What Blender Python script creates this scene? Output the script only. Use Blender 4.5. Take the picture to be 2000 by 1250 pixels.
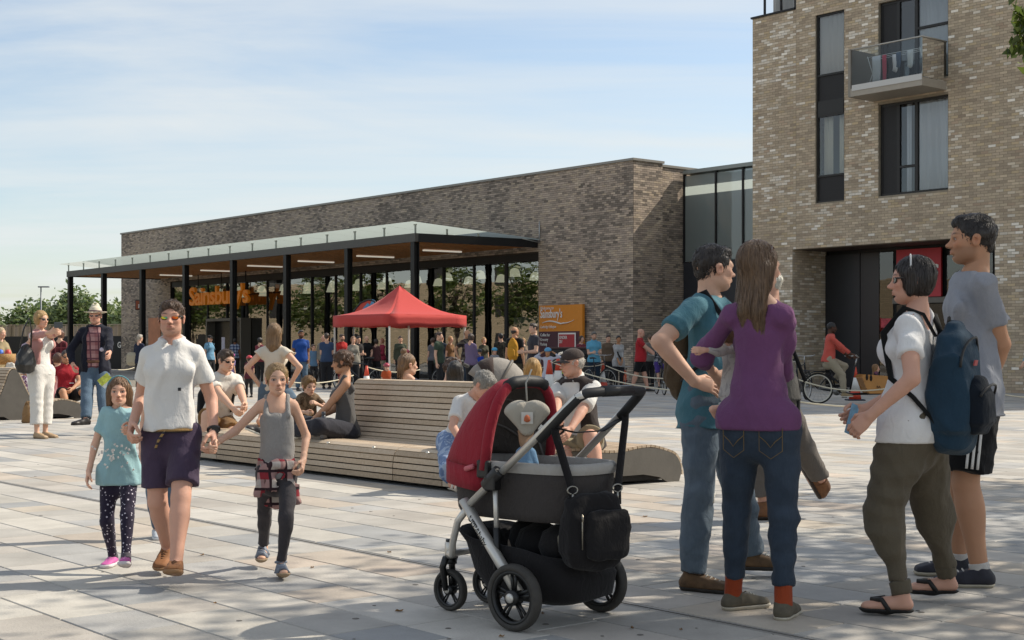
import bpy, bmesh, math, random
import numpy as np
from mathutils import Vector, Matrix
for _o in list(bpy.data.objects):
 bpy.data.objects.remove(_o)
SC = bpy.context.scene
COL = SC.collection
R = math.radians
F = 2785.0      # focal length in photograph pixels
HZ = 685.0      # horizon row
CH = 1.18       # camera height
# ------------------------------------------------------------------ camera
cam_d = bpy.data.cameras.new('camera')
cam = bpy.data.objects.new('camera', cam_d)
COL.objects.link(cam)
cam.location = (0, 0, CH)
cam.rotation_euler = (R(90), 0, 0)
cam_d.sensor_width = 36.0
cam_d.lens = 36.0 * F / 2000.0
cam_d.shift_y = (HZ - 625.0) / 2000.0
cam_d.clip_end = 3000
cam_d.clip_start = 0.05
SC.camera = cam
# ------------------------------------------------------------------ light
SUN_AZ = R(21.0)      # from +x towards +y
SUN_EL = R(42.5)
SV = Vector((math.cos(SUN_AZ) * math.cos(SUN_EL), math.sin(SUN_AZ) * math.cos(SUN_EL), math.sin(SUN_EL)))
sun_d = bpy.data.lights.new('sun', 'SUN')
sun_d.energy = 2.5
sun_d.angle = R(0.53)
sun_d.color = (1.0, 0.92, 0.79)
sun = bpy.data.objects.new('sun', sun_d)
COL.objects.link(sun)
sun.location = (30, 15, 40)
sun.rotation_euler = SV.to_track_quat('Z', 'Y').to_euler()
SC.view_settings.view_transform = 'Standard'
SC.view_settings.look = 'None'
SC.view_settings.exposure = 1.2
SC.view_settings.gamma = 1.0
SC.view_settings.use_curve_mapping = False
SC.cycles.use_denoising = True
SC.cycles.max_bounces = 7
SC.cycles.transparent_max_bounces = 16
SC.cycles.caustics_reflective = False
SC.cycles.caustics_refractive = False
W = bpy.data.worlds.new('World')
SC.world = W
W.use_nodes = True
_n = W.node_tree.nodes
_l = W.node_tree.links
_n.clear()
_out = _n.new('ShaderNodeOutputWorld')
_bg = _n.new('ShaderNodeBackground')
_sky = _n.new('ShaderNodeTexSky')
_sky.sky_type = 'NISHITA'
_sky.sun_disc = False
_sky.sun_elevation = SUN_EL
_sky.sun_rotation = R(90) - SUN_AZ
_sky.air_density = 1.0
_sky.dust_density = 0.9
_sky.ozone_density = 1.0
_tc = _n.new('ShaderNodeTexCoord')
_sep = _n.new('ShaderNodeSeparateXYZ')
_l.new(_tc.outputs['Generated'], _sep.inputs[0])
def _wm(op, a, b=None):
 m = _n.new('ShaderNodeMath'); m.operation = op
 for i, v in enumerate((a, b)):
  if v is None: continue
  if isinstance(v, (int, float)): m.inputs[i].default_value = v
  else: _l.new(v, m.inputs[i])
 return m.outputs[0]
_zz = _wm('ADD', _wm('MAXIMUM', _sep.outputs['Z'], 0.0), 0.10)
_cx = _wm('DIVIDE', _sep.outputs['X'], _zz)
_cy = _wm('DIVIDE', _sep.outputs['Y'], _zz)
_cmb = _n.new('ShaderNodeCombineXYZ')
_l.new(_cx, _cmb.inputs[0]); _l.new(_cy, _cmb.inputs[1])
_map = _n.new('ShaderNodeMapping')
_map.inputs['Rotation'].default_value = (0, 0, R(-28))
_map.inputs['Scale'].default_value = (0.55, 1.15, 1.0)
_l.new(_cmb.outputs[0], _map.inputs[0])
_nz = _n.new('ShaderNodeTexNoise')
_nz.inputs['Scale'].default_value = 1.15
_nz.inputs['Detail'].default_value = 9.0
_nz.inputs['Roughness'].default_value = 0.56
_nz.inputs['Distortion'].default_value = 0.7
_l.new(_map.outputs[0], _nz.inputs['Vector'])
_map2 = _n.new('ShaderNodeMapping')
_map2.inputs['Rotation'].default_value = (0, 0, R(-16))
_map2.inputs['Scale'].default_value = (0.22, 1.6, 1.0)
_l.new(_cmb.outputs[0], _map2.inputs[0])
_nz2 = _n.new('ShaderNodeTexNoise')
_nz2.inputs['Scale'].default_value = 1.5
_nz2.inputs['Detail'].default_value = 7.0
_nz2.inputs['Distortion'].default_value = 0.4
_l.new(_map2.outputs[0], _nz2.inputs['Vector'])
_sum = _wm('ADD', _wm('MULTIPLY', _nz.outputs[0], 0.68), _wm('MULTIPLY', _nz2.outputs[0], 0.32))
_rmp = _n.new('ShaderNodeValToRGB')
_rmp.color_ramp.elements[0].position = 0.37
_rmp.color_ramp.elements[0].color = (0.16, 0.16, 0.16, 1)
_rmp.color_ramp.elements[1].position = 0.66
_rmp.color_ramp.elements[1].color = (0.90, 0.90, 0.90, 1)
_l.new(_sum, _rmp.inputs[0])
_mix = _n.new('ShaderNodeMix'); _mix.data_type = 'RGBA'
_l.new(_rmp.outputs[0], _mix.inputs['Factor'])
_l.new(_sky.outputs[0], _mix.inputs['A'])
_mix.inputs['B'].default_value = (5.2, 5.4, 5.4, 1)
_l.new(_mix.outputs['Result'], _bg.inputs['Color'])
_bg.inputs['Strength'].default_value = 0.069
_l.new(_bg.outputs[0], _out.inputs['Surface'])
# ------------------------------------------------------------------ helpers
def G(px, py, z=0.0):
 """point of the plaza (height z) seen at a photograph pixel"""
 d = F * (CH - z) / (py - HZ)
 return Vector(((px - 1000.0) / F * d, d, z))
def Wp(px, py, d):
 return Vector(((px - 1000.0) / F * d, d, CH + (HZ - py) / F * d))
U = Vector((-0.6409, 0.7677, 0.0))     # along the shop fronts, to the left and away
V = Vector((0.7677, 0.6409, 0.0))      # into the buildings
UP = Vector((0, 0, 1))
def lin(c):
 if isinstance(c, str):
  c = tuple(int(c[i:i + 2], 16) / 255.0 for i in (0, 2, 4))
 return tuple((x / 12.92 if x <= 0.04045 else ((x + 0.055) / 1.055) ** 2.4) for x in c[:3]) + (1.0,)
MATS = {}
def nodes_of(m):
 m.use_nodes = True
 return m.node_tree.nodes, m.node_tree.links
def mth(nt, op, a, b=None, clamp=False):
 m = nt.nodes.new('ShaderNodeMath'); m.operation = op; m.use_clamp = clamp
 for i, v in enumerate((a, b)):
  if v is None: continue
  if isinstance(v, (int, float)): m.inputs[i].default_value = v
  else: nt.links.new(v, m.inputs[i])
 return m.outputs[0]
def mixc(nt, fac, a, b):
 m = nt.nodes.new('ShaderNodeMix'); m.data_type = 'RGBA'
 if isinstance(fac, (int, float)): m.inputs['Factor'].default_value = fac
 else: nt.links.new(fac, m.inputs['Factor'])
 for k, v in (('A', a), ('B', b)):
  if isinstance(v, tuple): m.inputs[k].default_value = v
  else: nt.links.new(v, m.inputs[k])
 return m.outputs['Result']
def noise(nt, vec, scale, detail=4, rough=0.55, dist=0.0):
 n = nt.nodes.new('ShaderNodeTexNoise')
 n.inputs['Scale'].default_value = scale; n.inputs['Detail'].default_value = detail
 n.inputs['Roughness'].default_value = rough; n.inputs['Distortion'].default_value = dist
 if vec is not None: nt.links.new(vec, n.inputs['Vector'])
 return n.outputs[0]
def objco(nt, scale=None, rot=None):
 t = nt.nodes.new('ShaderNodeTexCoord').outputs['Object']
 if scale or rot:
  mp = nt.nodes.new('ShaderNodeMapping')
  if scale: mp.inputs['Scale'].default_value = scale
  if rot: mp.inputs['Rotation'].default_value = rot
  nt.links.new(t, mp.inputs[0]); t = mp.outputs[0]
 return t
def ramp(nt, fac, stops):
 r = nt.nodes.new('ShaderNodeValToRGB')
 el = r.color_ramp.elements
 while len(el) < len(stops): el.new(0.5)
 for e, (p, c) in zip(el, stops):
  e.position = p; e.color = c
 nt.links.new(fac, r.inputs[0])
 return r.outputs[0]
def bump(nt, bsdf, h, strength, dist=0.01):
 b = nt.nodes.new('ShaderNodeBump')
 b.inputs['Strength'].default_value = strength; b.inputs['Distance'].default_value = dist
 nt.links.new(h, b.inputs['Height']); nt.links.new(b.outputs[0], bsdf.inputs['Normal'])
def mat(name, color, rough=0.6, metal=0.0, var=0.0, vscale=8.0, bmp=0.0, bscale=40.0, spec=None, emit=0.0, sheen=0.0, stretch=None):
 if name in MATS: return MATS[name]
 m = bpy.data.materials.new(name); MATS[name] = m
 n, l = nodes_of(m); nt = m.node_tree
 b = n['Principled BSDF']
 c = lin(color)
 b.inputs['Base Color'].default_value = c
 b.inputs['Roughness'].default_value = rough
 b.inputs['Metallic'].default_value = metal
 if spec is not None: b.inputs['Specular IOR Level'].default_value = spec
 if sheen: b.inputs['Sheen Weight'].default_value = sheen
 if emit:
  b.inputs['Emission Color'].default_value = c; b.inputs['Emission Strength'].default_value = emit
 if var:
  f = noise(nt, objco(nt, stretch), vscale, 6, 0.6)
  lo = tuple(max(0, x * (1 - var)) for x in c[:3]) + (1,)
  hi = tuple(min(1, x * (1 + var)) for x in c[:3]) + (1,)
  l.new(ramp(nt, f, [(0.3, lo), (0.7, hi)]), b.inputs['Base Color'])
 if bmp:
  bump(nt, b, noise(nt, objco(nt, stretch), bscale, 4), bmp)
 return m
def attr_mat(name, rough=0.75, bmp=0.3, bscale=60, var=0.18, vscale=9.0, spec=0.3, sss=0.0, attr='Col'):
 """base colour from a colour attribute of the mesh, plus grain"""
 if name in MATS: return MATS[name]
 m = bpy.data.materials.new(name); MATS[name] = m
 n, l = nodes_of(m); nt = m.node_tree
 b = n['Principled BSDF']
 a = n.new('ShaderNodeAttribute'); a.attribute_name = attr
 co = objco(nt)
 f = noise(nt, co, vscale, 6, 0.65)
 dark = mixc(nt, mth(nt, 'MULTIPLY', mth(nt, 'SUBTRACT', 0.72, f, True), var * 3, True), a.outputs['Color'], (0.05, 0.045, 0.04, 1))
 l.new(dark, b.inputs['Base Color'])
 b.inputs['Roughness'].default_value = rough
 b.inputs['Specular IOR Level'].default_value = spec
 if sss:
  b.inputs['Subsurface Weight'].default_value = sss
  b.inputs['Subsurface Radius'].default_value = (0.012, 0.005, 0.003)
  b.inputs['Subsurface Scale'].default_value = 0.5
 if bmp: bump(nt, b, noise(nt, co, bscale, 5), bmp)
 return m
def setp(o, label=None, cat=None, group=None, kind=None):
 if label: o['label'] = label
 if cat: o['category'] = cat
 if group: o['group'] = group
 if kind: o['kind'] = kind
 return o
def empty(name, loc=(0, 0, 0), rz=0.0, label=None, cat=None, group=None):
 o = bpy.data.objects.new(name, None); COL.objects.link(o)
 o.location = loc; o.rotation_euler = (0, 0, rz)
 o.empty_display_size = 0.1
 return setp(o, label, cat, group)
def link_mesh(name, me, m=None, parent=None, loc=None, rot=None, scale=None):
 o = bpy.data.objects.new(name, me); COL.objects.link(o)
 if m is not None:
  for x in (m if isinstance(m, (list, tuple)) else [m]): me.materials.append(x)
 if parent is not None: o.parent = parent
 if loc is not None: o.location = loc
 if rot is not None: o.rotation_euler = rot
 if scale is not None: o.scale = scale
 return o
class MB:
 """collects boxes, tubes, lathes and prisms; build() links them as one mesh object"""
 def __init__(s): s.v = []; s.f = []; s.sm = []; s.col = []
 def add(s, vs, fs, smooth=False, col=None):
  k = len(s.v)
  s.v += [tuple(v) for v in vs]
  s.f += [tuple(i + k for i in f) for f in fs]
  s.sm += [smooth] * len(fs)
  s.col += [col] * len(vs)
  return s
 def box(s, c, size, M=None, col=None):
  x, y, z = (a / 2 for a in size)
  vs = [Vector((i * x, j * y, k * z)) for k in (-1, 1) for j in (-1, 1) for i in (-1, 1)]
  if M is not None: vs = [M @ v for v in vs]
  c = Vector(c)
  return s.add([v + c for v in vs], [(0, 2, 3, 1), (4, 5, 7, 6), (0, 1, 5, 4), (2, 6, 7, 3), (0, 4, 6, 2), (1, 3, 7, 5)], False, col)
 def obox(s, o, a, b, c, col=None):
  """box from a corner and three edge vectors"""
  o = Vector(o); a = Vector(a); b = Vector(b); c = Vector(c)
  vs = [o, o + a, o + b, o + a + b, o + c, o + a + c, o + b + c, o + a + b + c]
  fs = [(0, 2, 3, 1), (4, 5, 7, 6), (0, 1, 5, 4), (2, 6, 7, 3), (0, 4, 6, 2), (1, 3, 7, 5)]
  if a.cross(b).dot(c) < 0: fs = [f[::-1] for f in fs]
  return s.add(vs, fs, False, col)
 def tube(s, pts, r, n=8, caps=True, flat=1.0, up=None, closed=False):
  pts = [Vector(p) for p in pts]
  rs = r if isinstance(r, (list, tuple)) else [r] * len(pts)
  N = len(pts); vs = []; fs = []
  prev = None
  for i, p in enumerate(pts):
   if closed: t = pts[(i + 1) % N] - pts[i - 1]
   else: t = pts[min(i + 1, N - 1)] - pts[max(i - 1, 0)]
   if t.length < 1e-9: t = Vector((0, 0, 1))
   t.normalize()
   if up is not None: a = Vector(up)
   elif prev is not None: a = prev
   else: a = Vector((0, 0, 1)) if abs(t.z) < 0.9 else Vector((1, 0, 0))
   a = a - t * a.dot(t)
   if a.length < 1e-6: a = Vector((1, 0, 0)) - t * t.x
   a.normalize(); prev = a
   b = t.cross(a)
   for k in range(n):
    q = 2 * math.pi * k / n
    vs.append(p + (a * math.cos(q) * flat + b * math.sin(q)) * rs[i])
  for i in range(N if closed else N - 1):
   j = (i + 1) % N
   for k in range(n):
    fs.append((i * n + k, i * n + (k + 1) % n, j * n + (k + 1) % n, j * n + k))
  if caps and not closed:
   fs.append(tuple(range(n))[::-1]); fs.append(tuple((N - 1) * n + k for k in range(n)))
  return s.add(vs, fs, True)
 def lathe(s, prof, n=24, M=None, c=(0, 0, 0), smooth=True):
  """prof = [(r, z)]"""
  vs = []; fs = []
  for r, z in prof:
   for k in range(n):
    a = 2 * math.pi * k / n
    vs.append(Vector((r * math.cos(a), r * math.sin(a), z)))
  for i in range(len(prof) - 1):
   for k in range(n):
    fs.append((i * n + k, i * n + (k + 1) % n, (i + 1) * n + (k + 1) % n, (i + 1) * n + k))
  fs.append(tuple(range(n))[::-1]); fs.append(tuple((len(prof) - 1) * n + k for k in range(n)))
  if M is not None: vs = [M @ v for v in vs]
  c = Vector(c)
  return s.add([v + c for v in vs], fs, smooth)
 def prism(s, poly, a, b, c, o=(0, 0, 0)):
  """polygon in the (a, b) plane extruded along c"""
  o = Vector(o); a = Vector(a); b = Vector(b); c = Vector(c)
  n = len(poly)
  vs = [o + a * p[0] + b * p[1] for p in poly]; vs += [v + c for v in vs]
  fs = [tuple(range(n)), tuple(range(2 * n - 1, n - 1, -1))]
  fs += [(i, i + n, (i + 1) % n + n, (i + 1) % n) for i in range(n)]
  ar = sum(poly[i][0] * poly[(i + 1) % n][1] - poly[(i + 1) % n][0] * poly[i][1] for i in range(n))
  if (a.cross(b).dot(c) > 0) == (ar > 0): fs = [f[::-1] for f in fs]
  return s.add(vs, fs)
 def grid(s, P, thick=0.0):
  """P[i][j] points -> sheet"""
  n = len(P); m = len(P[0])
  vs = [p for r in P for p in r]
  fs = [(i * m + j, i * m + j + 1, (i + 1) * m + j + 1, (i + 1) * m + j) for i in range(n - 1) for j in range(m - 1)]
  return s.add(vs, fs, True)
 def mesh(s, name):
  me = bpy.data.meshes.new(name)
  me.from_pydata(s.v, [], s.f)
  me.polygons.foreach_set('use_smooth', s.sm)
  if any(c is not None for c in s.col):
   at = me.color_attributes.new('Col', 'FLOAT_COLOR', 'POINT')
   at.data.foreach_set('color', [x for c in s.col for x in (c or (1, 1, 1, 1))])
  me.update()
  return me
 def build(s, name, m, parent=None, loc=None, rz=None, solid=0.0, bevel=0.0, sub=0):
  o = link_mesh(name, s.mesh(name), m, parent, loc, None if rz is None else (0, 0, rz))
  if solid:
   d = o.modifiers.new('solid', 'SOLIDIFY'); d.thickness = solid; d.offset = 0
  if bevel:
   d = o.modifiers.new('bevel', 'BEVEL'); d.width = bevel; d.segments = 2; d.limit_method = 'ANGLE'
  if sub:
   d = o.modifiers.new('sub', 'SUBSURF'); d.levels = sub; d.render_levels = sub
  return o
def text_mesh(txt, size, depth=0.0, bold=0.0, align='LEFT', shear=0.0, space=1.0):
 c = bpy.data.curves.new('txt', 'FONT')
 c.body = txt; c.size = size; c.extrude = depth / 2; c.offset = bold; c.align_x = align; c.shear = shear
 c.space_character = space; c.resolution_u = 3
 o = bpy.data.objects.new('txt', c); COL.objects.link(o)
 dg = bpy.context.evaluated_depsgraph_get()
 me = bpy.data.meshes.new_from_object(o.evaluated_get(dg))
 bpy.data.objects.remove(o); bpy.data.curves.remove(c)
 return me
def place_text(name, txt, size, o, right, up, m, parent=None, depth=0.004, bold=0.0, align='LEFT', shear=0.0, space=1.0, sx=1.0):
 me = text_mesh(txt, size, depth, bold, align, shear, space)
 right = Vector(right).normalized(); up = Vector(up).normalized(); nrm = right.cross(up)
 M = Matrix((right, up, nrm)).transposed().to_4x4(); M.translation = Vector(o)
 me.transform(M @ Matrix.Diagonal((sx, 1, 1, 1)))
 me.materials.clear()
 return link_mesh(name, me, m, parent)
# ================================================================== ground and paving
rng = random.Random(7)
nrng = np.random.default_rng(11)
def paving_mat():
 m = attr_mat('paving_stone', rough=0.82, bmp=0.35, bscale=70, var=0.26, vscale=2.3, spec=0.35)
 return m
def ground_mat():
 m = bpy.data.materials.new('ground_far'); n, l = nodes_of(m); nt = m.node_tree
 b = n['Principled BSDF']
 co = objco(nt)
 f = noise(nt, co, 0.6, 6)
 g = noise(nt, co, 14, 4)
 l.new(ramp(nt, mth(nt, 'ADD', mth(nt, 'MULTIPLY', f, 0.6), mth(nt, 'MULTIPLY', g, 0.4)), [(0.35, lin('85827c')), (0.65, lin('a09c94'))]), b.inputs['Base Color'])
 b.inputs['Roughness'].default_value = 0.85
 bump(nt, b, g, 0.15)
 return m
gm = MB()
gm.add([(-900, -60, -0.03), (900, -60, -0.03), (900, 1500, -0.03), (-900, 1500, -0.03)], [(0, 1, 2, 3)])
ground = setp(gm.build('ground', ground_mat()), kind='structure')
bed = MB(); bed.add([(-40, -3, -0.016), (40, -3, -0.016), (40, 60, -0.016), (-40, 60, -0.016)], [(0, 1, 2, 3)])
paving = setp(bed.build('plaza_paving', mat('joint_sand', '7d7568', 0.95, var=0.25, vscale=30)), kind='structure')
PAL = [('a29e97', 10), ('999690', 9), ('8f9090', 8), ('a8a49b', 8), ('a69b8b', 4), ('a89b8c', 3), ('868a8d', 5), ('aeaaa2', 6), ('9d978f', 6), ('ae9f90', 1)]
PALW = [w for _, w in PAL]
def slab_geo(x0, x1, w0, w1, c, mb, ctr=None):
 """slab in (u, v) coordinates: top chamfered"""
 j = 0.004; ch = 0.004; zb = -0.016; zt = 0.0
 def P(a, b, z):
  p = U * a + V * b; return (p.x, p.y, z)
 vs = [P(x0 + j, w0 + j, zb), P(x1 - j, w0 + j, zb), P(x1 - j, w1 - j, zb), P(x0 + j, w1 - j, zb)]
 vs += [P(x0 + j, w0 + j, zt - ch), P(x1 - j, w0 + j, zt - ch), P(x1 - j, w1 - j, zt - ch), P(x0 + j, w1 - j, zt - ch)]
 k = j + ch
 vs += [P(x0 + k, w0 + k, zt), P(x1 - k, w0 + k, zt), P(x1 - k, w1 - k, zt), P(x0 + k, w1 - k, zt)]
 fs = [(8, 11, 10, 9)]
 for a in range(4):
  b = (a + 1) % 4
  fs += [(a, a + 4, b + 4, b), (a + 4, a + 8, b + 8, b + 4)]
 mb.add(vs, fs, False, c)
slabs = []
cw = 0.36
DRAIN_V = None
dp = G(700, 1077)
DRAIN_V = dp.dot(V)
k0 = -40
for k in range(-60, 120):
 w0 = DRAIN_V + 0.03 + k * cw; w1 = w0 + cw
 if k < 0: w0 -= 0.06; w1 -= 0.06
 u = -45 + rng.random()
 while u < 60:
  L = rng.choice((0.36, 0.45, 0.54, 0.6, 0.72, 0.72))
  c = U * (u + L / 2) + V * ((w0 + w1) / 2)
  if 2.5 < c.y < 46 and abs(c.x) < 0.40 * c.y + 3.5:
   hexc = rng.choices([p for p, _ in PAL], PALW)[0]
   q = lin(hexc); q = tuple(.66 * a + .34 * b for a, b in zip(q, (.375, .342, .297))); t = rng.uniform(0.88, 1.12) * 1.3
   slabs.append((c.y, u, u + L, w0, w1, (q[0] * t, q[1] * t, q[2] * t, 1)))
  u += L
def in_view(s):
 c = U * ((s[1] + s[2]) / 2) + V * ((s[3] + s[4]) / 2)
 return abs(c.x) < 0.36 * c.y + 0.4 and c.y > 5.6
slabs.sort(key=lambda s: (not in_view(s), s[0]))
PM = paving_mat()
rest = MB()
for i, s in enumerate(slabs):
 if i < 300:
  mb = MB(); slab_geo(s[1], s[2], s[3], s[4], s[5], mb)
  mb.build('paving_slab', PM, paving)
 else:
  slab_geo(s[1], s[2], s[3], s[4], s[5], rest)
setp(rest.build('paving_slabs', PM, paving), kind='stuff')
dr = MB()
for off in (-0.028, 0.010):
 o = U * -12 + V * (DRAIN_V + off)
 dr.obox((o.x, o.y, -0.014), U * 40, V * 0.018, (0, 0, 0.0125))
dr.build('slot_drain', mat('steel_slot', '8a8680', 0.6, 0.2), paving)
# fallen leaves
def leaf_litter():
 mb = MB()
 for px, py in ((560, 1060), (668, 928), (545, 945), (610, 1110), (1060, 1200), (395, 1085), (1330, 1232), (1235, 1228), (980, 1245), (780, 1195), (1420, 1190), (760, 1080), (300, 1000), (1870, 1082), (1840, 1120), (420, 1180), (1260, 1010)):
  p = G(px, py); s = rng.uniform(0.008, 0.02); a = rng.uniform(0, 6)
  P = [(s * math.cos(a + t) * q, s * math.sin(a + t) * q) for t, q in ((0, 1.2), (0.9, 0.7), (2.2, 0.8), (3.1, 1.1), (4.0, 0.7), (5.3, 0.8))]
  vs = [(p.x + x, p.y + y, 0.004 + 0.008 * (i % 2)) for i, (x, y) in enumerate(P)]
  mb.add(vs, [(0, 1, 2), (0, 2, 3), (0, 3, 4), (0, 4, 5)])
 return mb
lo = leaf_litter().build('leaf_litter', mat('dry_leaf', '7a5a34', 0.8, var=0.3))
setp(lo, 'small dry brown leaves scattered on the paving', 'leaves', kind='stuff')
gum = MB()
for i in range(55):
 y = 5.8 + 9 * rng.random() ** 1.4; p = Vector((rng.uniform(-.38, .38) * y, y, 0)); r = rng.uniform(.006, .017)
 gum.lathe([(r, .0006), (r * .8, .0022)], 9, c=p)
setp(gum.build('gum_spots', mat('gum', '6a655e', .8), paving), kind='stuff')
# ================================================================== bricks
BRICK_M = attr_mat('brick_face', rough=0.85, bmp=0.35, bscale=55, var=0.12, vscale=18.0, spec=0.25)
def brick_pal(pal, mx=.62):
 cs = [lin(c) for c, _ in pal]; ws = [w for _, w in pal]
 mn = [sum(c[i] * w for c, w in zip(cs, ws)) / sum(ws) for i in range(3)]; cs = [tuple(mx * c[i] + (1 - mx) * mn[i] for i in range(3)) for c in cs]
 return cs, ws
def subtract(iv, holes):
 """split interval iv by the list of hole intervals"""
 out = [iv]
 for a, b in holes:
  nx = []
  for x, y in out:
   if b <= x or a >= y: nx.append((x, y)); continue
   if a > x: nx.append((x, a))
   if b < y: nx.append((b, y))
  out = nx
 return out
def brick_wall(parent, O, A, N, s0, s1, z0, z1, holes, pal, zones=None, bl=0.24, bh=0.0805, mort=0.011, proud=0.007, seed=1, nsingle=0, gain=1.0, keep=None):
 """running bond bricks on the plane O + A s + z, N outward"""
 rg = random.Random(seed)
 cs, ws = brick_pal(pal, .62 if gain > 1.8 else .85)
 O = Vector(O); A = Vector(A); N = Vector(N)
 items = []
 row = 0; z = z0
 ph = nrng.uniform(0, 6, 12)
 while z < z1 - 0.02:
  zb = min(z + bh, z1)
  off = 0 if row % 2 == 0 else bl / 2
  hh = [(h[0], h[1]) for h in holes if h[2] < zb - 0.01 and h[3] > z + 0.01]
  s = s0 - off
  while s < s1:
   a, b = max(s, s0), min(s + bl, s1)
   for x, y in subtract((a, b), hh):
    if y - x > 0.03:
     items.append((x, y, z, zb))
   s += bl
  z += bh; row += 1
 sing = []
 if nsingle:
  def key(it):
   p = O + A * ((it[0] + it[1]) / 2)
   px = 1000 + F * p.x / p.y; py = HZ - F * ((it[2] + it[3]) / 2 - CH) / p.y
   vis = 0 <= px <= 2000 and 0 <= py <= 1250 and (keep is None or keep(px, py))
   return (not vis, p.y)
  items.sort(key=key)
  sing = items[:nsingle]; items = items[nsingle:]
 def colour(it):
  x = (it[0] + it[1]) / 2; zz = it[2]
  w = math.sin(x * 0.9 + ph[0] + math.sin(zz * 0.8 + ph[3])) + math.sin(zz * 1.7 + x * 0.35 + ph[1]) + 0.7 * math.sin(x * 2.3 - zz * 1.1 + ph[2])
  if zones is not None: ww = zones(w, ws)
  else: ww = ws
  c = rg.choices(cs, ww)[0]; t = rg.uniform(0.86, 1.14) * gain
  return (c[0] * t, c[1] * t, c[2] * t, 1)
 def geo(it, mb, base=None):
  x0, x1, a, b = it
  m = mort / 2
  e = proud * rg.uniform(0.6, 1.25)
  x0 += m; x1 -= m; a += m; b -= m
  c = colour(it)
  o = (base if base is not None else O)
  q = lambda s, z, k: o + A * s + UP * z + N * k
  vs = [q(x0, a, -0.01), q(x1, a, -0.01), q(x1, b, -0.01), q(x0, b, -0.01), q(x0, a, e), q(x1, a, e), q(x1, b, e), q(x0, b, e)]
  fs = [(4, 5, 6, 7), (0, 1, 5, 4), (1, 2, 6, 5), (2, 3, 7, 6), (3, 0, 4, 7)]
  if A.cross(UP).dot(N) < 0: fs = [f[::-1] for f in fs]
  mb.add(vs, fs, False, c)
 for it in sing:
  mb = MB(); geo(it, mb); mb.build('brick', BRICK_M, parent)
 mb = MB()
 for it in items: geo(it, mb)
 setp(mb.build('bricks', BRICK_M, parent), kind='stuff')
def wall_sheet(mb, O, A, N, s0, s1, z0, z1, holes, thick=0.3):
 """wall body with rectangular holes, built from blocks"""
 O = Vector(O); A = Vector(A); N = Vector(N)
 xs = sorted({s0, s1} | {min(max(h[i], s0), s1) for h in holes for i in (0, 1)})
 for a, b in zip(xs[:-1], xs[1:]):
  hz = [(h[2], h[3]) for h in holes if h[0] < (a + b) / 2 < h[1]]
  for c, d in subtract((z0, z1), hz):
   mb.obox(O + A * a + UP * c, A * (b - a), UP * (d - c), -N * thick)
def glass_mat(name, tint=(0.9, 0.95, 0.93), ior=1.6, frost=0.0, rough=0.0, body=None, bodyfac=0.0, wav=0.0):
 m = bpy.data.materials.new(name); MATS[name] = m
 n, l = nodes_of(m); n.remove(n['Principled BSDF'])
 out = n['Material Output']; nt = m.node_tree
 tr = n.new('ShaderNodeBsdfTransparent'); tr.inputs[0].default_value = tint + (1,)
 gl = n.new('ShaderNodeBsdfGlossy'); gl.inputs['Roughness'].default_value = rough
 fr = n.new('ShaderNodeFresnel'); fr.inputs['IOR'].default_value = ior
 if wav:
  bp = n.new('ShaderNodeBump'); bp.inputs['Strength'].default_value = wav; bp.inputs['Distance'].default_value = 0.05
  l.new(noise(nt, objco(nt), 0.9, 2), bp.inputs['Height'])
  l.new(bp.outputs[0], gl.inputs['Normal'])
 ms = n.new('ShaderNodeMixShader')
 l.new(fr.outputs[0], ms.inputs[0])
 base = tr.outputs[0]
 if bodyfac:
  df = n.new('ShaderNodeBsdfDiffuse'); df.inputs[0].default_value = lin(body)
  tl = n.new('ShaderNodeBsdfTranslucent'); tl.inputs[0].default_value = lin(body)
  m2 = n.new('ShaderNodeMixShader'); m2.inputs[0].default_value = 0.7
  l.new(df.outputs[0], m2.inputs[1]); l.new(tl.outputs[0], m2.inputs[2])
  m3 = n.new('ShaderNodeMixShader'); m3.inputs[0].default_value = bodyfac
  l.new(tr.outputs[0], m3.inputs[1]); l.new(m2.outputs[0], m3.inputs[2])
  base = m3.outputs[0]
 l.new(base, ms.inputs[1]); l.new(gl.outputs[0], ms.inputs[2]); l.new(ms.outputs[0], out.inputs['Surface'])
 return m
GL_SHOP = glass_mat('shop_glass', (0.8, 0.84, 0.82), 3.7, wav=0.05)
GL_FLAT = glass_mat('flat_glass', (0.95, 0.97, 0.98), 2.0, wav=0.02)
GL_BALC = glass_mat('balustrade_glass', (0.80, 0.86, 0.86), 1.55)
GL_ROOF = glass_mat('canopy_glass', (0.85, 0.93, 0.9), 1.5, body='e8f4ec', bodyfac=0.88)
GL_LINK = glass_mat('link_glass', (0.6, 0.66, 0.66), 1.75, body='c2cdc9', bodyfac=0.85, wav=0.03)
DARK = mat('dark_metal', '201f20', 0.5, 0.3, var=0.1)
GREYM = mat('grey_metal', '4a4845', 0.5, 0.35, var=0.12, vscale=3)
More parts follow.
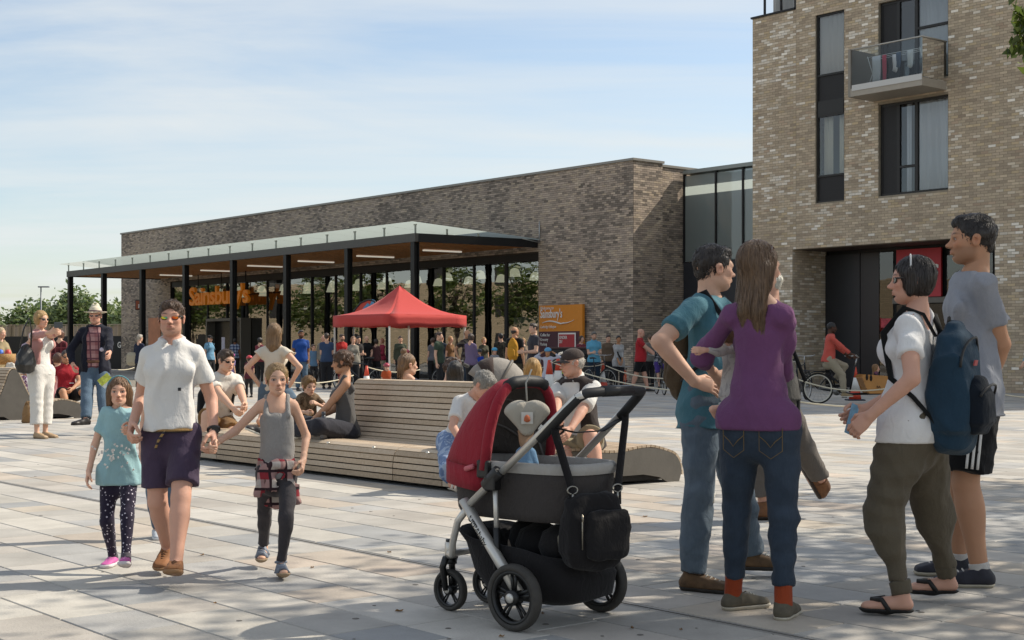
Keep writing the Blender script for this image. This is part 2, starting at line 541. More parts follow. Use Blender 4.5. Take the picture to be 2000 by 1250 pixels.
# ================================================================== supermarket
C0 = Vector((4.51, 53.0, 0.0))
def fac_s(px, O=C0, D=U):
 t = (px - 1000.0) / F
 return (t * O.y - O.x) / (D.x - t * D.y)
def fac_z(px, py, O=C0, D=U):
 d = (O + D * fac_s(px, O, D)).y
 return CH + (HZ - py) / F * d
N_S = -V
ST_L = 44.2; ST_H = 8.26
store = empty('supermarket', C0, 0, 'long dark brick supermarket with full-height glazing under a glass canopy', 'building')
SO = C0
sg0 = fac_s(1052); sg1 = fac_s(333)
ZG = 5.10
mortar_d = mat('dark_mortar', '3f362e', 0.95, var=0.15, vscale=4)
PAL_ST = [('938679', 10), ('84786c', 9), ('9e8f80', 8), ('736a60', 6), ('a49480', 5), ('625a52', 4), ('aa9b88', 3)]
def zone_st(w, ws):
 k = max(0.0, min(1.0, (w + 0.6) / 2.4))
 return [ws[0], ws[1] * (0.5 + k), ws[2] * (1.5 - k), ws[3] * (0.3 + 2.2 * k), ws[4] * (1.6 - 1.4 * k), ws[5] * (0.1 + 3 * k), ws[6] * (1.5 - 1.5 * k)]
def loc_child(o):  # children are built in world coordinates
 o.matrix_parent_inverse = Matrix.Translation(-C0)
 return o
class Par:
 """wraps an Empty so that world-space parts stay where they are"""
 pass
def wpart(mb, name, m, parent, **k):
 o = mb.build(name, m, parent, **k)
 root = parent
 off = Vector((0, 0, 0))
 while root is not None:
  off += root.location; root = root.parent
 o.location = -off
 return o
holes = [(sg0, sg1, -1, ZG)]
w = MB()
wall_sheet(w, SO, U, N_S, 0.0, ST_L, 0.0, ST_H, holes, 0.35)
WALL_F = wpart(w, 'front_wall', mortar_d, store)
w = MB()
RT1 = 1.55
wall_sheet(w, SO, V, -U, 0.0, RT1, 0.0, ST_H, [], 0.35)
wall_sheet(w, SO + U * 0.12, V, -U, RT1, 9.0, 0.0, ST_H - 0.1, [], 0.35)
WALL_R = wpart(w, 'return_wall', mortar_d, store)
# bricks stay in world coordinates: give brick_wall a proxy that offsets
_bw_link = MB.build
def build_world(mb, name, m, parent):
 return wpart(mb, name, m, parent)
def bricks_on(parent, *a, **k):
 old = MB.build
 def b2(s, name, m, par=None, **kk):
  o = old(s, name, m, par, **kk)
  off = Vector((0, 0, 0)); r = par
  while r is not None:
   off += r.location; r = r.parent
  o.location = -off
  return o
 MB.build = b2
 try: brick_wall(parent, *a, **k)
 finally: MB.build = old
bricks_on(WALL_F, SO, U, N_S, 0.0, ST_L, 0.0, ST_H, holes, PAL_ST, zone_st, gain=1.5, seed=3, nsingle=190, keep=lambda x, y: y < 690)
bricks_on(WALL_R, SO, V, -U, 0.0, RT1, 0.0, ST_H, [], PAL_ST, zone_st, gain=1.5, seed=4, nsingle=110, keep=lambda x, y: y < 690)
bricks_on(WALL_R, SO + U * 0.12, V, -U, RT1, 3.2, 0.0, ST_H - 0.1, [], PAL_ST, zone_st, gain=1.5, seed=5)
# parapet coping
cp = MB()
cp.obox(SO + UP * ST_H + N_S * 0.06 - U * 0.06, U * (ST_L + 0.12), V * 0.5, UP * 0.09)
cp.obox(SO + UP * ST_H - U * 0.06 + V * 0.45, V * (RT1 - 0.4), U * 0.4, UP * 0.09)
cp.obox(SO + UP * (ST_H - 0.1) + U * 0.06 + V * (RT1 + 0.06), V * 7.4, U * 0.4, UP * 0.09)
wpart(cp, 'coping', mat('coping', '8e8a82', 0.5, 0.3), store)
body = MB()
body.obox(SO + V * 15 + U * 0.5, U * (ST_L - 0.6), V * 0.3, UP * 8.0)                       # back wall
body.obox(SO + U * (ST_L - 0.3) + V * 0.36, U * 0.29, V * 14.6, UP * 8.0)
body.obox(SO + U * 0.52 + V * 0.36 + UP * 5.6, U * (ST_L - 1.0), V * 14.6, UP * 0.2)          # ceiling
wpart(body, 'interior_shell', mat('shop_interior', '55534f', 0.8, var=0.2, vscale=0.7), store)
fl = MB(); fl.obox(SO + U * 0.5 + V * 0.36 + UP * 0.0, U * (ST_L - 1), V * 14.6, UP * 0.02)
wpart(fl, 'shop_floor', mat('shop_floor', '77746e', 0.35), store)
# shelving and displays seen through the glass
sh = MB()
for i in range(12):
 s = sg0 + 1.5 + i * 2.5
 sh.obox(SO + U * s + V * (3.5 + (i % 3) * 1.4), U * 1.6, V * 0.7, UP * (1.5 + 0.3 * (i % 2)))
wpart(sh, 'shop_shelving', mat('shelving', '6a625a', 0.6, var=0.6, vscale=3), store)
# mullions, transom, panes
NP = 15
xs = [sg0 + (sg1 - sg0) * i / NP for i in range(NP + 1)]
for i, s in enumerate(xs):
 mu = MB(); wd = 0.16 if i in (0, 1, NP) else 0.075
 mu.obox(SO + U * (s - wd / 2) + V * 0.06, U * wd, V * 0.16, UP * ZG)
 wpart(mu, 'mullion', DARK, store)
rl = MB()
rl.obox(SO + U * sg0 + V * 0.05 + UP * (ZG - 0.28), U * (sg1 - sg0), V * 0.2, UP * 0.28)
rl.obox(SO + U * sg0 + V * 0.05, U * (sg1 - sg0), V * 0.2, UP * 0.12)
wpart(rl, 'glazing_rail', DARK, store)
for i in range(NP):
 a = xs[i] + 0.04; b = xs[i + 1] - 0.04
 g = MB()
 o = SO + U * a + V * (0.12 + 0.004 * ((i * 7) % 3)) + UP * 0.12
 tl = 0.008 * ((i * 5) % 4 - 1.5)
 g.add([o, o + U * (b - a) + V * tl, o + U * (b - a) + V * tl + UP * (ZG - 0.4), o + UP * (ZG - 0.4)], [(3, 2, 1, 0)])
 wpart(g, 'window_pane', GL_SHOP, store)
# window vinyls and notices (blue panel, lilac panel, door surround)
vn = MB()
vn.obox(SO + U * (fac_s(1050)) + V * 0.22 + UP * 0.2, U * 1.75, V * 0.02, UP * 2.35)
wpart(vn, 'window_vinyl', mat('blue_vinyl', '9db4cc', 0.6, var=0.35, vscale=2.2), store)
vn = MB(); s9 = fac_s(918)
vn.obox(SO + U * s9 + V * 0.24 + UP * 0.2, U * 1.2, V * 0.02, UP * 1.75)
wpart(vn, 'window_vinyl', mat('lilac_vinyl', '9c90ac', 0.6, var=0.3, vscale=3), store)
d0 = fac_s(487); d1 = fac_s(418)
dz = fac_z(452, 627)
dm = MB()
dm.obox(SO + U * d0 + N_S * 0.5, U * 0.12, V * 0.6, UP * dz)
dm.obox(SO + U * (d1 - 0.12) + N_S * 0.5, U * 0.12, V * 0.6, UP * dz)
dm.obox(SO + U * d0 + N_S * 0.5 + UP * dz, U * (d1 - d0), V * 0.6, UP * 0.14)
dp_ = wpart(dm, 'door_portal', mat('portal', '6f6a60', 0.5, 0.3), store)
dd = MB(); dd.obox(SO + U * (d0 + 0.13) + N_S * 0.02, U * (d1 - d0 - 0.26), V * 0.05, UP * (dz - 0.01))
wpart(dd, 'sliding_door', mat('door_dark', '1c1a19', 0.25), store)
nt_ = MB(); s9 = fac_s(452); z9 = fac_z(452, 686)
nt_.obox(SO + U * (s9 - 0.3) + N_S * 0.56 + UP * z9, U * 0.36, V * 0.01, UP * 0.75)
wpart(nt_, 'paper_notice', mat('notice', 'd8d4e2', 0.7), store)
# pendant lamps inside
LS = mat('lamp_shade_cream', 'e9e6c8', 0.5, emit=0.22)
_lampmesh = None
for i in range(13):
 for r_ in range(2):
  s = sg0 + 0.7 + i * 2.35 + r_ * 1.1
  if s > sg1 - 0.5: continue
  p = SO + U * s + V * (1.3 + r_ * 2.1) + UP * (4.32 - r_ * 0.05)
  t = empty('pendant_lamp', p, 0, 'cream dome pendant lamp hanging behind the supermarket glass', 'lamp', 'pendant lamps behind the supermarket glass')
  if _lampmesh is None:
   a = MB(); a.lathe([(0.05, 0.36), (0.10, 0.34), (0.17, 0.30), (0.20, 0.22), (0.25, 0.04), (0.28, 0.0), (0.26, 0.0), (0.2, 0.12), (0.05, 0.26)], 18)
   b = MB(); b.tube([(0, 0, 0.34), (0, 0, 1.25)], 0.012, 6); b.lathe([(0.07, 0.36), (0.07, 0.5), (0.04, 0.52)], 10)
   _lampmesh = (a.mesh('shade'), b.mesh('cord'))
   _lampmesh[0].materials.append(LS); _lampmesh[1].materials.append(DARK)
  link_mesh('lamp_shade', _lampmesh[0], None, t); link_mesh('cord', _lampmesh[1], None, t)
# canopy
A_ = Vector((1.07, 57.1, 0)); B_ = Vector((-3.66, 53.9, 0)); C_ = Vector((-24.96, 79.9, 0))
dirf = (C_ - B_).normalized(); Lf = (C_ - B_).length
sd = (A_ - B_); Ls = sd.length; sdn = sd.normalized()
ZB, ZT = 5.31, 5.63
canopy = empty('canopy', B_, 0, 'glass-topped entrance canopy with timber soffit on black posts along the shop', 'canopy')
fb = MB(); fb.obox(B_ + UP * ZB, dirf * Lf, sdn * 0.14, UP * (ZT - ZB)); wpart(fb, 'front_beam', mat('beam_grey', '4b4946', 0.5, 0.2, var=0.1), canopy)
fb = MB(); fb.obox(B_ + UP * ZB + sdn * 0.145, sdn * (Ls - 0.2), dirf * 0.14, UP * (ZT - ZB)); wpart(fb, 'side_beam', DARK, canopy)
fb = MB(); fb.obox(C_ + UP * ZB + sdn * 0.145 - dirf * 0.14, sdn * (Ls - 0.25), dirf * 0.14, UP * (ZT - ZB)); wpart(fb, 'side_beam', DARK, canopy)
tim = mat('soffit_timber', 'cf9356', 0.6, var=0.35, vscale=5, stretch=(1, 1, 1))
tim2 = mat('soffit_timber_dark', 'ad7440', 0.6, var=0.35, vscale=5)
nsl = 34
for i in range(nsl):
 t = MB()
 o = B_ + sdn * (0.2 + i * (Ls - 0.3) / nsl) + UP * (ZB + 0.04 + 0.006 * (i % 3))
 t.obox(o + dirf * 0.15, dirf * (Lf - 0.3), sdn * 0.11, UP * 0.05)
 wpart(t, 'soffit_slat', tim if (i * 7) % 3 else tim2, canopy)
sb = MB(); sb.obox(B_ + sdn * 0.2 + dirf * 0.2 + UP * (ZB + 0.17), dirf * (Lf - 0.4), sdn * (Ls - 0.4), UP * 0.03)
wpart(sb, 'soffit_backing', mat('soffit_black', '191511', 0.9), canopy)
# purlins under slats
for i in range(14):
 t = MB(); o = B_ + dirf * (0.5 + i * (Lf - 1) / 13) + UP * (ZB + 0.102)
 t.obox(o + sdn * 0.2, sdn * (Ls - 0.4), dirf * 0.07, UP * 0.06)
 wpart(t, 'purlin', DARK, canopy)
# light battens
for i, (px, py) in enumerate(((866, 489), (735, 500), (619, 510), (519, 519), (426, 528), (345, 537))):
 o = Wp(px, py, 1); k = (ZB + 0.02 - CH) / (o.z - CH); p = Vector((o.x * k, o.y * k, 0))
 t = MB(); t.obox(p + UP * (ZB - 0.035) - sdn * 0.9, sdn * 1.8, dirf * 0.14, UP * 0.06)
 wpart(t, 'batten_light', mat('batten', 'd9d3c4', 0.4, emit=0.25), canopy)
# glass roof panels, tilted up to the front edge
ge = 0.35; zf = ZT + 0.40; zbk = ZT - 0.02
npan = 16
for i in range(npan):
 a = -ge + (Lf + 2 * ge) * i / npan; b = -ge + (Lf + 2 * ge) * (i + 1) / npan - 0.02
 g = MB()
 p0 = B_ - sdn * ge
 g.add([p0 + dirf * a + UP * zf, p0 + dirf * b + UP * zf, p0 + dirf * b + sdn * (Ls + ge - 0.1) + UP * zbk, p0 + dirf * a + sdn * (Ls + ge - 0.1) + UP * zbk], [(0, 1, 2, 3)])
 wpart(g, 'glass_panel', GL_ROOF, canopy)
for i in range(npan + 1):
 t = MB(); o = B_ + dirf * (0.1 + i * (Lf - 0.2) / npan) + sdn * 0.05
 t.obox(o + UP * ZT - dirf * 0.03, dirf * 0.06, sdn * 0.05, UP * 0.3); t.obox(o + UP * (ZT + 0.3) - dirf * 0.08, dirf * 0.16, sdn * 0.04, UP * 0.05)
 wpart(t, 'glass_bracket', mat('bracket', '8d918c', 0.4, 0.6), canopy)
for f_ in (0.25, 0.5):
 t = MB(); o = B_ + sdn * (Ls * f_)
 t.obox(o + UP * ZT - sdn * 0.03, sdn * 0.06, dirf * 0.05, UP * (0.32 - 0.4 * f_)); wpart(t, 'glass_bracket', MATS['bracket'], canopy)
for px in (135.5, 203.5, 279, 363.5, 457, 562, 682, 816):
 s = fac_s(px, B_ + sdn * 0.1, dirf)
 p = B_ + sdn * 0.02 + dirf * min(max(s, 0.1), Lf - 0.32)
 t = MB()
 t.obox(p, dirf * 0.24, sdn * 0.035, UP * ZB); t.obox(p + sdn * 0.2, dirf * 0.24, sdn * 0.035, UP * ZB)
 t.obox(p + dirf * 0.09 + sdn * 0.035, dirf * 0.06, sdn * 0.165, UP * ZB); t.obox(p - dirf * 0.05 - sdn * 0.05, dirf * 0.34, sdn * 0.33, UP * 0.03)
 wpart(t, 'post', mat('post_black', '161514', 0.45, 0.3), canopy)
dpz = MB(); a9 = A_ - sdn * 0.1 - UP * 0
dpz.tube([A_ + N_S * 0.05 + UP * 5.5 - U * 0.1, A_ + N_S * 0.05 + UP * 6.35 - U * 0.1], 0.025, 6); dpz.tube([A_ + N_S * 0.05 + UP * 5.5 - U * 0.1, A_ + N_S * 0.9 + UP * 5.62 - U * 0.05], 0.02, 6)
wpart(dpz, 'tie_rod', mat('galv', 'b0b0ac', 0.4, 0.7), canopy)
# lettering on the glazing
ORG = mat('sign_orange', 'e08420', 0.45, emit=0.05)  # small emission added to brighten the lettering under the canopy
ORG2 = mat('sign_orange_edge', 'a85c14', 0.5)
p0 = SO + N_S * 0.9
s_a = fac_s(371, p0); s_b = fac_s(487, p0)
zb = CH + (HZ - 596) / F * (p0 + U * s_a).y
ss = empty('shop_sign', p0 + U * s_a + UP * zb, 0, 'orange raised supermarket name lettering hung in front of the glazing', 'sign')
Lw = s_a - s_b
me = text_mesh("Sainsbury's", 1.35, 0.12, 0.028, 'LEFT', 0, 0.92)
wd = max(v.co.x for v in me.vertices)
bpy.data.meshes.remove(me)
t_ = place_text('lettering', "Sainsbury's", 1.35, (0, 0, 0.0), -U, UP, ORG, ss, 0.16, 0.028, 'LEFT', 0, 0.92, sx=Lw / wd)
rr = MB()
rr.tube([V * 0.15 - U * 0.2 + UP * 0.55, V * 0.15 - U * (Lw - 0.2) + UP * 0.55], 0.03, 6)
for f_ in (0.1, 0.5, 0.9): rr.tube([V * 0.15 - U * (Lw * f_) + UP * 0.5, V * 0.15 - U * (Lw * f_) + UP * (ZB - zb)], 0.025, 6)
rr.build('sign_rail', DARK, ss)
# welcome board by the corner
b0 = SO + N_S * 0.25
sb0 = fac_s(1137.5, b0); sb1 = fac_s(1053, b0)
def bz(px, py): return CH + (HZ - py) / F * (b0 + U * fac_s(px, b0)).y
zt_ = bz(1137, 594); zl = 0.45
wb = empty('welcome_board', b0 + U * sb0, 0, 'large orange and maroon welcome board on the brick wall by the corner', 'sign')
bd = MB(); bd.obox((0, 0, zl), U * (sb1 - sb0), V * 0.12, UP * (zt_ - zl)); bd.build('board', mat('board_orange', 'dd8a26', 0.5, var=0.04), wb)
Wb = sb1 - sb0
zm = bz(1100, 648)
mr = MB(); mr.obox(U * (0.16) + N_S * 0.012 + UP * (zl + 0.02), U * (Wb - 0.16), V * 0.01, UP * (zm - zl)); mr.build('maroon_field', mat('board_maroon', '4d2531', 0.5), wb)
WH = mat('sign_white', 'ece8e0', 0.5)
def wtxt(tx, px, py, size, sx=1.0, nm='lettering', bold=0.0, m=WH):
 s = fac_s(px, b0) - sb0
 z = bz(px, py)
 place_text(nm, tx, size, U * s + N_S * 0.035 + UP * z, -U, UP, m, wb, 0.01, bold, sx=sx)
wtxt('Welcome to', 1056.5, 605, 0.17, 0.92)
wtxt("Sainsbury's", 1056.5, 621, 0.48, 0.62, bold=0.006)
wtxt('Cambridge Eddington', 1056.5, 641, 0.15, 0.72)
wtxt('Coffee bar', 1056.5, 657, 0.17, 0.8)
wtxt('Grocery', 1056.5, 666, 0.17, 0.8)
wtxt('Parking', 1056.5, 675, 0.17, 0.8)
sw = MB(); pts = []
for i in range(13):
 t = i / 12; px = 1060 + 62 * t; py = 629 - 4.0 * math.sin(t * 6.0) * (1 - 0.2 * t) + (3 - 8 * t * t if t > .6 else 2)
 s = fac_s(px, b0) - sb0
 pts.append(U * s + N_S * 0.03 + UP * bz(px, py))
sw.tube(pts, [0.01 + 0.022 * math.sin(math.pi * min(1, i / 12 + .05)) for i in range(13)], 6); sw.build('swoosh', WH, wb)
s = fac_s(1092, b0) - sb0; s2 = fac_s(1126, b0) - sb0
pb = MB(); pb.obox(U * s2 + N_S * 0.05 + UP * bz(1110, 681), U * (s - s2), V * 0.02, UP * (bz(1110, 650) - bz(1110, 681))); pb.build('notice_border', WH, wb)
pb = MB(); pb.obox(U * (s2 + 0.06) + N_S * 0.07 + UP * (bz(1110, 681) + 0.06), U * (s - s2 - 0.12), V * 0.02, UP * (bz(1110, 650) - bz(1110, 681) - 0.12)); pb.build('notice_panel', mat('notice_red', 'b3343a', 0.5), wb)
place_text('lettering', 'UNDER', 0.17, U * (s - 0.1) + N_S * 0.085 + UP * bz(1095, 662), -U, UP, WH, wb, 0.006, 0.002, sx=0.8)
place_text('lettering', '25?', 0.17, U * (s - 0.1) + N_S * 0.085 + UP * bz(1095, 670), -U, UP, WH, wb, 0.006, 0.002, sx=0.8)
# pound sign on the left brick pier
e0 = SO + N_S * 0.25; se = fac_s(274, e0); ze = CH + (HZ - 605) / F * (e0 + U * se).y
cs_ = empty('cash_machine_sign', e0 + U * se + UP * ze, 0, 'small square orange sign with a white pound symbol on the brick pier', 'sign')
q = MB(); q.box((0, 0, 0.28), (0.62, 0.1, 0.62)); q.build('sign_box', mat('sign_case', '3a2621', 0.4), cs_, bevel=0.05)
q = MB(); q.box((0, -0.06, 0.28), (0.5, 0.02, 0.5)); q.build('sign_face', mat('sign_rust', '9d5030', 0.5), cs_, bevel=0.04)
place_text('pound_symbol', '£', 0.5, (0.0, -0.08, 0.12), (1, 0, 0), UP, WH, cs_, 0.01, 0.006, 'CENTER')
e1 = SO + N_S * 0.06; s1_ = fac_s(313, e1)
po = MB(); po.obox(e1 + U * fac_s(313, e1) + UP * 0.9, U * 1.55, V * 0.04, UP * 2.2)
po_o = po.build('wall_poster', mat('poster_orange', 'c98763', 0.7, var=0.15, vscale=2)); setp(po_o, 'faded orange poster on the brick pier behind the man in white', 'poster')
# ================================================================== glazed link
LK = Vector((6.58, 54.7, 0))
link = empty('glazed_link', LK, 0, 'glazed link block between the dark brick shop and the tall flats', 'building')
LL = 4.2; ZL = 7.94; zpan = CH + (HZ - 512) / F * 54.3
b = MB(); b.obox((0, 0, 0) , -U * LL, V * 0.2, UP * zpan); b.build('cladding_panel', mat('charcoal_panel', '2a2c31', 0.5, var=0.08, vscale=1), link)
b = MB(); b.obox(UP * ZL - U * 0.0 + N_S * 0.05, -U * LL, V * 0.6, UP * 0.14); b.build('roof_edge', mat('link_cap', '8f948f', 0.45, 0.4), link)
ls = [0.0, 1.62, 2.95, LL]
for i in range(3):
 g = MB(); o = -U * (ls[i] + 0.03) + UP * (zpan + 0.03) + V * 0.05
 g.add([o, o - U * (ls[i + 1] - ls[i] - 0.06), o - U * (ls[i + 1] - ls[i] - 0.06) + UP * (ZL - zpan - 0.1), o + UP * (ZL - zpan - 0.1)], [(0, 1, 2, 3)])
 g.build('window_pane', GL_LINK, link)
for x in ls[:3]:
 g = MB(); g.obox(-U * (x - 0.03) + UP * (zpan), -U * 0.08, V * 0.12, UP * (ZL - zpan)); g.build('mullion', DARK, link)
b = MB()
b.obox(V * 0.9 - U * 0.1, -U * LL, V * 0.1, UP * ZL); b.obox(V * 1.0 + UP * (ZL - 0.1), -U * LL, V * 6, UP * 0.1)
b.build('interior_wall', mat('link_inside', 'a9b2b0', 0.8, var=0.2, vscale=0.5), link)
# ================================================================== block of flats
R0 = Vector((13.68, 40.1, 0))
def rs(px, off=0.0): return fac_s(px, R0 + V * off)
def rz(px, py, off=0.0): return fac_z(px, py, R0 + V * off)
SLF = rs(1470)             # left end
SRT = -10.4
flats = empty('block_of_flats', R0, 0, 'tall light brown brick block of flats with a balcony and shop below', 'building')
ZR = 12.1; ZMAIN = 13.2
zo = rz(1750, 473.6)
op = (rs(1943), rs(1548), -1, zo)
def rect(pxl, pxr, yt, yb, pc=None):
 pc = pc or (pxl + pxr) / 2
 return (rs(pxr), rs(pxl), rz(pc, yb), rz(pc, yt))
w1 = rect(1593, 1649, 24, 394); w3 = rect(1716, 1852, 194, 377)
z_b = rz(1782, 160); w2 = (w3[0], w3[1], z_b, z_b + 2.55)
roofs = rs(1555)
holesF = [op, w1, w2, w3]
mort_l = mat('light_mortar', '8f8472', 0.95, var=0.15, vscale=4)
w = MB()
wall_sheet(w, R0, U, N_S, SRT, roofs, 0.0, ZMAIN, holesF, 0.32)
wall_sheet(w, R0, U, N_S, roofs, SLF, 0.0, ZR, holesF, 0.32)
WF = wpart(w, 'front_wall', mort_l, flats)
PAL_F = [('8c7d6a', 12), ('807260', 9), ('968771', 9), ('a49988', 6), ('b5aea2', 4), ('756757', 4), ('948264', 3), ('c9c4ba', 2), ('87725f', 2)]
def zone_f(w, ws):
 k = max(0.0, min(1.0, (w + 0.4) / 2.2))
 m = [1.2 - .4 * k, 1.3 - .8 * k, 1, .5 + 1.3 * k, .35 + 1.6 * k, 1.3 - .9 * k, 1.2 - .7 * k, .3 + 2.0 * k, 1.1 - .6 * k]
 return [a * b for a, b in zip(ws, m)]
bricks_on(WF, R0, U, N_S, -1.6, roofs, 0.0, ZMAIN, holesF, PAL_F, zone_f, gain=1.9, seed=8, nsingle=300, keep=lambda x, y: x > 1500)
bricks_on(WF, R0, U, N_S, roofs, SLF, 0.0, ZR, holesF, PAL_F, zone_f, gain=1.9, seed=9)
def brick_tex(name, c1, c2, mo):
 m = bpy.data.materials.new(name); n, l = nodes_of(m); nt = m.node_tree
 bt = n.new('ShaderNodeTexBrick')
 bt.inputs['Color1'].default_value = lin(c1); bt.inputs['Color2'].default_value = lin(c2); bt.inputs['Mortar'].default_value = lin(mo)
 bt.inputs['Scale'].default_value = 1.0; bt.inputs['Brick Width'].default_value = 0.24; bt.inputs['Row Height'].default_value = 0.08; bt.inputs['Mortar Size'].default_value = 0.006
 mp = n.new('ShaderNodeMapping'); mp.inputs['Rotation'].default_value = (R(90), 0, 0)
 l.new(n.new('ShaderNodeTexCoord').outputs['Object'], mp.inputs[0]); l.new(mp.outputs[0], bt.inputs['Vector'])
 l.new(bt.outputs['Color'], n['Principled BSDF'].inputs['Base Color']); n['Principled BSDF'].inputs['Roughness'].default_value = 0.9
 return m
btx = brick_tex('brick_side', '8c7a66', 'a3937f', '8b8274')
w = MB()
w.obox(R0 + U * SLF + V * 0.33, -U * 0.3, V * 13, UP * ZR)                    # left flank
w.obox(R0 + U * SRT + V * 0.33, U * 0.3, V * 13, UP * ZMAIN)
w.obox(R0 + U * SRT + V * 13.4, U * (SLF - SRT), V * 0.3, UP * ZR)
wpart(w, 'flank_wall', btx, flats)
w = MB()
w.obox(R0 + U * (SLF - .31) + V * 0.33 + UP * (ZR - 0.25), -U * (SLF - SRT - .62), V * 13, UP * 0.2)
wpart(w, 'roof', mat('roof_grey', '77746f', 0.9), flats)
w = MB()   # taller storeys at the right-hand end, out of the picture
w.obox(R0 + U * SRT + UP * (ZMAIN + 0.003), U * 6.8, V * 12, UP * 6.4)
wpart(w, 'upper_storeys', btx, flats)
cp = MB(); cp.obox(R0 + U * (SLF + 0.05) + N_S * 0.05 + UP * (ZR + 0.002), -U * (SLF - roofs), V * 0.4, UP * 0.06)
wpart(cp, 'coping', DARK, flats)
# roof terrace balustrade above the low corner
tb = MB(); o = R0 + U * (SLF - 0.12) + V * 0.08 + UP * (ZR + 0.07)
s_t = rs(1490)
for a in (s_t, (s_t + roofs) / 2, roofs + 0.1):
 tb.obox(R0 + U * a + V * 0.1 + UP * (ZR + 0.065), U * 0.06, V * 0.06, UP * 2.2)
tb.obox(R0 + U * s_t + V * 0.1 + UP * (ZR + 2.27), -U * (s_t - roofs), V * 0.06, UP * 0.06)
wpart(tb, 'terrace_frame', DARK, flats)
tg = MB(); o = R0 + U * (s_t - 0.02) + V * 0.13 + UP * (ZR + 0.1); L = s_t - roofs - 0.05
tg.add([o, o - U * L, o - U * L + UP * 2.15, o + UP * 2.15], [(0, 1, 2, 3)])
wpart(tg, 'terrace_glass', GL_FLAT, flats)
tg = MB(); o = R0 + U * (s_t - 0.02) + V * 0.5 + UP * (ZR + 0.1)
P = [[o - U * (L * i / 24) + V * (0.06 * math.sin(i * 1.9)) + UP * z for i in range(25)] for z in (0, 2.1)]
tg.grid(P); wpart(tg, 'curtain', mat('curtain_white', 'cfcdc8', 0.9), flats, solid=0.01)
def frame_rect(mb, s0, s1, z0, z1, dep, t, thick=0.08):
 o = R0 + V * dep
 mb.obox(o + U * s0 + UP * z0, U * (s1 - s0), V * thick, UP * t); mb.obox(o + U * s0 + UP * (z1 - t), U * (s1 - s0), V * thick, UP * t)
 mb.obox(o + U * s0 + UP * (z0 + t), U * t, V * thick, UP * (z1 - z0 - 2 * t)); mb.obox(o + U * (s1 - t) + UP * (z0 + t), U * t, V * thick, UP * (z1 - z0 - 2 * t))
FRM = mat('window_frame_dark', '262422', 0.45, 0.2)
PNL = mat('window_panel', '211f1f', 0.55, 0.2, bmp=0.3, bscale=120)
def pane(s0, s1, z0, z1, dep, par, m=GL_FLAT):
 g = MB(); o = R0 + U * s0 + V * dep + UP * z0
 g.add([o, o + U * (s1 - s0), o + U * (s1 - s0) + UP * (z1 - z0), o + UP * (z1 - z0)], [(3, 2, 1, 0)]); return wpart(g, 'pane', m, par)
def curtain(s0, s1, z0, z1, dep, par, col='c9c7c1', n=30, amp=0.035, seed=0):
 rg = random.Random(seed); g = MB()
 ph = [rg.uniform(0.7, 1.4) for _ in range(n + 1)]
 P = [[R0 + U * (s0 + (s1 - s0) * i / n) + V * (dep + amp * math.sin(i * 1.55 * ph[i])) + UP * z for i in range(n + 1)] for z in (z0, (z0 + z1) / 2, z1)]
 g.grid(P); return wpart(g, 'curtain', mat('curtain_' + col, col, 0.9), par, solid=0.008)
def room(s0, s1, z0, z1, par):
 g = MB(); o = R0 + V * 1.6
 g.obox(o + U * (s0 - .6) + UP * (z0 - .3), U * (s1 - s0 + 1.2), V * 0.1, UP * (z1 - z0 + .6))
 wpart(g, 'room_wall', mat('room_dim', 'a09c92', 0.9), par)
# strip window
a, b_, c, d = w1
win = MB(); frame_rect(win, a, b_, c, d, 0.06, 0.06)
WN = wpart(win, 'window', FRM, flats)
zz = [c, rz(1620, 342), rz(1620, 224), rz(1620, 196), rz(1620, 144), d]
pn = MB(); pn.obox(R0 + U * (a + .06) + V * 0.09 + UP * (zz[0] + .06), U * (b_ - a - .12), V * 0.05, UP * (zz[1] - zz[0] - .09)); wpart(pn, 'panel', PNL, WN)
pn = MB(); pn.obox(R0 + U * (a + .06) + V * 0.04 + UP * (zz[2] + .03), U * (b_ - a - .12), V * 0.1, UP * (zz[3] - zz[2] - .06)); wpart(pn, 'panel', FRM, WN)
pn = MB(); pn.obox(R0 + U * (a + .06) + V * 0.09 + UP * (zz[3] + .03), U * (b_ - a - .12), V * 0.05, UP * (zz[4] - zz[3] - .06)); wpart(pn, 'panel', PNL, WN)
for z in zz[1:5]:
 pn = MB(); pn.obox(R0 + U * (a + .06) + V * 0.05 + UP * (z - .03), U * (b_ - a - .12), V * 0.085, UP * .06); wpart(pn, 'transom', FRM, WN)
pane(a + .06, b_ - .06, zz[1] + .03, zz[2] - .03, 0.1, WN); pane(a + .06, b_ - .06, zz[4] + .03, d - .06, 0.1, WN)
curtain(a + .05, a + (b_ - a) * .42, zz[1], zz[2], .35, WN, 'ece6cf', 10, seed=1); curtain(a + (b_ - a) * .62, b_ - .03, zz[1], zz[2], .35, WN, 'ece6cf', 8, seed=2)
curtain(a + .05, b_ - .05, zz[4], d, .2, WN, 'ecebe6', 18, seed=3)
room(a, b_, c, d, WN)
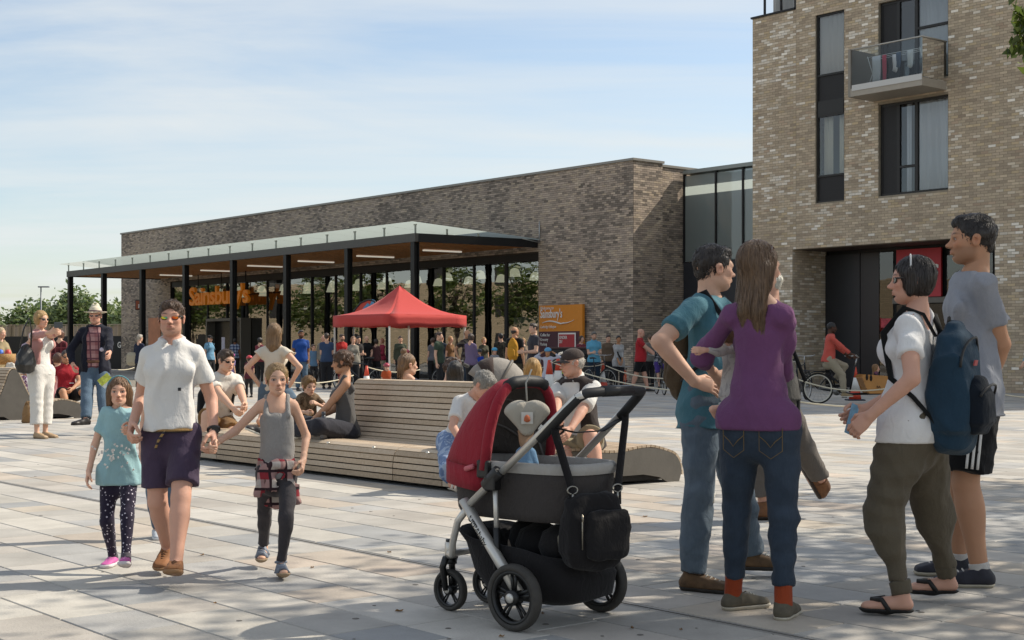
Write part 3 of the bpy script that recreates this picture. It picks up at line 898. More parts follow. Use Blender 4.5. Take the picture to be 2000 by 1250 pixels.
# big windows
for (a, b_, c, d), sd_ in ((w3, 5), (w2, 6)):
 win = MB(); frame_rect(win, a, b_, c, d, 0.10, 0.075)
 WN = wpart(win, 'window', FRM, flats)
 bb = b_ - (b_ - a) * 0.265
 pn = MB(); pn.obox(R0 + U * bb + V * 0.12 + UP * (c + .075), U * (b_ - bb - .075), V * 0.06, UP * (d - c - .15)); wpart(pn, 'panel', PNL, WN)
 m1 = a + (b_ - a) * 0.475
 for x in (bb, m1):
  pn = MB(); pn.obox(R0 + U * (x - .05) + V * 0.09 + UP * (c + .075), U * .1, V * .08, UP * (d - c - .15)); wpart(pn, 'mullion', FRM, WN)
 zt = c + (d - c) * (0.30 if sd_ == 5 else 0.62)
 if sd_ == 5:
  pn = MB(); pn.obox(R0 + U * (m1 + .05) + V * 0.09 + UP * (zt - .035), U * (bb - m1 - .1), V * .08, UP * .07); wpart(pn, 'transom', FRM, WN)
 else:
  pn = MB(); pn.obox(R0 + U * (a + .075) + V * 0.09 + UP * (zt - .035), U * (m1 - a - .125), V * .08, UP * .07); wpart(pn, 'transom', FRM, WN)
 pane(a + .075, m1 - .05, c + .075, d - .075, 0.14, WN); pane(m1 + .05, bb - .05, c + .075, d - .075, 0.14, WN)
 curtain(a + .05, m1 + .1, c, d, .2, WN, 'f0f0f0' if sd_ == 5 else 'e2e8ec', 26, seed=sd_)
 if sd_ == 5: curtain(m1 + .25, bb - .2, c, d, .22, WN, 'e6eaee', 8, seed=9)
 room(a, b_, c, d, WN)
# balcony
pj = 1.22
bal = MB(); sa, sb_ = rs(1849), rs(1849)
so = R0 + N_S * (pj + 0.005)
s_l = fac_s(1661, so); s_r = rs(1849)
zb0 = CH + (HZ - 176) / F * (so + U * fac_s(1740, so)).y
bal.obox(R0 + U * s_r + N_S * pj + UP * zb0, U * (s_l - s_r), V * (pj - 0.012), UP * 0.24)
BLC = wpart(bal, 'balcony', mat('balcony_slab', 'a59c8e', 0.6, var=0.06), flats)
x = MB(); x.obox(R0 + U * s_r + N_S * (pj + 0.02) + UP * (zb0 + 0.16), U * (s_l - s_r - .06), V * 0.018, UP * 0.17); wpart(x, 'edge_trim', mat('trim_light', 'c7c5c0', 0.5), BLC)
x = MB(); x.obox(R0 + U * (s_l - .0) + N_S * pj + UP * (zb0), U * 0.09, V * (pj - .012), UP * 1.42); wpart(x, 'side_fin', mat('fin', '8a8378', 0.6), BLC)
zg = zb0 + .26; hg = 1.12
def bglass(p, q):
 g = MB(); g.add([p, q, q + UP * hg, p + UP * hg], [(3, 2, 1, 0)]); wpart(g, 'glass_panel', GL_BALC, BLC)
pA = R0 + U * s_r + N_S * (pj - .03) + UP * zg; pB = R0 + U * (s_l - .02) + N_S * (pj - .03) + UP * zg; pM = pA.lerp(pB, .48)
bglass(pA, pM - U * .01); bglass(pM + U * .01, pB); bglass(pA + U * .015, R0 + U * (s_r + .015) + UP * zg)
x = MB(); x.tube([R0 + U * s_r + UP * (zg + hg + .02), pA + UP * (hg + .02), pB + UP * (hg + .02)], 0.025, 6); wpart(x, 'handrail', mat('rail', 'b9b5ac', 0.4, 0.7), BLC)
# laundry airer on the balcony
la = empty('clothes_airer', R0 + N_S * 0.6 + U * ((s_l + s_r) / 2) + UP * (zb0 + .24), 0, 'clothes airer hung with washing behind the balcony glass', 'clothes airer')
x = MB()
for k in (-.25, .25):
 x.tube([U * -.9 + V * k, U * -.9 + V * -k + UP * .95], .012, 5); x.tube([U * .9 + V * k, U * .9 + V * -k + UP * .95], .012, 5)
for k in (-.2, 0, .2): x.tube([U * -.95 + V * k + UP * .93, U * .95 + V * k + UP * .93], .008, 5)
x.build('rack', mat('white_wire', 'd9d9d6', 0.4), la)
for i, (u_, wd_, hh_, cc, k) in enumerate(((.62, .3, .8, 'c9c9cc', -.2), (.34, .14, .95, 'b8324a', -.2), (.1, .2, .5, 'd7d2d2', 0), (-.15, .16, .45, '4a5a70', -.2), (-.35, .14, .4, '8a8d92', 0), (-.55, .2, .5, 'd5d5d5', -.2), (-.8, .16, .6, '3b4452', .2))):
 g = MB()
 P = [[U * (u_ + wd_ * (t - .5)) + V * (k + .03 * math.sin(5 * t + j * .9) * j / 4) + UP * (.93 - hh_ * j / 5 - .04 * math.sin(4 * t) * (j == 5)) for t in np.linspace(0, 1, 6)] for j in range(6)]
 g.grid(P); g.build('garment', mat('wash_' + cc, cc, 0.9), la, solid=.012)
# shop front in the ground-floor opening
dep = 1.7
oL, oR = op[1], op[0]
x = MB(); x.obox(R0 + U * oR + V * 0.322 + UP * zo, U * (oL - oR), V * (dep - .3), UP * 0.25); wpart(x, 'soffit', mat('soffit_brown', '4a3b31', 0.7), flats)
x = MB(); x.obox(R0 + U * (oR - .3) + V * .322, U * .3, V * (dep - .3), UP * zo); wpart(x, 'reveal_wall', mort_l, flats)
x = MB(); x.obox(R0 + U * oL + V * .322, U * .3, V * (dep - .3), UP * zo)
RV = wpart(x, 'reveal_wall', mort_l, flats)
bricks_on(RV, R0 + U * (oL), V, -U, 0.0, dep, 0.0, zo, [], PAL_F, zone_f, gain=1.9, seed=12)
Pn = lambda px: rs(px, dep)
def shop(pxl, pxr, z0, z1, name, m, off=0.0, th=.06):
 x = MB(); a = Pn(pxr); b = Pn(pxl)
 x.obox(R0 + U * a + V * (dep - off) + UP * z0, U * (b - a), V * th, UP * (z1 - z0)); return wpart(x, name, m, SHF)
SHF = MB().obox(R0 + U * oR + V * (dep + .1), U * (oL - oR), V * .1, UP * zo)
SHF = wpart(SHF, 'shop_front', mat('shop_back', '15130f', 0.5), flats)
BLK = mat('shop_black', '242427', 0.4, var=0.1, vscale=1.5)
zs = lambda px, py: rz(px, py, dep)
shop(1582, 1613, 0.0, zo - .15, 'shop_panel', mat('shop_reflective', '6d675e', 0.25, 0.4), .02)
shop(1614, 1681, 0.0, zo - .12, 'shop_panel', BLK, .05)
shop(1682, 1718, 0.0, zo - .12, 'shop_panel', mat('shop_black2', '1b1a1c', 0.35), .03)
shop(1719, 1745, 0.0, zo - .12, 'window_pane', GL_FLAT, .02, .01)
sg = shop(1755, 1842, zs(1800, 580), zs(1800, 486), 'shop_sign', mat('sign_red', 'b9323a', 0.5, var=0.03), .12, .08)
shop(1745, 1850, zs(1800, 592), zs(1800, 581), 'door_header', mat('header', '6a655c', 0.5), .06)
shop(1752, 1850, 0.0, zs(1800, 594), 'shop_door', mat('door_glass_dark', '191a1c', 0.12), .02)
shop(1851, 1940, 0.4, zo - .35, 'window_pane', GL_FLAT, .03, .01)
shop(1722, 1750, zs(1740, 640), zs(1740, 622), 'red_notice', mat('notice_red2', 'b04048', 0.6, var=.5, vscale=9), .04, .005)
pt = R0 + V * (dep - .135) + U * Pn(1763)
place_text('lettering', 'Argos', .78, pt + UP * zs(1800, 541), -U, UP, WH, None, 0.02, 0.014, shear=.15, sx=.72)
lt = bpy.context.scene.objects[-1] if False else None
for o in bpy.data.objects:
 if o.name.startswith('lettering') and o.parent is None:
  o.parent = SHF; off = Vector((0, 0, 0)); r = SHF
  while r is not None: off += r.location; r = r.parent
  o.location = -off
sw = MB(); pts = []
for i in range(11):
 t = i / 10; px = 1786 + 46 * t; py = 551 + 6 * math.sin(math.pi * (t * .75)) - 6 * t
 pts.append(R0 + V * (dep - .14) + U * Pn(px) + UP * zs(px, py))
sw.tube(pts, [0.02 + 0.045 * math.sin(math.pi * t / 10) for t in range(11)], 6, flat=.3, up=V); wpart(sw, 'smile', WH, SHF)
# ================================================================== trees
LEAF = None
def leaf_mat(name, tl=0.35):
 m = bpy.data.materials.new(name); n, l = nodes_of(m); nt = m.node_tree
 n.remove(n['Principled BSDF'])
 a = n.new('ShaderNodeAttribute'); a.attribute_name = 'Col'
 df = n.new('ShaderNodeBsdfDiffuse'); tr = n.new('ShaderNodeBsdfTranslucent'); gl = n.new('ShaderNodeBsdfGlossy')
 gl.inputs['Roughness'].default_value = .45
 l.new(a.outputs['Color'], df.inputs[0]); l.new(mixc(nt, .35, a.outputs['Color'], (0.20, 0.28, 0.03, 1)), tr.inputs[0])
 m1 = n.new('ShaderNodeMixShader'); m1.inputs[0].default_value = tl
 l.new(df.outputs[0], m1.inputs[1]); l.new(tr.outputs[0], m1.inputs[2])
 m2 = n.new('ShaderNodeMixShader'); m2.inputs[0].default_value = .06
 l.new(m1.outputs[0], m2.inputs[1]); l.new(gl.outputs[0], m2.inputs[2])
 l.new(m2.outputs[0], n['Material Output'].inputs['Surface'])
 return m
LEAFM = leaf_mat('leaf')
BARK = mat('bark', '5a4d40', 0.9, var=.3, vscale=12, bmp=.6, bscale=30)
def fast_mesh(name, v, f, cols=None, smooth=False):
 me = bpy.data.meshes.new(name)
 v = np.asarray(v, dtype=np.float32); f = np.asarray(f, dtype=np.int32)
 k = f.shape[1]
 me.vertices.add(len(v)); me.vertices.foreach_set('co', v.ravel())
 me.loops.add(f.size); me.loops.foreach_set('vertex_index', f.ravel())
 me.polygons.add(len(f)); me.polygons.foreach_set('loop_start', np.arange(0, f.size, k, dtype=np.int32))
 me.polygons.foreach_set('loop_total', np.full(len(f), k, dtype=np.int32))
 if smooth: me.polygons.foreach_set('use_smooth', np.ones(len(f), dtype=bool))
 if cols is not None:
  at = me.color_attributes.new('Col', 'FLOAT_COLOR', 'POINT')
  at.data.foreach_set('color', np.asarray(cols, dtype=np.float32).ravel())
 me.update(calc_edges=True); me.validate()
 return me
def leaves(pts, size, rg, pal, flat=0.4):
 n = len(pts)
 a = rg.normal(size=(n, 3)); a[:, 2] *= flat; a /= np.linalg.norm(a, axis=1)[:, None]
 b = rg.normal(size=(n, 3)); b -= a * (a * b).sum(1)[:, None]; b /= np.linalg.norm(b, axis=1)[:, None]
 s = size * rg.uniform(.6, 1.3, (n, 1))
 c = np.cross(a, b)
 v = np.stack([pts - a * s, pts + b * s * .45 + c * s * .12, pts + a * s, pts - b * s * .45 + c * s * .12], 1).reshape(-1, 3)
 f = np.arange(4 * n).reshape(n, 4)
 pal = np.array([lin(p) for p in pal]); ci = rg.integers(0, len(pal), n)
 col = pal[ci] * rg.uniform(.7, 1.25, (n, 1)); col[:, 3] = 1
 return v, f, np.repeat(col, 4, 0)
def make_tree(base, lobes, nclump, nleaf, lsize, pal, label, seed, trunk_h=2.2, tr=0.12, group=None, spread=.35, name='tree', extra=None, shell=.55):
 """lobes: list of (centre, radii) relative to the base"""
 rg = np.random.default_rng(seed)
 base = Vector(base)
 t = empty(name, base, 0, label, 'tree', group)
 cl = []
 wts = np.array([r[0] * r[1] * r[2] for _, r in lobes]) ** .67; wts = wts / wts.sum()
 for c, r in [lobes[i] for i in rg.choice(len(lobes), nclump, p=wts)]:
  d = rg.normal(size=3); d /= np.linalg.norm(d); q = rg.uniform(shell, 1.0) ** .6
  cl.append(np.array(c) + d * np.array(r) * q)
 cl = np.array(cl)
 if extra is not None: cl = np.vstack([cl, np.array(extra)])
 cs = rg.uniform(.6, 1.4, len(cl)) * spread
 idx = rg.integers(0, len(cl), nleaf)
 pts = cl[idx] + rg.normal(size=(nleaf, 3)) * cs[idx][:, None] * np.array([1, 1, .7])
 v, f, c = leaves(pts, lsize, rg, pal)
 link_mesh('crown', fast_mesh('crown', v, f, c), LEAFM, t)
 mb = MB()
 ctr = Vector(np.mean([l[0] for l in lobes], axis=0).tolist())
 top = Vector((ctr.x * .6, ctr.y * .6, ctr.z))
 mb.tube([(0, 0, -.05), (0.02, 0, trunk_h * .5), (.03, .02, trunk_h), top], [tr * 1.25, tr, tr * .8, tr * .3], 9)
 for p in cl[::max(1, len(cl) // 26)]:
  p = Vector(p.tolist()); k = rg.uniform(.55, 1.0)
  s = Vector((.03, .02, trunk_h)).lerp(top, rg.uniform(0, .8))
  mid = s.lerp(p, .5) + Vector((0, 0, .12 * (p - s).length))
  mb.tube([s, mid, p], [tr * .42, tr * .25, tr * .08], 5)
 mb.build('trunk', BARK, t)
 return t
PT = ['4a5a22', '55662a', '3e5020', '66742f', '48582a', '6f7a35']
PF = ['66764c', '728254', '5c6e4a', '84905c', '6c7e56']  # leaf colours lightened to put distance haze into the far trees
# plaza trees to the right, out of the picture: their crowns shade the foreground
TREE_N = [((7.9, 9.4, 0), 31), ((10.6, 12.6, 0), 32), ((4.7, 4.6, 0), 33)]
make_tree((8.0, 9.6, 0), [((-0.6, 0, 6.2), (2.3, 2.2, 2.0)), ((.9, .7, 6.9), (1.8, 1.8, 1.6)), ((-1.3, -.9, 5.1), (1.5, 1.5, 1.2))], 120, 5200, .085, PT,
   'plaza tree whose leafy branch hangs into the top right corner', 31, 2.6, .13, 'plaza trees beside the seating', .33, 'plaza_tree')
make_tree((11.2, 13.4, 0), [((-.4, 0, 6.2), (2.2, 2.2, 2.0)), ((.8, .5, 6.8), (1.7, 1.7, 1.5))], 100, 4600, .085, PT,
   'plaza tree standing beyond the right edge, farther from the camera', 32, 2.6, .13, 'plaza trees beside the seating', .33, 'plaza_tree')
make_tree((5.3, 6.0, 0), [((-.5, .2, 6.0), (2.2, 1.7, 1.6)), ((.8, 0, 6.4), (1.7, 1.5, 1.4))], 90, 3600, .085, PT,
   'plaza tree standing beyond the right edge, nearest the camera', 33, 2.6, .13, 'plaza trees beside the seating', .33, 'plaza_tree')
# drooping spray in the corner belongs to the first tree
_tr = [o for o in bpy.data.objects if o.name == 'plaza_tree'][0]
def spray():
 rg = np.random.default_rng(5)
 mb = MB()
 b0_ = Vector((8.0, 9.6, 0))
 A1 = Vector((-.9, .4, 5.3)); tip = Wp(2004, 40, 11.0) - b0_
 tips = [Wp(1978, 95, 11.0) - b0_, Wp(1998, 110, 11.0) - b0_, Wp(1985, 20, 11.0) - b0_, Wp(2030, 80, 11.0) - b0_, Wp(2010, 150, 11.2) - b0_]
 mb.tube([A1, A1.lerp(tip, .5) + Vector((0, 0, .25)), tip], [.03, .02, .008], 5)
 pts = []
 for tp in tips:
  mb.tube([tip, tip.lerp(tp, .5) + Vector((0, 0, .05)), tp], [.008, .005, .003], 4)
  for i in range(30):
   q = tip.lerp(tp, i / 29.0); pts.append((q.x + rg.normal() * .03, q.y + rg.normal() * .04, q.z + rg.normal() * .03))
 for i in range(160):
  q = A1.lerp(tip, rg.uniform(.35, 1)); pts.append((q.x + rg.normal() * .12, q.y + rg.normal() * .12, q.z + .2 + rg.normal() * .12))
 v, f, c = leaves(np.array(pts), .058, rg, PT, 1.6)
 setp(link_mesh('leaf_spray', fast_mesh('leaf_spray', v, f, c), LEAFM, _tr), kind='stuff')
 mb.build('branch', BARK, _tr)
spray()
# far trees behind the fence
def far_tree(px, ytop, d, wpx, ybase, label, seed, nl=1500):
 x = (px - 1000) / F * d; h = CH + (HZ - ytop) / F * d; rw = wpx / F * d / 2
 zb = 1.0
 rg = np.random.default_rng(seed); lob = []
 for i in range(5):
  lob.append(((rg.uniform(-.5, .5) * rw, rg.uniform(-.4, .4) * rw, h - (h - zb) * rg.uniform(.25, .6)), (rw * rg.uniform(.45, .7), rw * .6, (h - zb) * rg.uniform(.22, .36))))
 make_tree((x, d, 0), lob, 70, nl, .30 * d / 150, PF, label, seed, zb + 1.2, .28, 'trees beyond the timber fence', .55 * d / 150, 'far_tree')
far_tree(128, 562, 150, 105, 640, 'tall airy tree rising above the fence beside the left post', 51, 2600)
far_tree(38, 600, 160, 110, 640, 'low bushy tree above the fence at the left edge of the photo', 52)
far_tree(95, 596, 165, 60, 640, 'small round tree between the left edge and the tall airy tree', 53)
far_tree(195, 590, 160, 90, 640, 'broad tree behind the man in the hat', 54)
far_tree(228, 604, 150, 60, 640, 'pale bushy tree just left of the supermarket corner', 55)
far_tree(250, 588, 140, 34, 640, 'dark conical tree touching the supermarket corner', 56)
far_tree(-40, 596, 155, 120, 640, 'bushy tree half outside the left edge of the photo', 57)
far_tree(155, 606, 158, 60, 640, 'low tree directly right of the tall airy tree', 58)
# small spray at the left edge of the photo
# trees and housing across the square, seen mirrored in the shop glazing
for i in range(9):
 d = 56 + i * 5.2; x = -44 - 3.5 * (i % 2)
 rg = np.random.default_rng(70 + i); lob = [((0, 0, 5.2), (2.2, 2.2, 2.2)), ((rg.uniform(-1, 1), rg.uniform(-1, 1), 6.6), (1.6, 1.6, 1.7)), ((rg.uniform(-1.4, 1.4), rg.uniform(-1.4, 1.4), 4.2), (1.7, 1.7, 1.4))]
 make_tree((x, d, 0), lob, 60, 3000, .17, PT, 'street tree mirrored in the supermarket glass', 70 + i, 2.4, .14, 'street trees mirrored in the glazing', .4, 'street_tree')
hb = MB(); hb.obox((-66, 30, 0), (-10, 0, 0), (0, 100, 0), (0, 0, 7.2))
ho = empty('terrace_of_houses', (-66, 75, 0), 0, 'pale brick terrace mirrored in the supermarket glass', 'building')
o_ = hb.build('wall', brick_tex('brick_pale', 'a08d74', 'b3a086', '95886f'), ho); o_.location = (66, -75, 0)
for i in range(10):
 for z in (1.0, 4.2, 7.0):
  g = MB(); g.box((.01, -32 + i * 7, z + .8), (.06, 1.6, 1.7)); g.build('window', FRM, ho)
# ================================================================== left background: fence, hoarding, lamp post
fa = Vector((-60, 108, 0)); fb_ = Vector((-14, 96, 0))
fence = empty('timber_fence', fa, 0, 'long pale timber boundary fence below the far trees', 'fence')
fd = (fb_ - fa); fl_ = fd.length; fdn = fd.normalized()
fm = [mat('fence_a', 'a08f7c', 0.9, var=.12), mat('fence_b', '98876f', 0.9, var=.12), mat('fence_c', 'ad9c88', 0.9, var=.12)]
nb = 150
me_b = MB().obox((0, 0, 0), fdn * (fl_ / nb - .02), Vector((fdn.y, -fdn.x, 0)) * -.03, UP * 2.95).mesh('board')
meb = []
for m_ in fm:
 q = me_b.copy(); q.materials.append(m_); meb.append(q)
for i in range(nb):
 link_mesh('board', meb[(i * 7 + i // 5) % 3], None, fence, loc=fdn * (i * fl_ / nb) + UP * (.03 * math.sin(i * 2.1)))
for i in range(16):
 q = MB(); q.obox(fdn * (i * fl_ / 15.2) + Vector((fdn.y, -fdn.x, 0)) * .0, fdn * .12, Vector((fdn.y, -fdn.x, 0)) * .1, UP * 3.05); q.build('post', fm[1], fence)
q = MB(); q.obox(UP * 2.98, fdn * fl_, Vector((fdn.y, -fdn.x, 0)) * .06, UP * .06); q.build('top_rail', fm[2], fence)
ha = Wp(-150, 685, 97); hb_ = Wp(262, 685, 90)
ha.z = 0; hb_.z = 0
hd = (hb_ - ha).normalized(); hl = (hb_ - ha).length
hn = Vector((hd.y, -hd.x, 0))
hoard = empty('black_hoarding', ha, 0, 'black site hoarding with white capital letters in front of the timber fence', 'hoarding')
for i in range(6):
 q = MB(); q.obox(hd * (i * hl / 6 + .01), hd * (hl / 6 - .02), -hn * .06, UP * 2.12); q.build('hoarding_panel', mat('hoarding_black', '17181a', .6, var=.1), hoard)
sx0 = ((229.5 - 1000) / F)
k = (sx0 * ha.y - ha.x) / (hd.x - sx0 * hd.y)
place_text('lettering', 'G SHO', .52, hd * k + hn * .02 + UP * (CH + (HZ - 679) / F * (ha + hd * k).y), hd, UP, WH, hoard, .01, .008, sx=.78)
lp = empty('lamp_post', (Wp(80, 685, 130).x, 130, 0), 0, 'slim grey street lamp rising beside the tall airy tree', 'street lamp')
q = MB(); q.tube([(0, 0, 0), (0, 0, 3), (0, 0, 7)], [.11, .09, .06], 8); q.build('pole', mat('lamp_grey', '6f7276', .5, .4), lp)
q = MB(); q.box((.25, 0, 7.0), (1.0, .3, .12)); q.build('lamp_head', MATS['lamp_grey'], lp, bevel=.03)
# ================================================================== figures: implicit surfaces
def npv(*a): return np.array(a, dtype=np.float64)
def rotx(a): c, s = math.cos(a), math.sin(a); return np.array([[1, 0, 0], [0, c, -s], [0, s, c]])
def roty(a): c, s = math.cos(a), math.sin(a); return np.array([[c, 0, s], [0, 1, 0], [-s, 0, c]])
def rotz(a): c, s = math.cos(a), math.sin(a); return np.array([[c, -s, 0], [s, c, 0], [0, 0, 1]])
def unit(v): return v / (np.linalg.norm(v) + 1e-12)
def frame_z(d, hint):
 """rotation whose z axis is d and whose y axis is near hint"""
 z = unit(d); y = hint - z * np.dot(hint, z)
 if np.linalg.norm(y) < 1e-5: y = npv(.3, .5, .7) - z * np.dot(npv(.3, .5, .7), z)
 y = unit(y); x = np.cross(y, z)
 return np.stack([x, y, z], 1)
class Prim:
 """loft: along local z, stations z, rx, ry (+ centre offsets), flat or rounded ends"""
 def __init__(s, o, M, z, rx, ry=None, cx=None, cy=None, n=2.0, cap=(1, 1), k=0.02, op='add'):
  s.o = np.asarray(o, float); s.M = np.asarray(M, float); s.z = np.asarray(z, float); s.rx = np.asarray(rx, float)
  s.ry = s.rx if ry is None else np.asarray(ry, float)
  s.cx = None if cx is None else np.asarray(cx, float); s.cy = None if cy is None else np.asarray(cy, float)
  s.n = n; s.cap = cap; s.k = k; s.op = op
  m = max(s.rx.max(), s.ry.max())
  if s.cx is not None: m += np.abs(s.cx).max()
  if s.cy is not None: m += np.abs(s.cy).max()
  e = m
  a = s.o + s.M @ npv(0, 0, s.z[0] - (s.rx[0] if cap[0] else 0)); b = s.o + s.M @ npv(0, 0, s.z[-1] + (s.rx[-1] if cap[1] else 0))
  s.lo = np.minimum(a, b) - e; s.hi = np.maximum(a, b) + e
 def ev(s, X, Y, Z):
  dx = X - s.o[0]; dy = Y - s.o[1]; dz = Z - s.o[2]; M = s.M
  lx = M[0, 0] * dx + M[1, 0] * dy + M[2, 0] * dz
  ly = M[0, 1] * dx + M[1, 1] * dy + M[2, 1] * dz
  lz = M[0, 2] * dx + M[1, 2] * dy + M[2, 2] * dz
  rx = np.interp(lz, s.z, s.rx); ry = rx if s.ry is s.rx else np.interp(lz, s.z, s.ry)
  if s.cx is not None: lx = lx - np.interp(lz, s.z, s.cx)
  if s.cy is not None: ly = ly - np.interp(lz, s.z, s.cy)
  out = np.maximum(s.z[0] - lz, lz - s.z[-1])
  if s.cap[0] and s.cap[1]:
   oz = np.maximum(out, 0)
   q = np.sqrt((lx / rx) ** 2 + (ly / ry) ** 2 + (oz / np.minimum(rx, ry)) ** 2) if s.n == 2 else (np.abs(lx / rx) ** s.n + np.abs(ly / ry) ** s.n + (oz / np.minimum(rx, ry)) ** 2) ** (1 / s.n)
   return (q - 1) * np.minimum(rx, ry)
  o0 = np.maximum(s.z[0] - lz, 0) if s.cap[0] else 0.0
  o1 = np.maximum(lz - s.z[-1], 0) if s.cap[1] else 0.0
  oz = o0 + o1
  q = (np.abs(lx / rx) ** s.n + np.abs(ly / ry) ** s.n + (oz / np.minimum(rx, ry)) ** s.n) ** (1.0 / s.n)
  d = (q - 1) * np.minimum(rx, ry)
  if not s.cap[0]: d = np.maximum(d, s.z[0] - lz)
  if not s.cap[1]: d = np.maximum(d, lz - s.z[-1])
  return d
def cone(a, b, ra, rb, k=0.02, hint=None, flat=1.0, cap=(1, 1), mid=None, op='add'):
 a = np.asarray(a, float); b = np.asarray(b, float); L = np.linalg.norm(b - a)
 if L < 1e-6: b = a + npv(0, 0, 1e-4); L = 1e-4
 M = frame_z(b - a, npv(0, -1, 0.01) if hint is None else np.asarray(hint, float))
 if mid is None: z = [0, L]; r = [ra, rb]
 else:
  z = [0] + [L * t for t, _ in mid] + [L]; r = [ra] + [q for _, q in mid] + [rb]
 r = np.array(r)
 return Prim(a, M, z, r, r * flat, k=k, cap=cap, op=op)
def ball(c, r, M=None, k=0.02, op='add'):
 """ellipsoid"""
 r = (r, r, r) if isinstance(r, (int, float)) else r
 p = Prim(c, np.eye(3) if M is None else M, [-1e-3, 1e-3], [r[0], r[0]], [r[1], r[1]], k=k, op=op)
 p.er = r
 e = max(r)
 p.lo = np.asarray(c, float) - e; p.hi = np.asarray(c, float) + e
 def ev(X, Y, Z, s=p):
  dx = X - s.o[0]; dy = Y - s.o[1]; dz = Z - s.o[2]; M = s.M
  lx = (M[0, 0] * dx + M[1, 0] * dy + M[2, 0] * dz) / r[0]
  ly = (M[0, 1] * dx + M[1, 1] * dy + M[2, 1] * dz) / r[1]
  lz = (M[0, 2] * dx + M[1, 2] * dy + M[2, 2] * dz) / r[2]
  q = np.sqrt(lx * lx + ly * ly + lz * lz)
  return (q - 1) * min(r)
 p.ev = ev
 return p
def half(o, n, k=0.0):
 """cut away everything on the n side of o"""
 o = np.asarray(o, float); n = unit(np.asarray(n, float))
 class H: pass
 h = H(); h.op = 'cut'
 h.ev = lambda X, Y, Z: (X - o[0]) * n[0] + (Y - o[1]) * n[1] + (Z - o[2]) * n[2]
 return h
def field(prims, lo, hi, h, disp=None):
 n = np.maximum(np.ceil((hi - lo) / h).astype(int) + 1, 4)
 xs = lo[0] + h * np.arange(n[0]); ys = lo[1] + h * np.arange(n[1]); zs = lo[2] + h * np.arange(n[2])
 D = np.full(tuple(n), 0.5, dtype=np.float64)
 for p in prims:
  if p.op in ('cut',): continue
  mg = max(2.5 * h, p.k + h)
  i0 = np.clip(np.floor((p.lo - mg - lo) / h).astype(int), 0, n); i1 = np.clip(np.ceil((p.hi + mg - lo) / h).astype(int) + 1, 0, n)
  if np.any(i1 <= i0): continue
  sl = tuple(slice(a, b) for a, b in zip(i0, i1))
  X = xs[sl[0]][:, None, None]; Y = ys[sl[1]][None, :, None]; Z = zs[sl[2]][None, None, :]
  d = p.ev(X, Y, Z) + np.zeros((len(xs[sl[0]]), len(ys[sl[1]]), len(zs[sl[2]])))
  a = D[sl]; k = max(p.k, 1e-5)
  if p.op == 'add':
   hh = np.clip(0.5 + 0.5 * (a - d) / k, 0, 1); D[sl] = a + (d - a) * hh - k * hh * (1 - hh)
  else:
   hh = np.clip(0.5 - 0.5 * (a + d) / k, 0, 1); D[sl] = a + (-d - a) * hh + k * hh * (1 - hh)
 X = xs[:, None, None]; Y = ys[None, :, None]; Z = zs[None, None, :]
 if disp is not None:
  m = np.abs(D) < 0.05
  ii = np.nonzero(m)
  D[m] += disp(xs[ii[0]], ys[ii[1]], zs[ii[2]])
 for p in prims:
  if p.op == 'cut': D = np.maximum(D, p.ev(X, Y, Z))
 return D, xs, ys, zs
_E = [((0, 0, 0), 0), ((0, 1, 0), 0), ((0, 0, 1), 0), ((0, 1, 1), 0), ((0, 0, 0), 1), ((1, 0, 0), 1), ((0, 0, 1), 1), ((1, 0, 1), 1), ((0, 0, 0), 2), ((1, 0, 0), 2), ((0, 1, 0), 2), ((1, 1, 0), 2)]
def nets(D, xs, ys, zs, h):
 """naive surface nets"""
 D = np.pad(D, 1, constant_values=0.5)
 S = D < 0
 nx, ny, nz = D.shape
 c = [S[i:nx - 1 + i, j:ny - 1 + j, k:nz - 1 + k] for i in (0, 1) for j in (0, 1) for k in (0, 1)]
 anyS = c[0].copy(); allS = c[0].copy()
 for q in c[1:]: anyS |= q; allS &= q
 act = anyS & ~allS
 I, J, K = np.nonzero(act)
 if len(I) == 0: return np.zeros((0, 3)), np.zeros((0, 4), int)
 idx = np.full(act.shape, -1, dtype=np.int64); idx[I, J, K] = np.arange(len(I))
 acc = np.zeros((len(I), 3)); cnt = np.zeros(len(I))
 for (oi, oj, ok), ax in _E:
  a = D[I + oi, J + oj, K + ok]; b = D[I + oi + (ax == 0), J + oj + (ax == 1), K + ok + (ax == 2)]
  m = (a < 0) != (b < 0)
  t = np.where(m, a / np.where(np.abs(a - b) < 1e-12, 1, a - b), 0)
  p = np.stack([oi + (t if ax == 0 else 0 * t), oj + (t if ax == 1 else 0 * t), ok + (t if ax == 2 else 0 * t)], 1)
  acc[m] += p[m]; cnt[m] += 1
 pos = acc / np.maximum(cnt, 1)[:, None] + np.stack([I, J, K], 1)
 v = (pos - 1) * h + np.array([xs[0], ys[0], zs[0]])
 fs = []
 for ax in range(3):
  sa = [slice(None)] * 3; sb = [slice(None)] * 3
  sa[ax] = slice(0, -1); sb[ax] = slice(1, None)
  A = S[tuple(sa)]; B = S[tuple(sb)]
  e = np.nonzero(A != B)
  ins = A[e]
  e = [np.array(q) for q in e]
  u, w = [(1, 2), (2, 0), (0, 1)][ax]
  ok = (e[u] > 0) & (e[w] > 0) & (e[u] < D.shape[u] - 1) & (e[w] < D.shape[w] - 1)
  e = [q[ok] for q in e]; ins = ins[ok]
  def cell(du, dw):
   q = [e[0].copy(), e[1].copy(), e[2].copy()]; q[u] -= du; q[w] -= dw
   return idx[q[0], q[1], q[2]]
  a, b, cc, d = cell(1, 1), cell(0, 1), cell(0, 0), cell(1, 0)
  f = np.stack([a, b, cc, d], 1)
  f[~ins] = f[~ins][:, ::-1]
  fs.append(f)
 f = np.concatenate(fs); f = f[(f >= 0).all(1)]
 return v, f
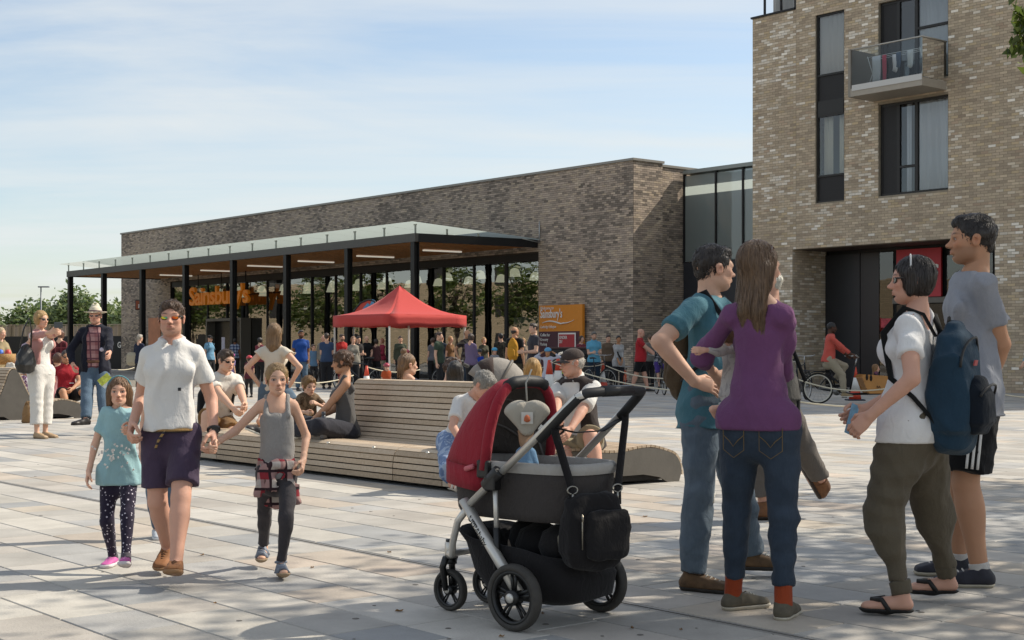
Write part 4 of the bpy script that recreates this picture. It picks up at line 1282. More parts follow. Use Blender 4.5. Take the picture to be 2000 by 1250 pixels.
def mesh_of(prims, h, disp=None, clip=None):
 pr = [p for p in prims if p.op == 'add']
 lo = np.min([p.lo for p in pr], axis=0) - 2 * h; hi = np.max([p.hi for p in pr], axis=0) + 2 * h
 if clip is not None: lo = np.maximum(lo, clip[0]); hi = np.minimum(hi, clip[1])
 D, xs, ys, zs = field(prims, lo, hi, h, disp)
 return nets(D, xs, ys, zs, h)
def relax(v, f, it=1, w=.5):
 for _ in range(it):
  c = v[f].mean(1); acc = np.zeros_like(v); n = np.zeros(len(v))
  for k in range(4): np.add.at(acc, f[:, k], c); np.add.at(n, f[:, k], 1)
  v = v + w * (acc / np.maximum(n, 1)[:, None] - v)
 return v
def sdf_obj(name, prims, h, m, parent, disp=None, cols=None, rl=1):
 v, f = mesh_of(prims, h, disp)
 if len(f) == 0: return None
 if rl: v = relax(v, f, rl, .5)
 me = fast_mesh(name, v, f, cols(v) if callable(cols) else cols, True)
 return link_mesh(name, me, m, parent)
def folds(amp, seed, dirs=None, freq=26, vert=.35):
 """cloth creases: warped ridges, stretched along the drop of the cloth"""
 rg = np.random.default_rng(seed)
 q = []
 for i in range(5):
  a = rg.uniform(0, 2 * math.pi); fr = freq * rg.uniform(.55, 1.5)
  q.append((fr * math.cos(a), fr * math.sin(a), fr * vert * rg.uniform(-1.4, 1.4), rg.uniform(0, 6), rg.uniform(.5, 1)))
 w = rg.uniform(0, 6, 4)
 def f(X, Y, Z):
  wx = X + .05 * np.sin(9 * Z + w[0] + 5 * Y); wy = Y + .05 * np.sin(8 * Z + w[1] + 6 * X); wz = Z + .04 * np.sin(9 * X + w[2])
  s = 0
  for a, b, c, p, g in q:
   t = 1 - np.abs(np.sin(.5 * (a * wx + b * wy + c * wz + p))); s = s + g * (t * t * t - .25)
  return -s * amp * 1.15
 return f
def folds_h(amp, seed, freq=55):
 """crumples across a limb, for trouser legs and sleeves"""
 rg = np.random.default_rng(seed); w = rg.uniform(0, 6, 6)
 def f(X, Y, Z):
  t = np.sin(freq * (Z + .25 * X + .035 * np.sin(13 * X + w[0]) + .03 * np.sin(11 * Y + 7 * Z + w[1])) + w[2]) * (.5 + .5 * np.sin(5.3 * Z + 6 * X + w[3]))
  u = np.sin(freq * .55 * (Z - .5 * X + .4 * Y) + w[4])
  return amp * (.7 * t * np.abs(t) + .4 * u * np.abs(u))
 return f
SKIN = attr_mat('skin', rough=0.58, bmp=0.10, bscale=160, var=0.05, vscale=24, spec=0.25, sss=0.06)
def cloth_mat(key, c, kind='plain', c2=None, c3=None, sc=1.0, rough=.9, var=.10):
 nm = 'cloth_' + key
 if nm in MATS: return MATS[nm]
 m = bpy.data.materials.new(nm); MATS[nm] = m
 n, l = nodes_of(m); nt = m.node_tree; b = n['Principled BSDF']
 b.inputs['Roughness'].default_value = rough; b.inputs['Specular IOR Level'].default_value = .2; b.inputs['Sheen Weight'].default_value = .08
 co = objco(nt)
 A = lin(c)
 if kind == 'plain': col = A
 else:
  B = lin(c2); C = lin(c3 or c2)
  sp = n.new('ShaderNodeSeparateXYZ'); l.new(co, sp.inputs[0])
  def band(ax, fr, lo, ph=0.0):
   s = mth(nt, 'SINE', mth(nt, 'ADD', mth(nt, 'MULTIPLY', ax, fr), ph)); return mth(nt, 'GREATER_THAN', s, lo)
  if kind == 'plaid':
   h = mth(nt, 'ADD', sp.outputs['X'], mth(nt, 'MULTIPLY', sp.outputs['Y'], .6)); z = sp.outputs['Z']
   f1 = mth(nt, 'MULTIPLY', mth(nt, 'ADD', band(h, 75 * sc, .1), band(z, 75 * sc, .1)), .5)
   f2 = mth(nt, 'MAXIMUM', band(h, 75 * sc, .88, 1.9), band(z, 75 * sc, .88, 1.9))
   col = mixc(nt, f2, mixc(nt, f1, A, B), C)
  elif kind == 'stripe':
   col = mixc(nt, band(sp.outputs['Z'], 75 * sc, .2), A, B)
  elif kind == 'stars':
   vo = n.new('ShaderNodeTexVoronoi'); vo.inputs['Scale'].default_value = 34 * sc; l.new(co, vo.inputs['Vector'])
   r = noise(nt, co, 30, 1)
   col = mixc(nt, mth(nt, 'LESS_THAN', vo.outputs['Distance'], mth(nt, 'MULTIPLY', r, .42)), A, B)
  elif kind == 'print':
   f = noise(nt, co, 16 * sc, 3, .5, 1.5)
   col = mixc(nt, mth(nt, 'GREATER_THAN', f, .53), A, B)
  elif kind == 'heather':
   f = noise(nt, objco(nt, (1, 1, .35)), 260, 2); col = mixc(nt, f, A, B)
  elif kind == 'denim':
   f = noise(nt, co, 7, 4); g = noise(nt, objco(nt, (1, 1, .2)), 160, 2)
   col = mixc(nt, mth(nt, 'MULTIPLY', mth(nt, 'ADD', f, mth(nt, 'MULTIPLY', g, .3)), .85), A, B)
  elif kind == 'camo':
   f = noise(nt, co, 18, 2, .5, 1.0); col = ramp(nt, f, [(.4, A), (.5, B), (.6, C)])
 f = noise(nt, co, 11, 5, .6)
 dk = mixc(nt, mth(nt, 'MULTIPLY', f, var * 2.2), col, tuple(x * .35 for x in A[:3]) + (1,))
 l.new(dk, b.inputs['Base Color'])
 fine = noise(nt, co, 340, 2); big = noise(nt, objco(nt, (1, 1, .55)), 22, 3, .6, .8)
 hs = mth(nt, 'ADD', mth(nt, 'MULTIPLY', fine, .10), mth(nt, 'MULTIPLY', big, .9))
 bump(nt, b, hs, .6, .014)
 return m
def hair_mat(key, c, c2=None):
 nm = 'hair_' + key
 if nm in MATS: return MATS[nm]
 m = bpy.data.materials.new(nm); MATS[nm] = m
 n, l = nodes_of(m); nt = m.node_tree; b = n['Principled BSDF']
 f = noise(nt, objco(nt, (1, 1, .12)), 120, 3, .6); g = noise(nt, objco(nt, (1, 1, .2)), 28, 3)
 A = lin(c); B = lin(c2) if c2 else tuple(min(1, x * 2.2 + .01) for x in A[:3]) + (1,)
 k = mth(nt, 'ADD', mth(nt, 'MULTIPLY', f, .6), mth(nt, 'MULTIPLY', g, .4))
 l.new(ramp(nt, k, [(.35, A), (.68, B)]), b.inputs['Base Color'])
 b.inputs['Roughness'].default_value = .42; b.inputs['Specular IOR Level'].default_value = .45; b.inputs['Anisotropic'].default_value = .4
 bump(nt, b, f, .9, .012)
 return m
def ik(a, t, l1, l2, hint):
 d = t - a; L = np.linalg.norm(d)
 L2 = min(max(L, abs(l1 - l2) + 1e-3), (l1 + l2) * .9995); u = unit(d)
 t2 = a + u * L2
 x = (l1 * l1 - l2 * l2 + L2 * L2) / (2 * L2); y = math.sqrt(max(l1 * l1 - x * x, 0))
 h = hint - u * np.dot(hint, u); h = unit(h)
 return a + u * x + h * y, t2
SKINS = {'pale': 'd9ab92', 'fair': 'd0a68d', 'tan': 'b88a6c', 'red': 'c99a84', 'brown': '7a5038', 'dark': '4c3226', 'olive': 'b58561'}
LEATHER = {}
def arms_(s): return s.arms
class Person:
 """local frame: x to the figure's left as it faces -y ... a viewer in front sees +x on the right"""
 def __init__(s, name_label, loc, yaw, H, build='m', skin='fair', hair=('short', '3b2a20'), head=(0, 0, 0), lean=(0, 0, 0), pelvis=(0, 0, 0),
     hands=None, feet=None, elbow=None, knee=None, w=1.0, belly=0.0, res=.012, hres=.005, brow=None, beard=0.0, seed=1, face=True, foot_yaw=(0.18, -0.18),
     foot_pitch=(0, 0), curl=(.5, .5), group=None, palm=None, hh=None, glasses=None, eyes=True, hand_dir=None, hscale=1.0, neck_f=0.0, legs=.84, arms=1.0):
  s.H = H; s.res = res; s.legs = legs; s.arms = arms; s.hres = hres; s.build = build; s.seed = seed; s.w = w; s.belly = belly
  s.root = empty('person', loc, R(yaw), name_label, 'person', group)
  s.skinc = np.array(lin(SKINS.get(skin, skin))); s.hairc = hair[1]; s.hair = hair; s.beard = beard; s.eyes = eyes
  f = build == 'f'; c = build == 'c'
  s.hh = hh or ((.134 if not c else .158 if H > 1.15 else .178) * H)
  hz = .53 * H if not c else .50 * H
  s.TH = .245 * H; s.SH = .238 * H
  s.UA = .172 * H; s.FA = .150 * H; s.HL = .104 * H * hscale
  if c: s.UA *= .97; s.FA *= .97
  s.shw = (.094 if build == 'm' else .081 if f else .080) * H * w
  s.hipw = (.052 if not f else .055) * H
  s.pel = npv(0, 0, hz + .01 * H) + npv(*pelvis)
  s.Mt = rotz(lean[2]) @ roty(lean[1]) @ rotx(lean[0])      # lean[0] > 0: forward (towards -y)
  T = lambda x, y, z: s.pel + s.Mt @ npv(x, y, z)
  s.T = T
  s.st = .818 * H - (hz + .01 * H)                            # shoulder height above the pelvis
  s.sh = [T(-s.shw, .012 * H, s.st - .016 * H), T(s.shw, .012 * H, s.st - .016 * H)]
  s.hip = [s.pel + rotz(lean[2] * .4) @ npv(-s.hipw, 0, -.02 * H), s.pel + rotz(lean[2] * .4) @ npv(s.hipw, 0, -.02 * H)]
  s.nb = T(0, .012 * H, s.st + .018 * H)
  s.Mh = s.Mt @ rotz(head[2]) @ roty(head[1]) @ rotx(head[0])
  # gravity keeps the head upright when the trunk leans: head given relative to upright, half of the lean removed
  s.Mh = rotz(lean[2] + head[2]) @ roty(head[1]) @ rotx(head[0])
  nl = H - s.hh * .5 - (.818 + .018) * H
  up = unit(s.Mt @ npv(0, 0, 1) * .5 + s.Mh @ npv(0, 0, 1) * .5)
  s.hc = s.nb + up * nl + s.Mt @ npv(0, -.016 * H - neck_f, 0)
  hands = hands or [None, None]; feet = feet or [None, None]
  s.el = [0, 0]; s.wr = [0, 0]; s.kn = [0, 0]; s.an = [0, 0]
  for i, sg in enumerate((-1, 1)):
   t = hands[i]
   t = s.sh[i] + npv(sg * .035 * H, -.02 * H, -(s.UA + s.FA) * .985) if t is None else npv(*t)
   eh = npv(sg * .25, .9, -.1) if elbow is None or elbow[i] is None else npv(*elbow[i])
   s.el[i], s.wr[i] = ik(s.sh[i], t, s.UA, s.FA, eh)
   t = feet[i]
   t = npv(sg * .055 * H, 0, .042 * H) if t is None else npv(*t)
   kh = npv(sg * .08, -1, 0) if knee is None or knee[i] is None else npv(*knee[i])
   s.kn[i], s.an[i] = ik(s.hip[i], t, s.TH, s.SH, kh)
  s.fyaw = foot_yaw; s.fpitch = foot_pitch; s.curl = curl; s.palm = palm or [None, None]; s.hand_dir = hand_dir or [None, None]
  s.faceon = face
  s.body()
  s.make_hair()
 # ---- body
 def torso(s, off=0.0, loose=0.0, z0=-.075, z1=.30, kk=.03):
  H, w = s.H, s.w; f = s.build == 'f'; c = s.build == 'c'
  z = [-.075, -.035, .0, .045, .09, .15, .20, .24, .268, .285]
  if f: rx = [.068, .090, .090, .076, .066, .070, .074, .070, .049, .032]; ry = [.055, .064, .061, .051, .047, .051, .054, .049, .040, .034]
  elif c: rx = [.06, .076, .078, .074, .072, .075, .078, .074, .050, .032]; ry = [.05, .058, .057, .053, .052, .055, .057, .052, .040, .034]
  else: rx = [.068, .084, .085, .078, .075, .080, .085, .081, .054, .034]; ry = [.056, .061, .059, .055, .055, .060, .064, .058, .044, .036]
  rx = np.array(rx) * w; ry = np.array(ry) * (.5 + .5 * w)
  ry = ry + s.belly * np.array([.0, .008, .018, .024, .022, .012, .002, 0, 0, 0])
  cy = -s.belly * np.array([0, .006, .014, .018, .016, .006, 0, 0, 0, 0])
  sc = s.st / (.265 * H)
  rx = rx * H + off; ry = ry * H + off
  if loose:
   base = max(rx[5:7]); rx[:6] = np.maximum(rx[:6], base * .97 + loose * np.array([1.3, 1.1, .8, .6, .4, .1])); b2 = max(ry[5:7]); ry[:6] = np.maximum(ry[:6], b2 * .94 + loose * np.array([1.2, 1, .8, .6, .3, .1]))
  z = np.array(z) * H * sc
  return z, rx, ry, cy * H
 def torso_prim(s, off=0, loose=0, cap=(1, 1), lo=None, hi=None, k=.03):
  z, rx, ry, cy = s.torso(off, loose)
  if lo is not None:
   lo = lo * s.H; r0 = np.interp(lo, z, rx); r1 = np.interp(lo, z, ry); c0 = np.interp(lo, z, cy); m = z > lo
   if lo < z[0]: pass
   z = np.concatenate([[lo], z[m]]); rx = np.concatenate([[r0], rx[m]]); ry = np.concatenate([[r1], ry[m]]); cy = np.concatenate([[c0], cy[m]])
  if hi is not None:
   hi = hi * s.H; r0 = np.interp(hi, z, rx); r1 = np.interp(hi, z, ry); c0 = np.interp(hi, z, cy); m = z < hi
   z = np.concatenate([z[m], [hi]]); rx = np.concatenate([rx[m], [r0]]); ry = np.concatenate([ry[m], [r1]]); cy = np.concatenate([cy[m], [c0]])
  return Prim(s.pel, s.Mt, z, rx, ry, cy=cy, n=2.3, cap=cap, k=k)
 def shoulders(s, off=0.0, chest=True):
  H = s.H; P = []
  r = (.032 if s.build == 'm' else .027) * H * (.6 + .4 * s.w)
  for i, sg in enumerate((-1, 1)):
   P.append(cone(s.T(sg * .022 * H, .012 * H, s.st + .010 * H), s.sh[i] + s.Mt @ npv(-sg * .008 * H, 0, 0), .026 * H + off, r + off * .9, k=.03))
  if s.build == 'f' and chest:
   for sg in (-1, 1): P.append(ball(s.T(sg * .043 * H, -.043 * H, s.st - .085 * H), (.042 * H + off * .6, .040 * H + off * .6, .042 * H + off * .6), s.Mt, k=.03))
  if s.build == 'm' and chest:
   for sg in (-1, 1): P.append(ball(s.T(sg * .045 * H, -.045 * H, s.st - .07 * H), (.05 * H, .022 * H + off * .5, .035 * H), s.Mt, k=.04))
  return P
 def arm_r(s):
  q = {'m': (.031, .0255, .025, .0165), 'f': (.0265, .022, .021, .0145), 'c': (.024, .0205, .0195, .0145)}[s.build]
  return [a * s.H * (.55 + .45 * s.w) for a in q]
 def leg_r(s):
  q = {'m': (.056, .037, .037, .0235), 'f': (.058, .037, .036, .022), 'c': (.048, .033, .032, .0225)}[s.build]
  return [a * s.H * (.6 + .4 * s.w) for a in q]
 def body(s):
  H = s.H; P = [s.torso_prim(-.012), *s.shoulders(-.016, s.build == 'f')]
  a0, a1, a2, a3 = s.arm_r(); a0 *= arms_(s); a1 *= arms_(s); a2 *= arms_(s); l0, l1, l2, l3 = [q * s.legs for q in s.leg_r()]
  for i in (0, 1):
   P.append(cone(s.T((-1, 1)[i] * .012 * H, .018 * H, s.st + .035 * H), s.sh[i] * .8 + s.nb * .2, .022 * H, .022 * H, k=.03))
   P.append(cone(s.sh[i], s.el[i], a0 * .95, a1 * .92, k=.02, mid=[(.45, a0 * .98)]))
   P.append(cone(s.el[i], s.wr[i], a2 * .95, a3, k=.018, mid=[(.25, a2 * 1.02), (.6, a2 * .82)]))
   P.append(cone(s.hip[i], s.kn[i], l0 * .92, l1 * .93, k=.03, mid=[(.4, l0 * .86)]))
   P.append(cone(s.kn[i], s.an[i], l1 * .93, l3, k=.02, mid=[(.28, l2 * 1.03), (.7, l2 * .72)]))
   d = unit(s.an[i] - s.kn[i]); back = s.Mt @ npv(0, 1, 0)
   sh = s.an[i] - s.kn[i]; bk = back - unit(sh) * np.dot(back, unit(sh)); bk = unit(bk + 1e-6)
   P.append(ball(s.kn[i] + sh * .27 + bk * l2 * .35, (l2 * .75, l2 * .7, l2 * 1.9), frame_z(sh, bk), k=.02))
   P += s.foot_prims(i, -.006)
  P.append(cone(s.nb - s.Mt @ npv(0, 0, .03 * H), s.hc - s.Mh @ npv(0, -.16 * s.hh, .12 * s.hh), (.032 if s.build == 'm' else .026) * H, (.030 if s.build == 'm' else .025) * H, k=.02))
  HP = s.head_prims()
  HA = s.hand_prims(0) + s.hand_prims(1)
  # coarse trunk and limbs, finer head and hands, one mesh
  wr0, wr1 = s.wr
  v, f = mesh_of(P, s.res)
  v = relax(v, f, 1)
  parts = [(v, f)]
  neck = [p for p in P[-1:]]
  hv, hf = mesh_of(HP + neck, s.hres)
  hv = relax(hv, hf, 1, .4)
  parts.append((hv, hf))
  for i in (0, 1):
   arm = [p for p in P if isinstance(p, Prim)]
   fore = cone(s.wr[i] + (s.el[i] - s.wr[i]) * .25, s.wr[i], a3 * 1.12, a3, k=.01)
   v2, f2 = mesh_of(s.hand_prims(i) + [fore], max(s.hres * .8, .0035 if s.res < .014 else .007))
   parts.append((v2, f2))
  V_ = np.concatenate([p[0] for p in parts]); k = 0; Fs = []
  cols = []
  for j, (v, f) in enumerate(parts):
   Fs.append(f + k); k += len(v); cols.append(s.skin_cols(v, j == 1))
  me = fast_mesh('body', V_, np.concatenate(Fs), np.concatenate(cols), True)
  link_mesh('body', me, SKIN, s.root)
 def foot_prims(s, i, off=0.0, k=.015):
  H = s.H; a = s.an[i]
  M = rotz(s.fyaw[i]) @ rotx(-s.fpitch[i])
  L = .15 * H * (1.0 if s.build != 'c' else 1.05)
  s.footM = getattr(s, 'footM', {}); s.footM[i] = M
  hz = .042 * H
  Q = lambda x, y, z: a + M @ npv(x, y, z)
  r = .021 * H
  P = [cone(Q(0, .012 * H, -hz + r * 1.05), Q(0, -.05 * H, -hz + r * .95), r + off, r * 1.08 + off, k=k),
    cone(Q(0, -.045 * H, -hz + r * .85), Q(.003 * H * (1 if i else -1), -L * .66, -hz + r * .62), r * 1.12 + off, r * .78 + off, k=k, hint=M @ npv(0, 0, 1), flat=1.0),
    cone(Q(0, 0, 0), Q(0, -.04 * H, -hz * .45), .021 * H + off, .018 * H + off, k=k),
    ball(Q(.012 * H, -L * .60, -hz + r * .62), (r * .72 + off, r * 1.25 + off, r * .6 + off), M, k=k), ball(Q(-.012 * H, -L * .58, -hz + r * .6), (r * .72 + off, r * 1.25 + off, r * .58 + off), M, k=k)]
  P.append(half(Q(0, 0, -hz + .002), M @ npv(0, 0, -1)) if False else ball(Q(0, 0, 0), .012 * H, k=k))
  return P
 def hand_frame(s, i):
  d = unit(s.wr[i] - s.el[i])
  if s.hand_dir[i] is not None: d = unit(npv(*s.hand_dir[i]))
  sg = -1 if i == 0 else 1
  n = npv(-sg, .15, 0) if s.palm[i] is None else npv(*s.palm[i])    # palm normal: towards the body by default
  n = n - d * np.dot(n, d); n = unit(n)
  t = np.cross(d, n) * (1 if i == 0 else -1)                      # towards the thumb
  return d, n, t
 def hand_prims(s, i):
  d, n, t = s.hand_frame(i)
  HL = s.HL; w = s.wr[i]; c = s.curl[i]
  L = lambda a, b, e: w + d * a * HL + t * b * HL + n * e * HL
  M = frame_z(d, n)
  P = []
  P.append(Prim(w, np.stack([t, n, d], 1), [0, .12 * HL, .3 * HL, .48 * HL], np.array([.15, .18, .215, .21]) * HL, np.array([.115, .1, .092, .075]) * HL, k=.006))
  specs = [(.155, .43, .052), (.052, .48, .054), (-.052, .45, .052), (-.15, .36, .046)]
  for q, (b, ln, r) in enumerate(specs):
   p = L(.47, b, .0); dd = d.copy(); ang = 0
   for seg, fr in enumerate((.45, .31, .24)):
    ang += c * (.75, .95, .6)[seg] + .04 * q * c
    dd = d * math.cos(ang) + n * math.sin(ang) + t * (.10 - .07 * q) * (1 - c * .6)
    dd = unit(dd); p2 = p + dd * ln * fr * HL
    P.append(cone(p, p2, r * HL * (1 - .08 * seg), r * HL * (.93 - .08 * seg), k=.004)); p = p2
  p = L(.10, .13, .03); q1 = L(.30, .29, .08 + .08 * c); q2 = L(.47, .32 - .06 * c, .13 + .14 * c); q3 = L(.58 - .06 * c, .30 - .12 * c, .17 + .18 * c)
  P += [cone(p, q1, .075 * HL, .06 * HL, k=.008), cone(q1, q2, .06 * HL, .052 * HL, k=.004), cone(q2, q3, .052 * HL, .045 * HL, k=.004)]
  return P
 # ---- head
 def hp(s, x, y, z): return s.hc + s.Mh @ (npv(x, y, z) * s.hh)
 def head_prims(s):
  h = s.hh; M = s.Mh; f = s.build == 'f'; c = s.build == 'c'
  B = lambda x, y, z, r, k=.10, op='add': ball(s.hp(x, y, z), tuple(q * h for q in (r if isinstance(r, tuple) else (r, r, r))), M, k=k * h, op=op)
  Cn = lambda a, b, ra, rb, k=.06: cone(s.hp(*a), s.hp(*b), ra * h, rb * h, k=k * h)
  jw = 1.0 if s.build == 'm' else .88 if f else .82
  P = [B(0, .075, .135, (.325, .405, .365), .05), B(0, -.09, -.10, (.265 * jw, .29, .36), .12),
    B(0, -.20, -.40, (.12 * jw, .12, .09), .10), B(0, -.13, -.30, (.20 * jw, .20, .14), .1)]
  for sg in (-1, 1):
   P += [B(sg * .19 * jw, -.02, -.27, (.075, .12, .10), .12), B(sg * .155, -.255, -.075, (.085, .075, .085), .10),
     B(sg * .145, -.345, .0, (.085, .055, .055), .06, 'sub'), B(sg * .14, -.268, -.003, (.062, .062, .050), .015),
     B(sg * .338, .045, -.035, (.035, .085, .125), .025), B(sg * .352, .06, .035, (.035, .075, .06), .02), B(sg * .362, .03, -.03, (.018, .035, .06), .012, 'sub')]
  bz = .075
  P += [Cn((-.17, -.30, bz), (.17, -.30, bz), .05 if s.build == 'm' else .038, .05 if s.build == 'm' else .038, .09),
    Cn((0, -.325, .03), (0, -.435, -.13), .030, .046, .05), B(0, -.445, -.135, (.052, .05, .042), .03), B(.05, -.395, -.15, (.036, .05, .034), .03), B(-.05, -.395, -.15, (.036, .05, .034), .03),
    Cn((-.085, -.345, -.255), (.085, -.345, -.255), .022, .022, .04), Cn((-.05, -.372, -.245), (.05, -.372, -.245), .024, .024, .03), Cn((-.055, -.368, -.285), (.055, -.368, -.285), .028, .028, .03),
    Cn((-.075, -.400, -.265), (.075, -.400, -.265), .008, .008, .015)]
  P[-1].op = 'sub'
  P += [B(0, -.355, -.20, (.018, .018, .035), .02, 'sub'), B(0, -.34, -.335, (.10, .03, .02), .03, 'sub')]
  return P
 def skin_cols(s, v, head):
  n = len(v); base = s.skinc.copy(); C = np.tile(base, (n, 1))
  red = np.array([min(1, base[0] * 1.02), base[1] * .72, base[2] * .68, 1])
  if head:
   q = (v - s.hc) @ s.Mh / s.hh
   x, y, z = q[:, 0], q[:, 1], q[:, 2]; ax = np.abs(x)
   def mixm(wt, col):
    wt = np.clip(wt, 0, 1)[:, None]; C[:] = C * (1 - wt) + np.asarray(col)[None, :] * wt
   g = lambda cx, cy, cz, r: np.exp(-(((ax - cx) ** 2 + (y - cy) ** 2 + (z - cz) ** 2) / r ** 2))
   mixm(.45 * g(.17, -.30, -.11, .12), red); mixm(.45 * g(0, -.45, -.14, .07), red); mixm(.5 * g(.36, .05, -.03, .12), red)
   front = y < -.12
   hc = np.array(lin(s.hairc))
   if s.beard:
    b = np.clip((-.12 - z) / .06, 0, 1) * np.clip((.12 - y) / .1, 0, 1) * (1 - np.exp(-(((x / .10) ** 2) + ((z + .265) / .04) ** 2)) * front)
    b *= np.clip((z + .56) / .05, 0, 1) * (ax < .31)
    b *= 1 - .8 * np.clip((-.19 - z) / -.05, 0, 1) * (ax < .2) * (z > -.19)
    mixm(b * s.beard, hc * .9)
   lip = np.exp(-((x / .085) ** 4 + ((z + .263) / .033) ** 4)) * (y < -.3)
   mixm(lip * .75, [base[0] * .78, base[1] * .48, base[2] * .46, 1])
   mixm(np.exp(-((x / .08) ** 4 + ((z + .265) / .008) ** 2)) * (y < -.3) * .7, [base[0] * .3, base[1] * .16, base[2] * .14, 1])
   bl = np.array([.5, .5, .5, 1]) * (hc * .8 + np.array([.01, .008, .006, 0])) * 2; bl = hc * .75; bl[3] = 1
   arch = .085 + .03 * np.cos((ax - .15) / .1 * 1.2)
   mixm(np.exp(-(((ax - .145) / .085) ** 4 + ((z - arch) / .019) ** 2)) * front * .85, bl)
   if s.eyes:
    es = 1.3 if s.build == 'c' else 1.05; e = ((ax - .14) / (.062 * es)) ** 2 + ((z + .003) / (.025 * es)) ** 2
    mixm(np.clip((1.25 - e) * 3, 0, 1) * front * .75, [.16, .08, .06, 1])
    mixm(np.clip((.80 - e) * 4, 0, 1) * front * .8, [.62, .58, .55, 1])
    ir = ((ax - .14) ** 2 + (z + .001) ** 2) / (.026 * es) ** 2
    mixm(np.clip((1 - ir) * 4, 0, 1) * front * .9 * (e < 1.1), [.05, .035, .03, 1])
    mixm(np.exp(-(((ax - .14) / .07) ** 4 + ((z - .024 * es) / .011) ** 2)) * front * .8, [.05, .03, .025, 1])
   mixm(np.exp(-(((ax - .03) / .018) ** 2 + ((z + .168) / .012) ** 2)) * (y < -.37) * .7, [base[0] * .3, base[1] * .18, base[2] * .15, 1])
  return C
 # ---- hair
 def make_hair(s):
  st = s.hair[0]
  if st in (None, 'none'): return
  h = s.hh; M = s.Mh; hr = s.hres * 1.15
  B = lambda x, y, z, r, k=.05, op='add': ball(s.hp(x, y, z), tuple(q * h for q in (r if isinstance(r, tuple) else (r, r, r))), M, k=k * h, op=op)
  Cn = lambda a, b, ra, rb, k=.06, mid=None: cone(s.hp(*a), s.hp(*b), ra * h, rb * h, k=k * h, mid=None if mid is None else [(t, r * h) for t, r in mid])
  vol = s.hair[3] if len(s.hair) > 3 else 1.0
  e = .028 * vol
  P = [B(0, .085, .15, (.325 + e, .405 + e, .365 + e * 1.2))]
  strand = 70; amp = .010
  face = [B(0, -.40, -.14, (.30, .30, .36), .06, 'sub')]
  if st == 'short':
   P += [B(0, -.20, .36, (.22, .15, .13), .08), B(0, .28, -.12, (.22, .16, .18), .06)]
   for sg in (-1, 1): P.append(Cn((sg * .315, -.02, .05), (sg * .318, -.05, -.08), .035, .018, .04))
   face = [B(0, -.43, -.10, (.28, .30, .385), .05, 'sub'), B(.36, .03, -.09, (.12, .10, .16), .04, 'sub'), B(-.36, .03, -.09, (.12, .10, .16), .04, 'sub'), B(0, .1, -.55, (.5, .6, .30), .05, 'sub')]
   amp = .020
  elif st == 'crop':
   face = [B(0, -.42, -.05, (.29, .30, .36), .05, 'sub'), B(.36, .03, -.07, (.13, .10, .16), .04, 'sub'), B(-.36, .03, -.07, (.13, .10, .16), .04, 'sub'), B(0, .1, -.55, (.5, .6, .34), .05, 'sub')]
   amp = .006
  elif st == 'curly':
   rg = np.random.default_rng(s.seed)
   for i in range(46):
    a = rg.uniform(-2.6, 2.6); zz = rg.uniform(-.15, .45); rr = math.sqrt(max(.05, 1 - ((zz - .12) / .42) ** 2))
    P.append(B(math.sin(a) * .33 * rr, .08 + math.cos(a) * .40 * rr, zz, rg.uniform(.06, .11), .03))
   face = [B(0, -.44, -.12, (.27, .27, .34), .05, 'sub'), B(0, .1, -.62, (.5, .6, .28), .05, 'sub')]; amp = .02
  elif st == 'bob':
   P += [B(0, .10, -.06, (.36, .36, .34), .1)]
   for sg in (-1, 1): P.append(Cn((sg * .30, -.05, .15), (sg * .31, -.04, -.26), .12, .07, .08))
   face = [B(0, -.44, -.16, (.255, .34, .42), .06, 'sub'), B(0, .1, -.70, (.6, .7, .30), .05, 'sub')]
  elif st == 'long':
   ln = s.hair[2] if len(s.hair) > 2 else 1.6
   P += [B(0, .10, -.05, (.35, .36, .36), .1)]
   dn = s.Mt @ npv(0, 0, -1); bk = s.Mh @ npv(0, 1, 0)
   rg = np.random.default_rng(s.seed + 3)
   for i in range(11):
    x = -.30 + .06 * i; p0 = s.hp(x, .26 - abs(x) * .5, -.05); L = ln * h * rg.uniform(.82, 1.05)
    p1 = p0 + (dn * .55 + bk * .12 - s.Mh @ npv(0, 0, 1) * .3) * L * .6; p2 = p0 + dn * L * .97 + bk * .05 * h + s.Mh @ npv(1, 0, 0) * (x * .15) * h
    P += [cone(p0, p1, .13 * h, .10 * h, k=.02, mid=None), cone(p1, p2, .10 * h, .03 * h, k=.015)]
   for sg in (-1, 1):
    P.append(Cn((sg * .30, -.02, .15), (sg * .33, .06, -.40), .10, .08, .08))
   face = [B(0, -.46, -.14, (.255, .34, .44), .06, 'sub')]; amp = .013
  elif st in ('pony', 'back'):
   P += [B(0, .20, -.06, (.27, .25, .22), .08)]
   if st == 'pony':
    P += [Cn((0, .46, .02), (.04, .60, -.25), .08, .11, .05), Cn((.04, .60, -.25), (.06, .52, -.85), .11, .03, .05)]
   face = [B(0, -.44, -.09, (.28, .31, .42), .05, 'sub'), B(.36, .02, -.08, (.10, .09, .15), .04, 'sub'), B(-.36, .02, -.08, (.10, .09, .15), .04, 'sub')]
   amp = .007
  elif st == 'bun':
   P += [B(0, .20, -.06, (.30, .28, .26), .08), B(.02, .22, .62, (.15, .15, .16), .04), Cn((0, .2, .4), (.02, .22, .55), .12, .12, .05)]
   for x in (-.2, 0, .2): P.append(Cn((x, .38, -.1), (x * 1.1, .42, -.65), .10, .03, .05))
   face = [B(0, -.43, -.13, (.275, .31, .38), .05, 'sub')]
  elif st == 'balding':
   P = [B(0, .12, .02, (.345, .40, .25)), B(0, .28, -.12, (.22, .16, .18), .06)]
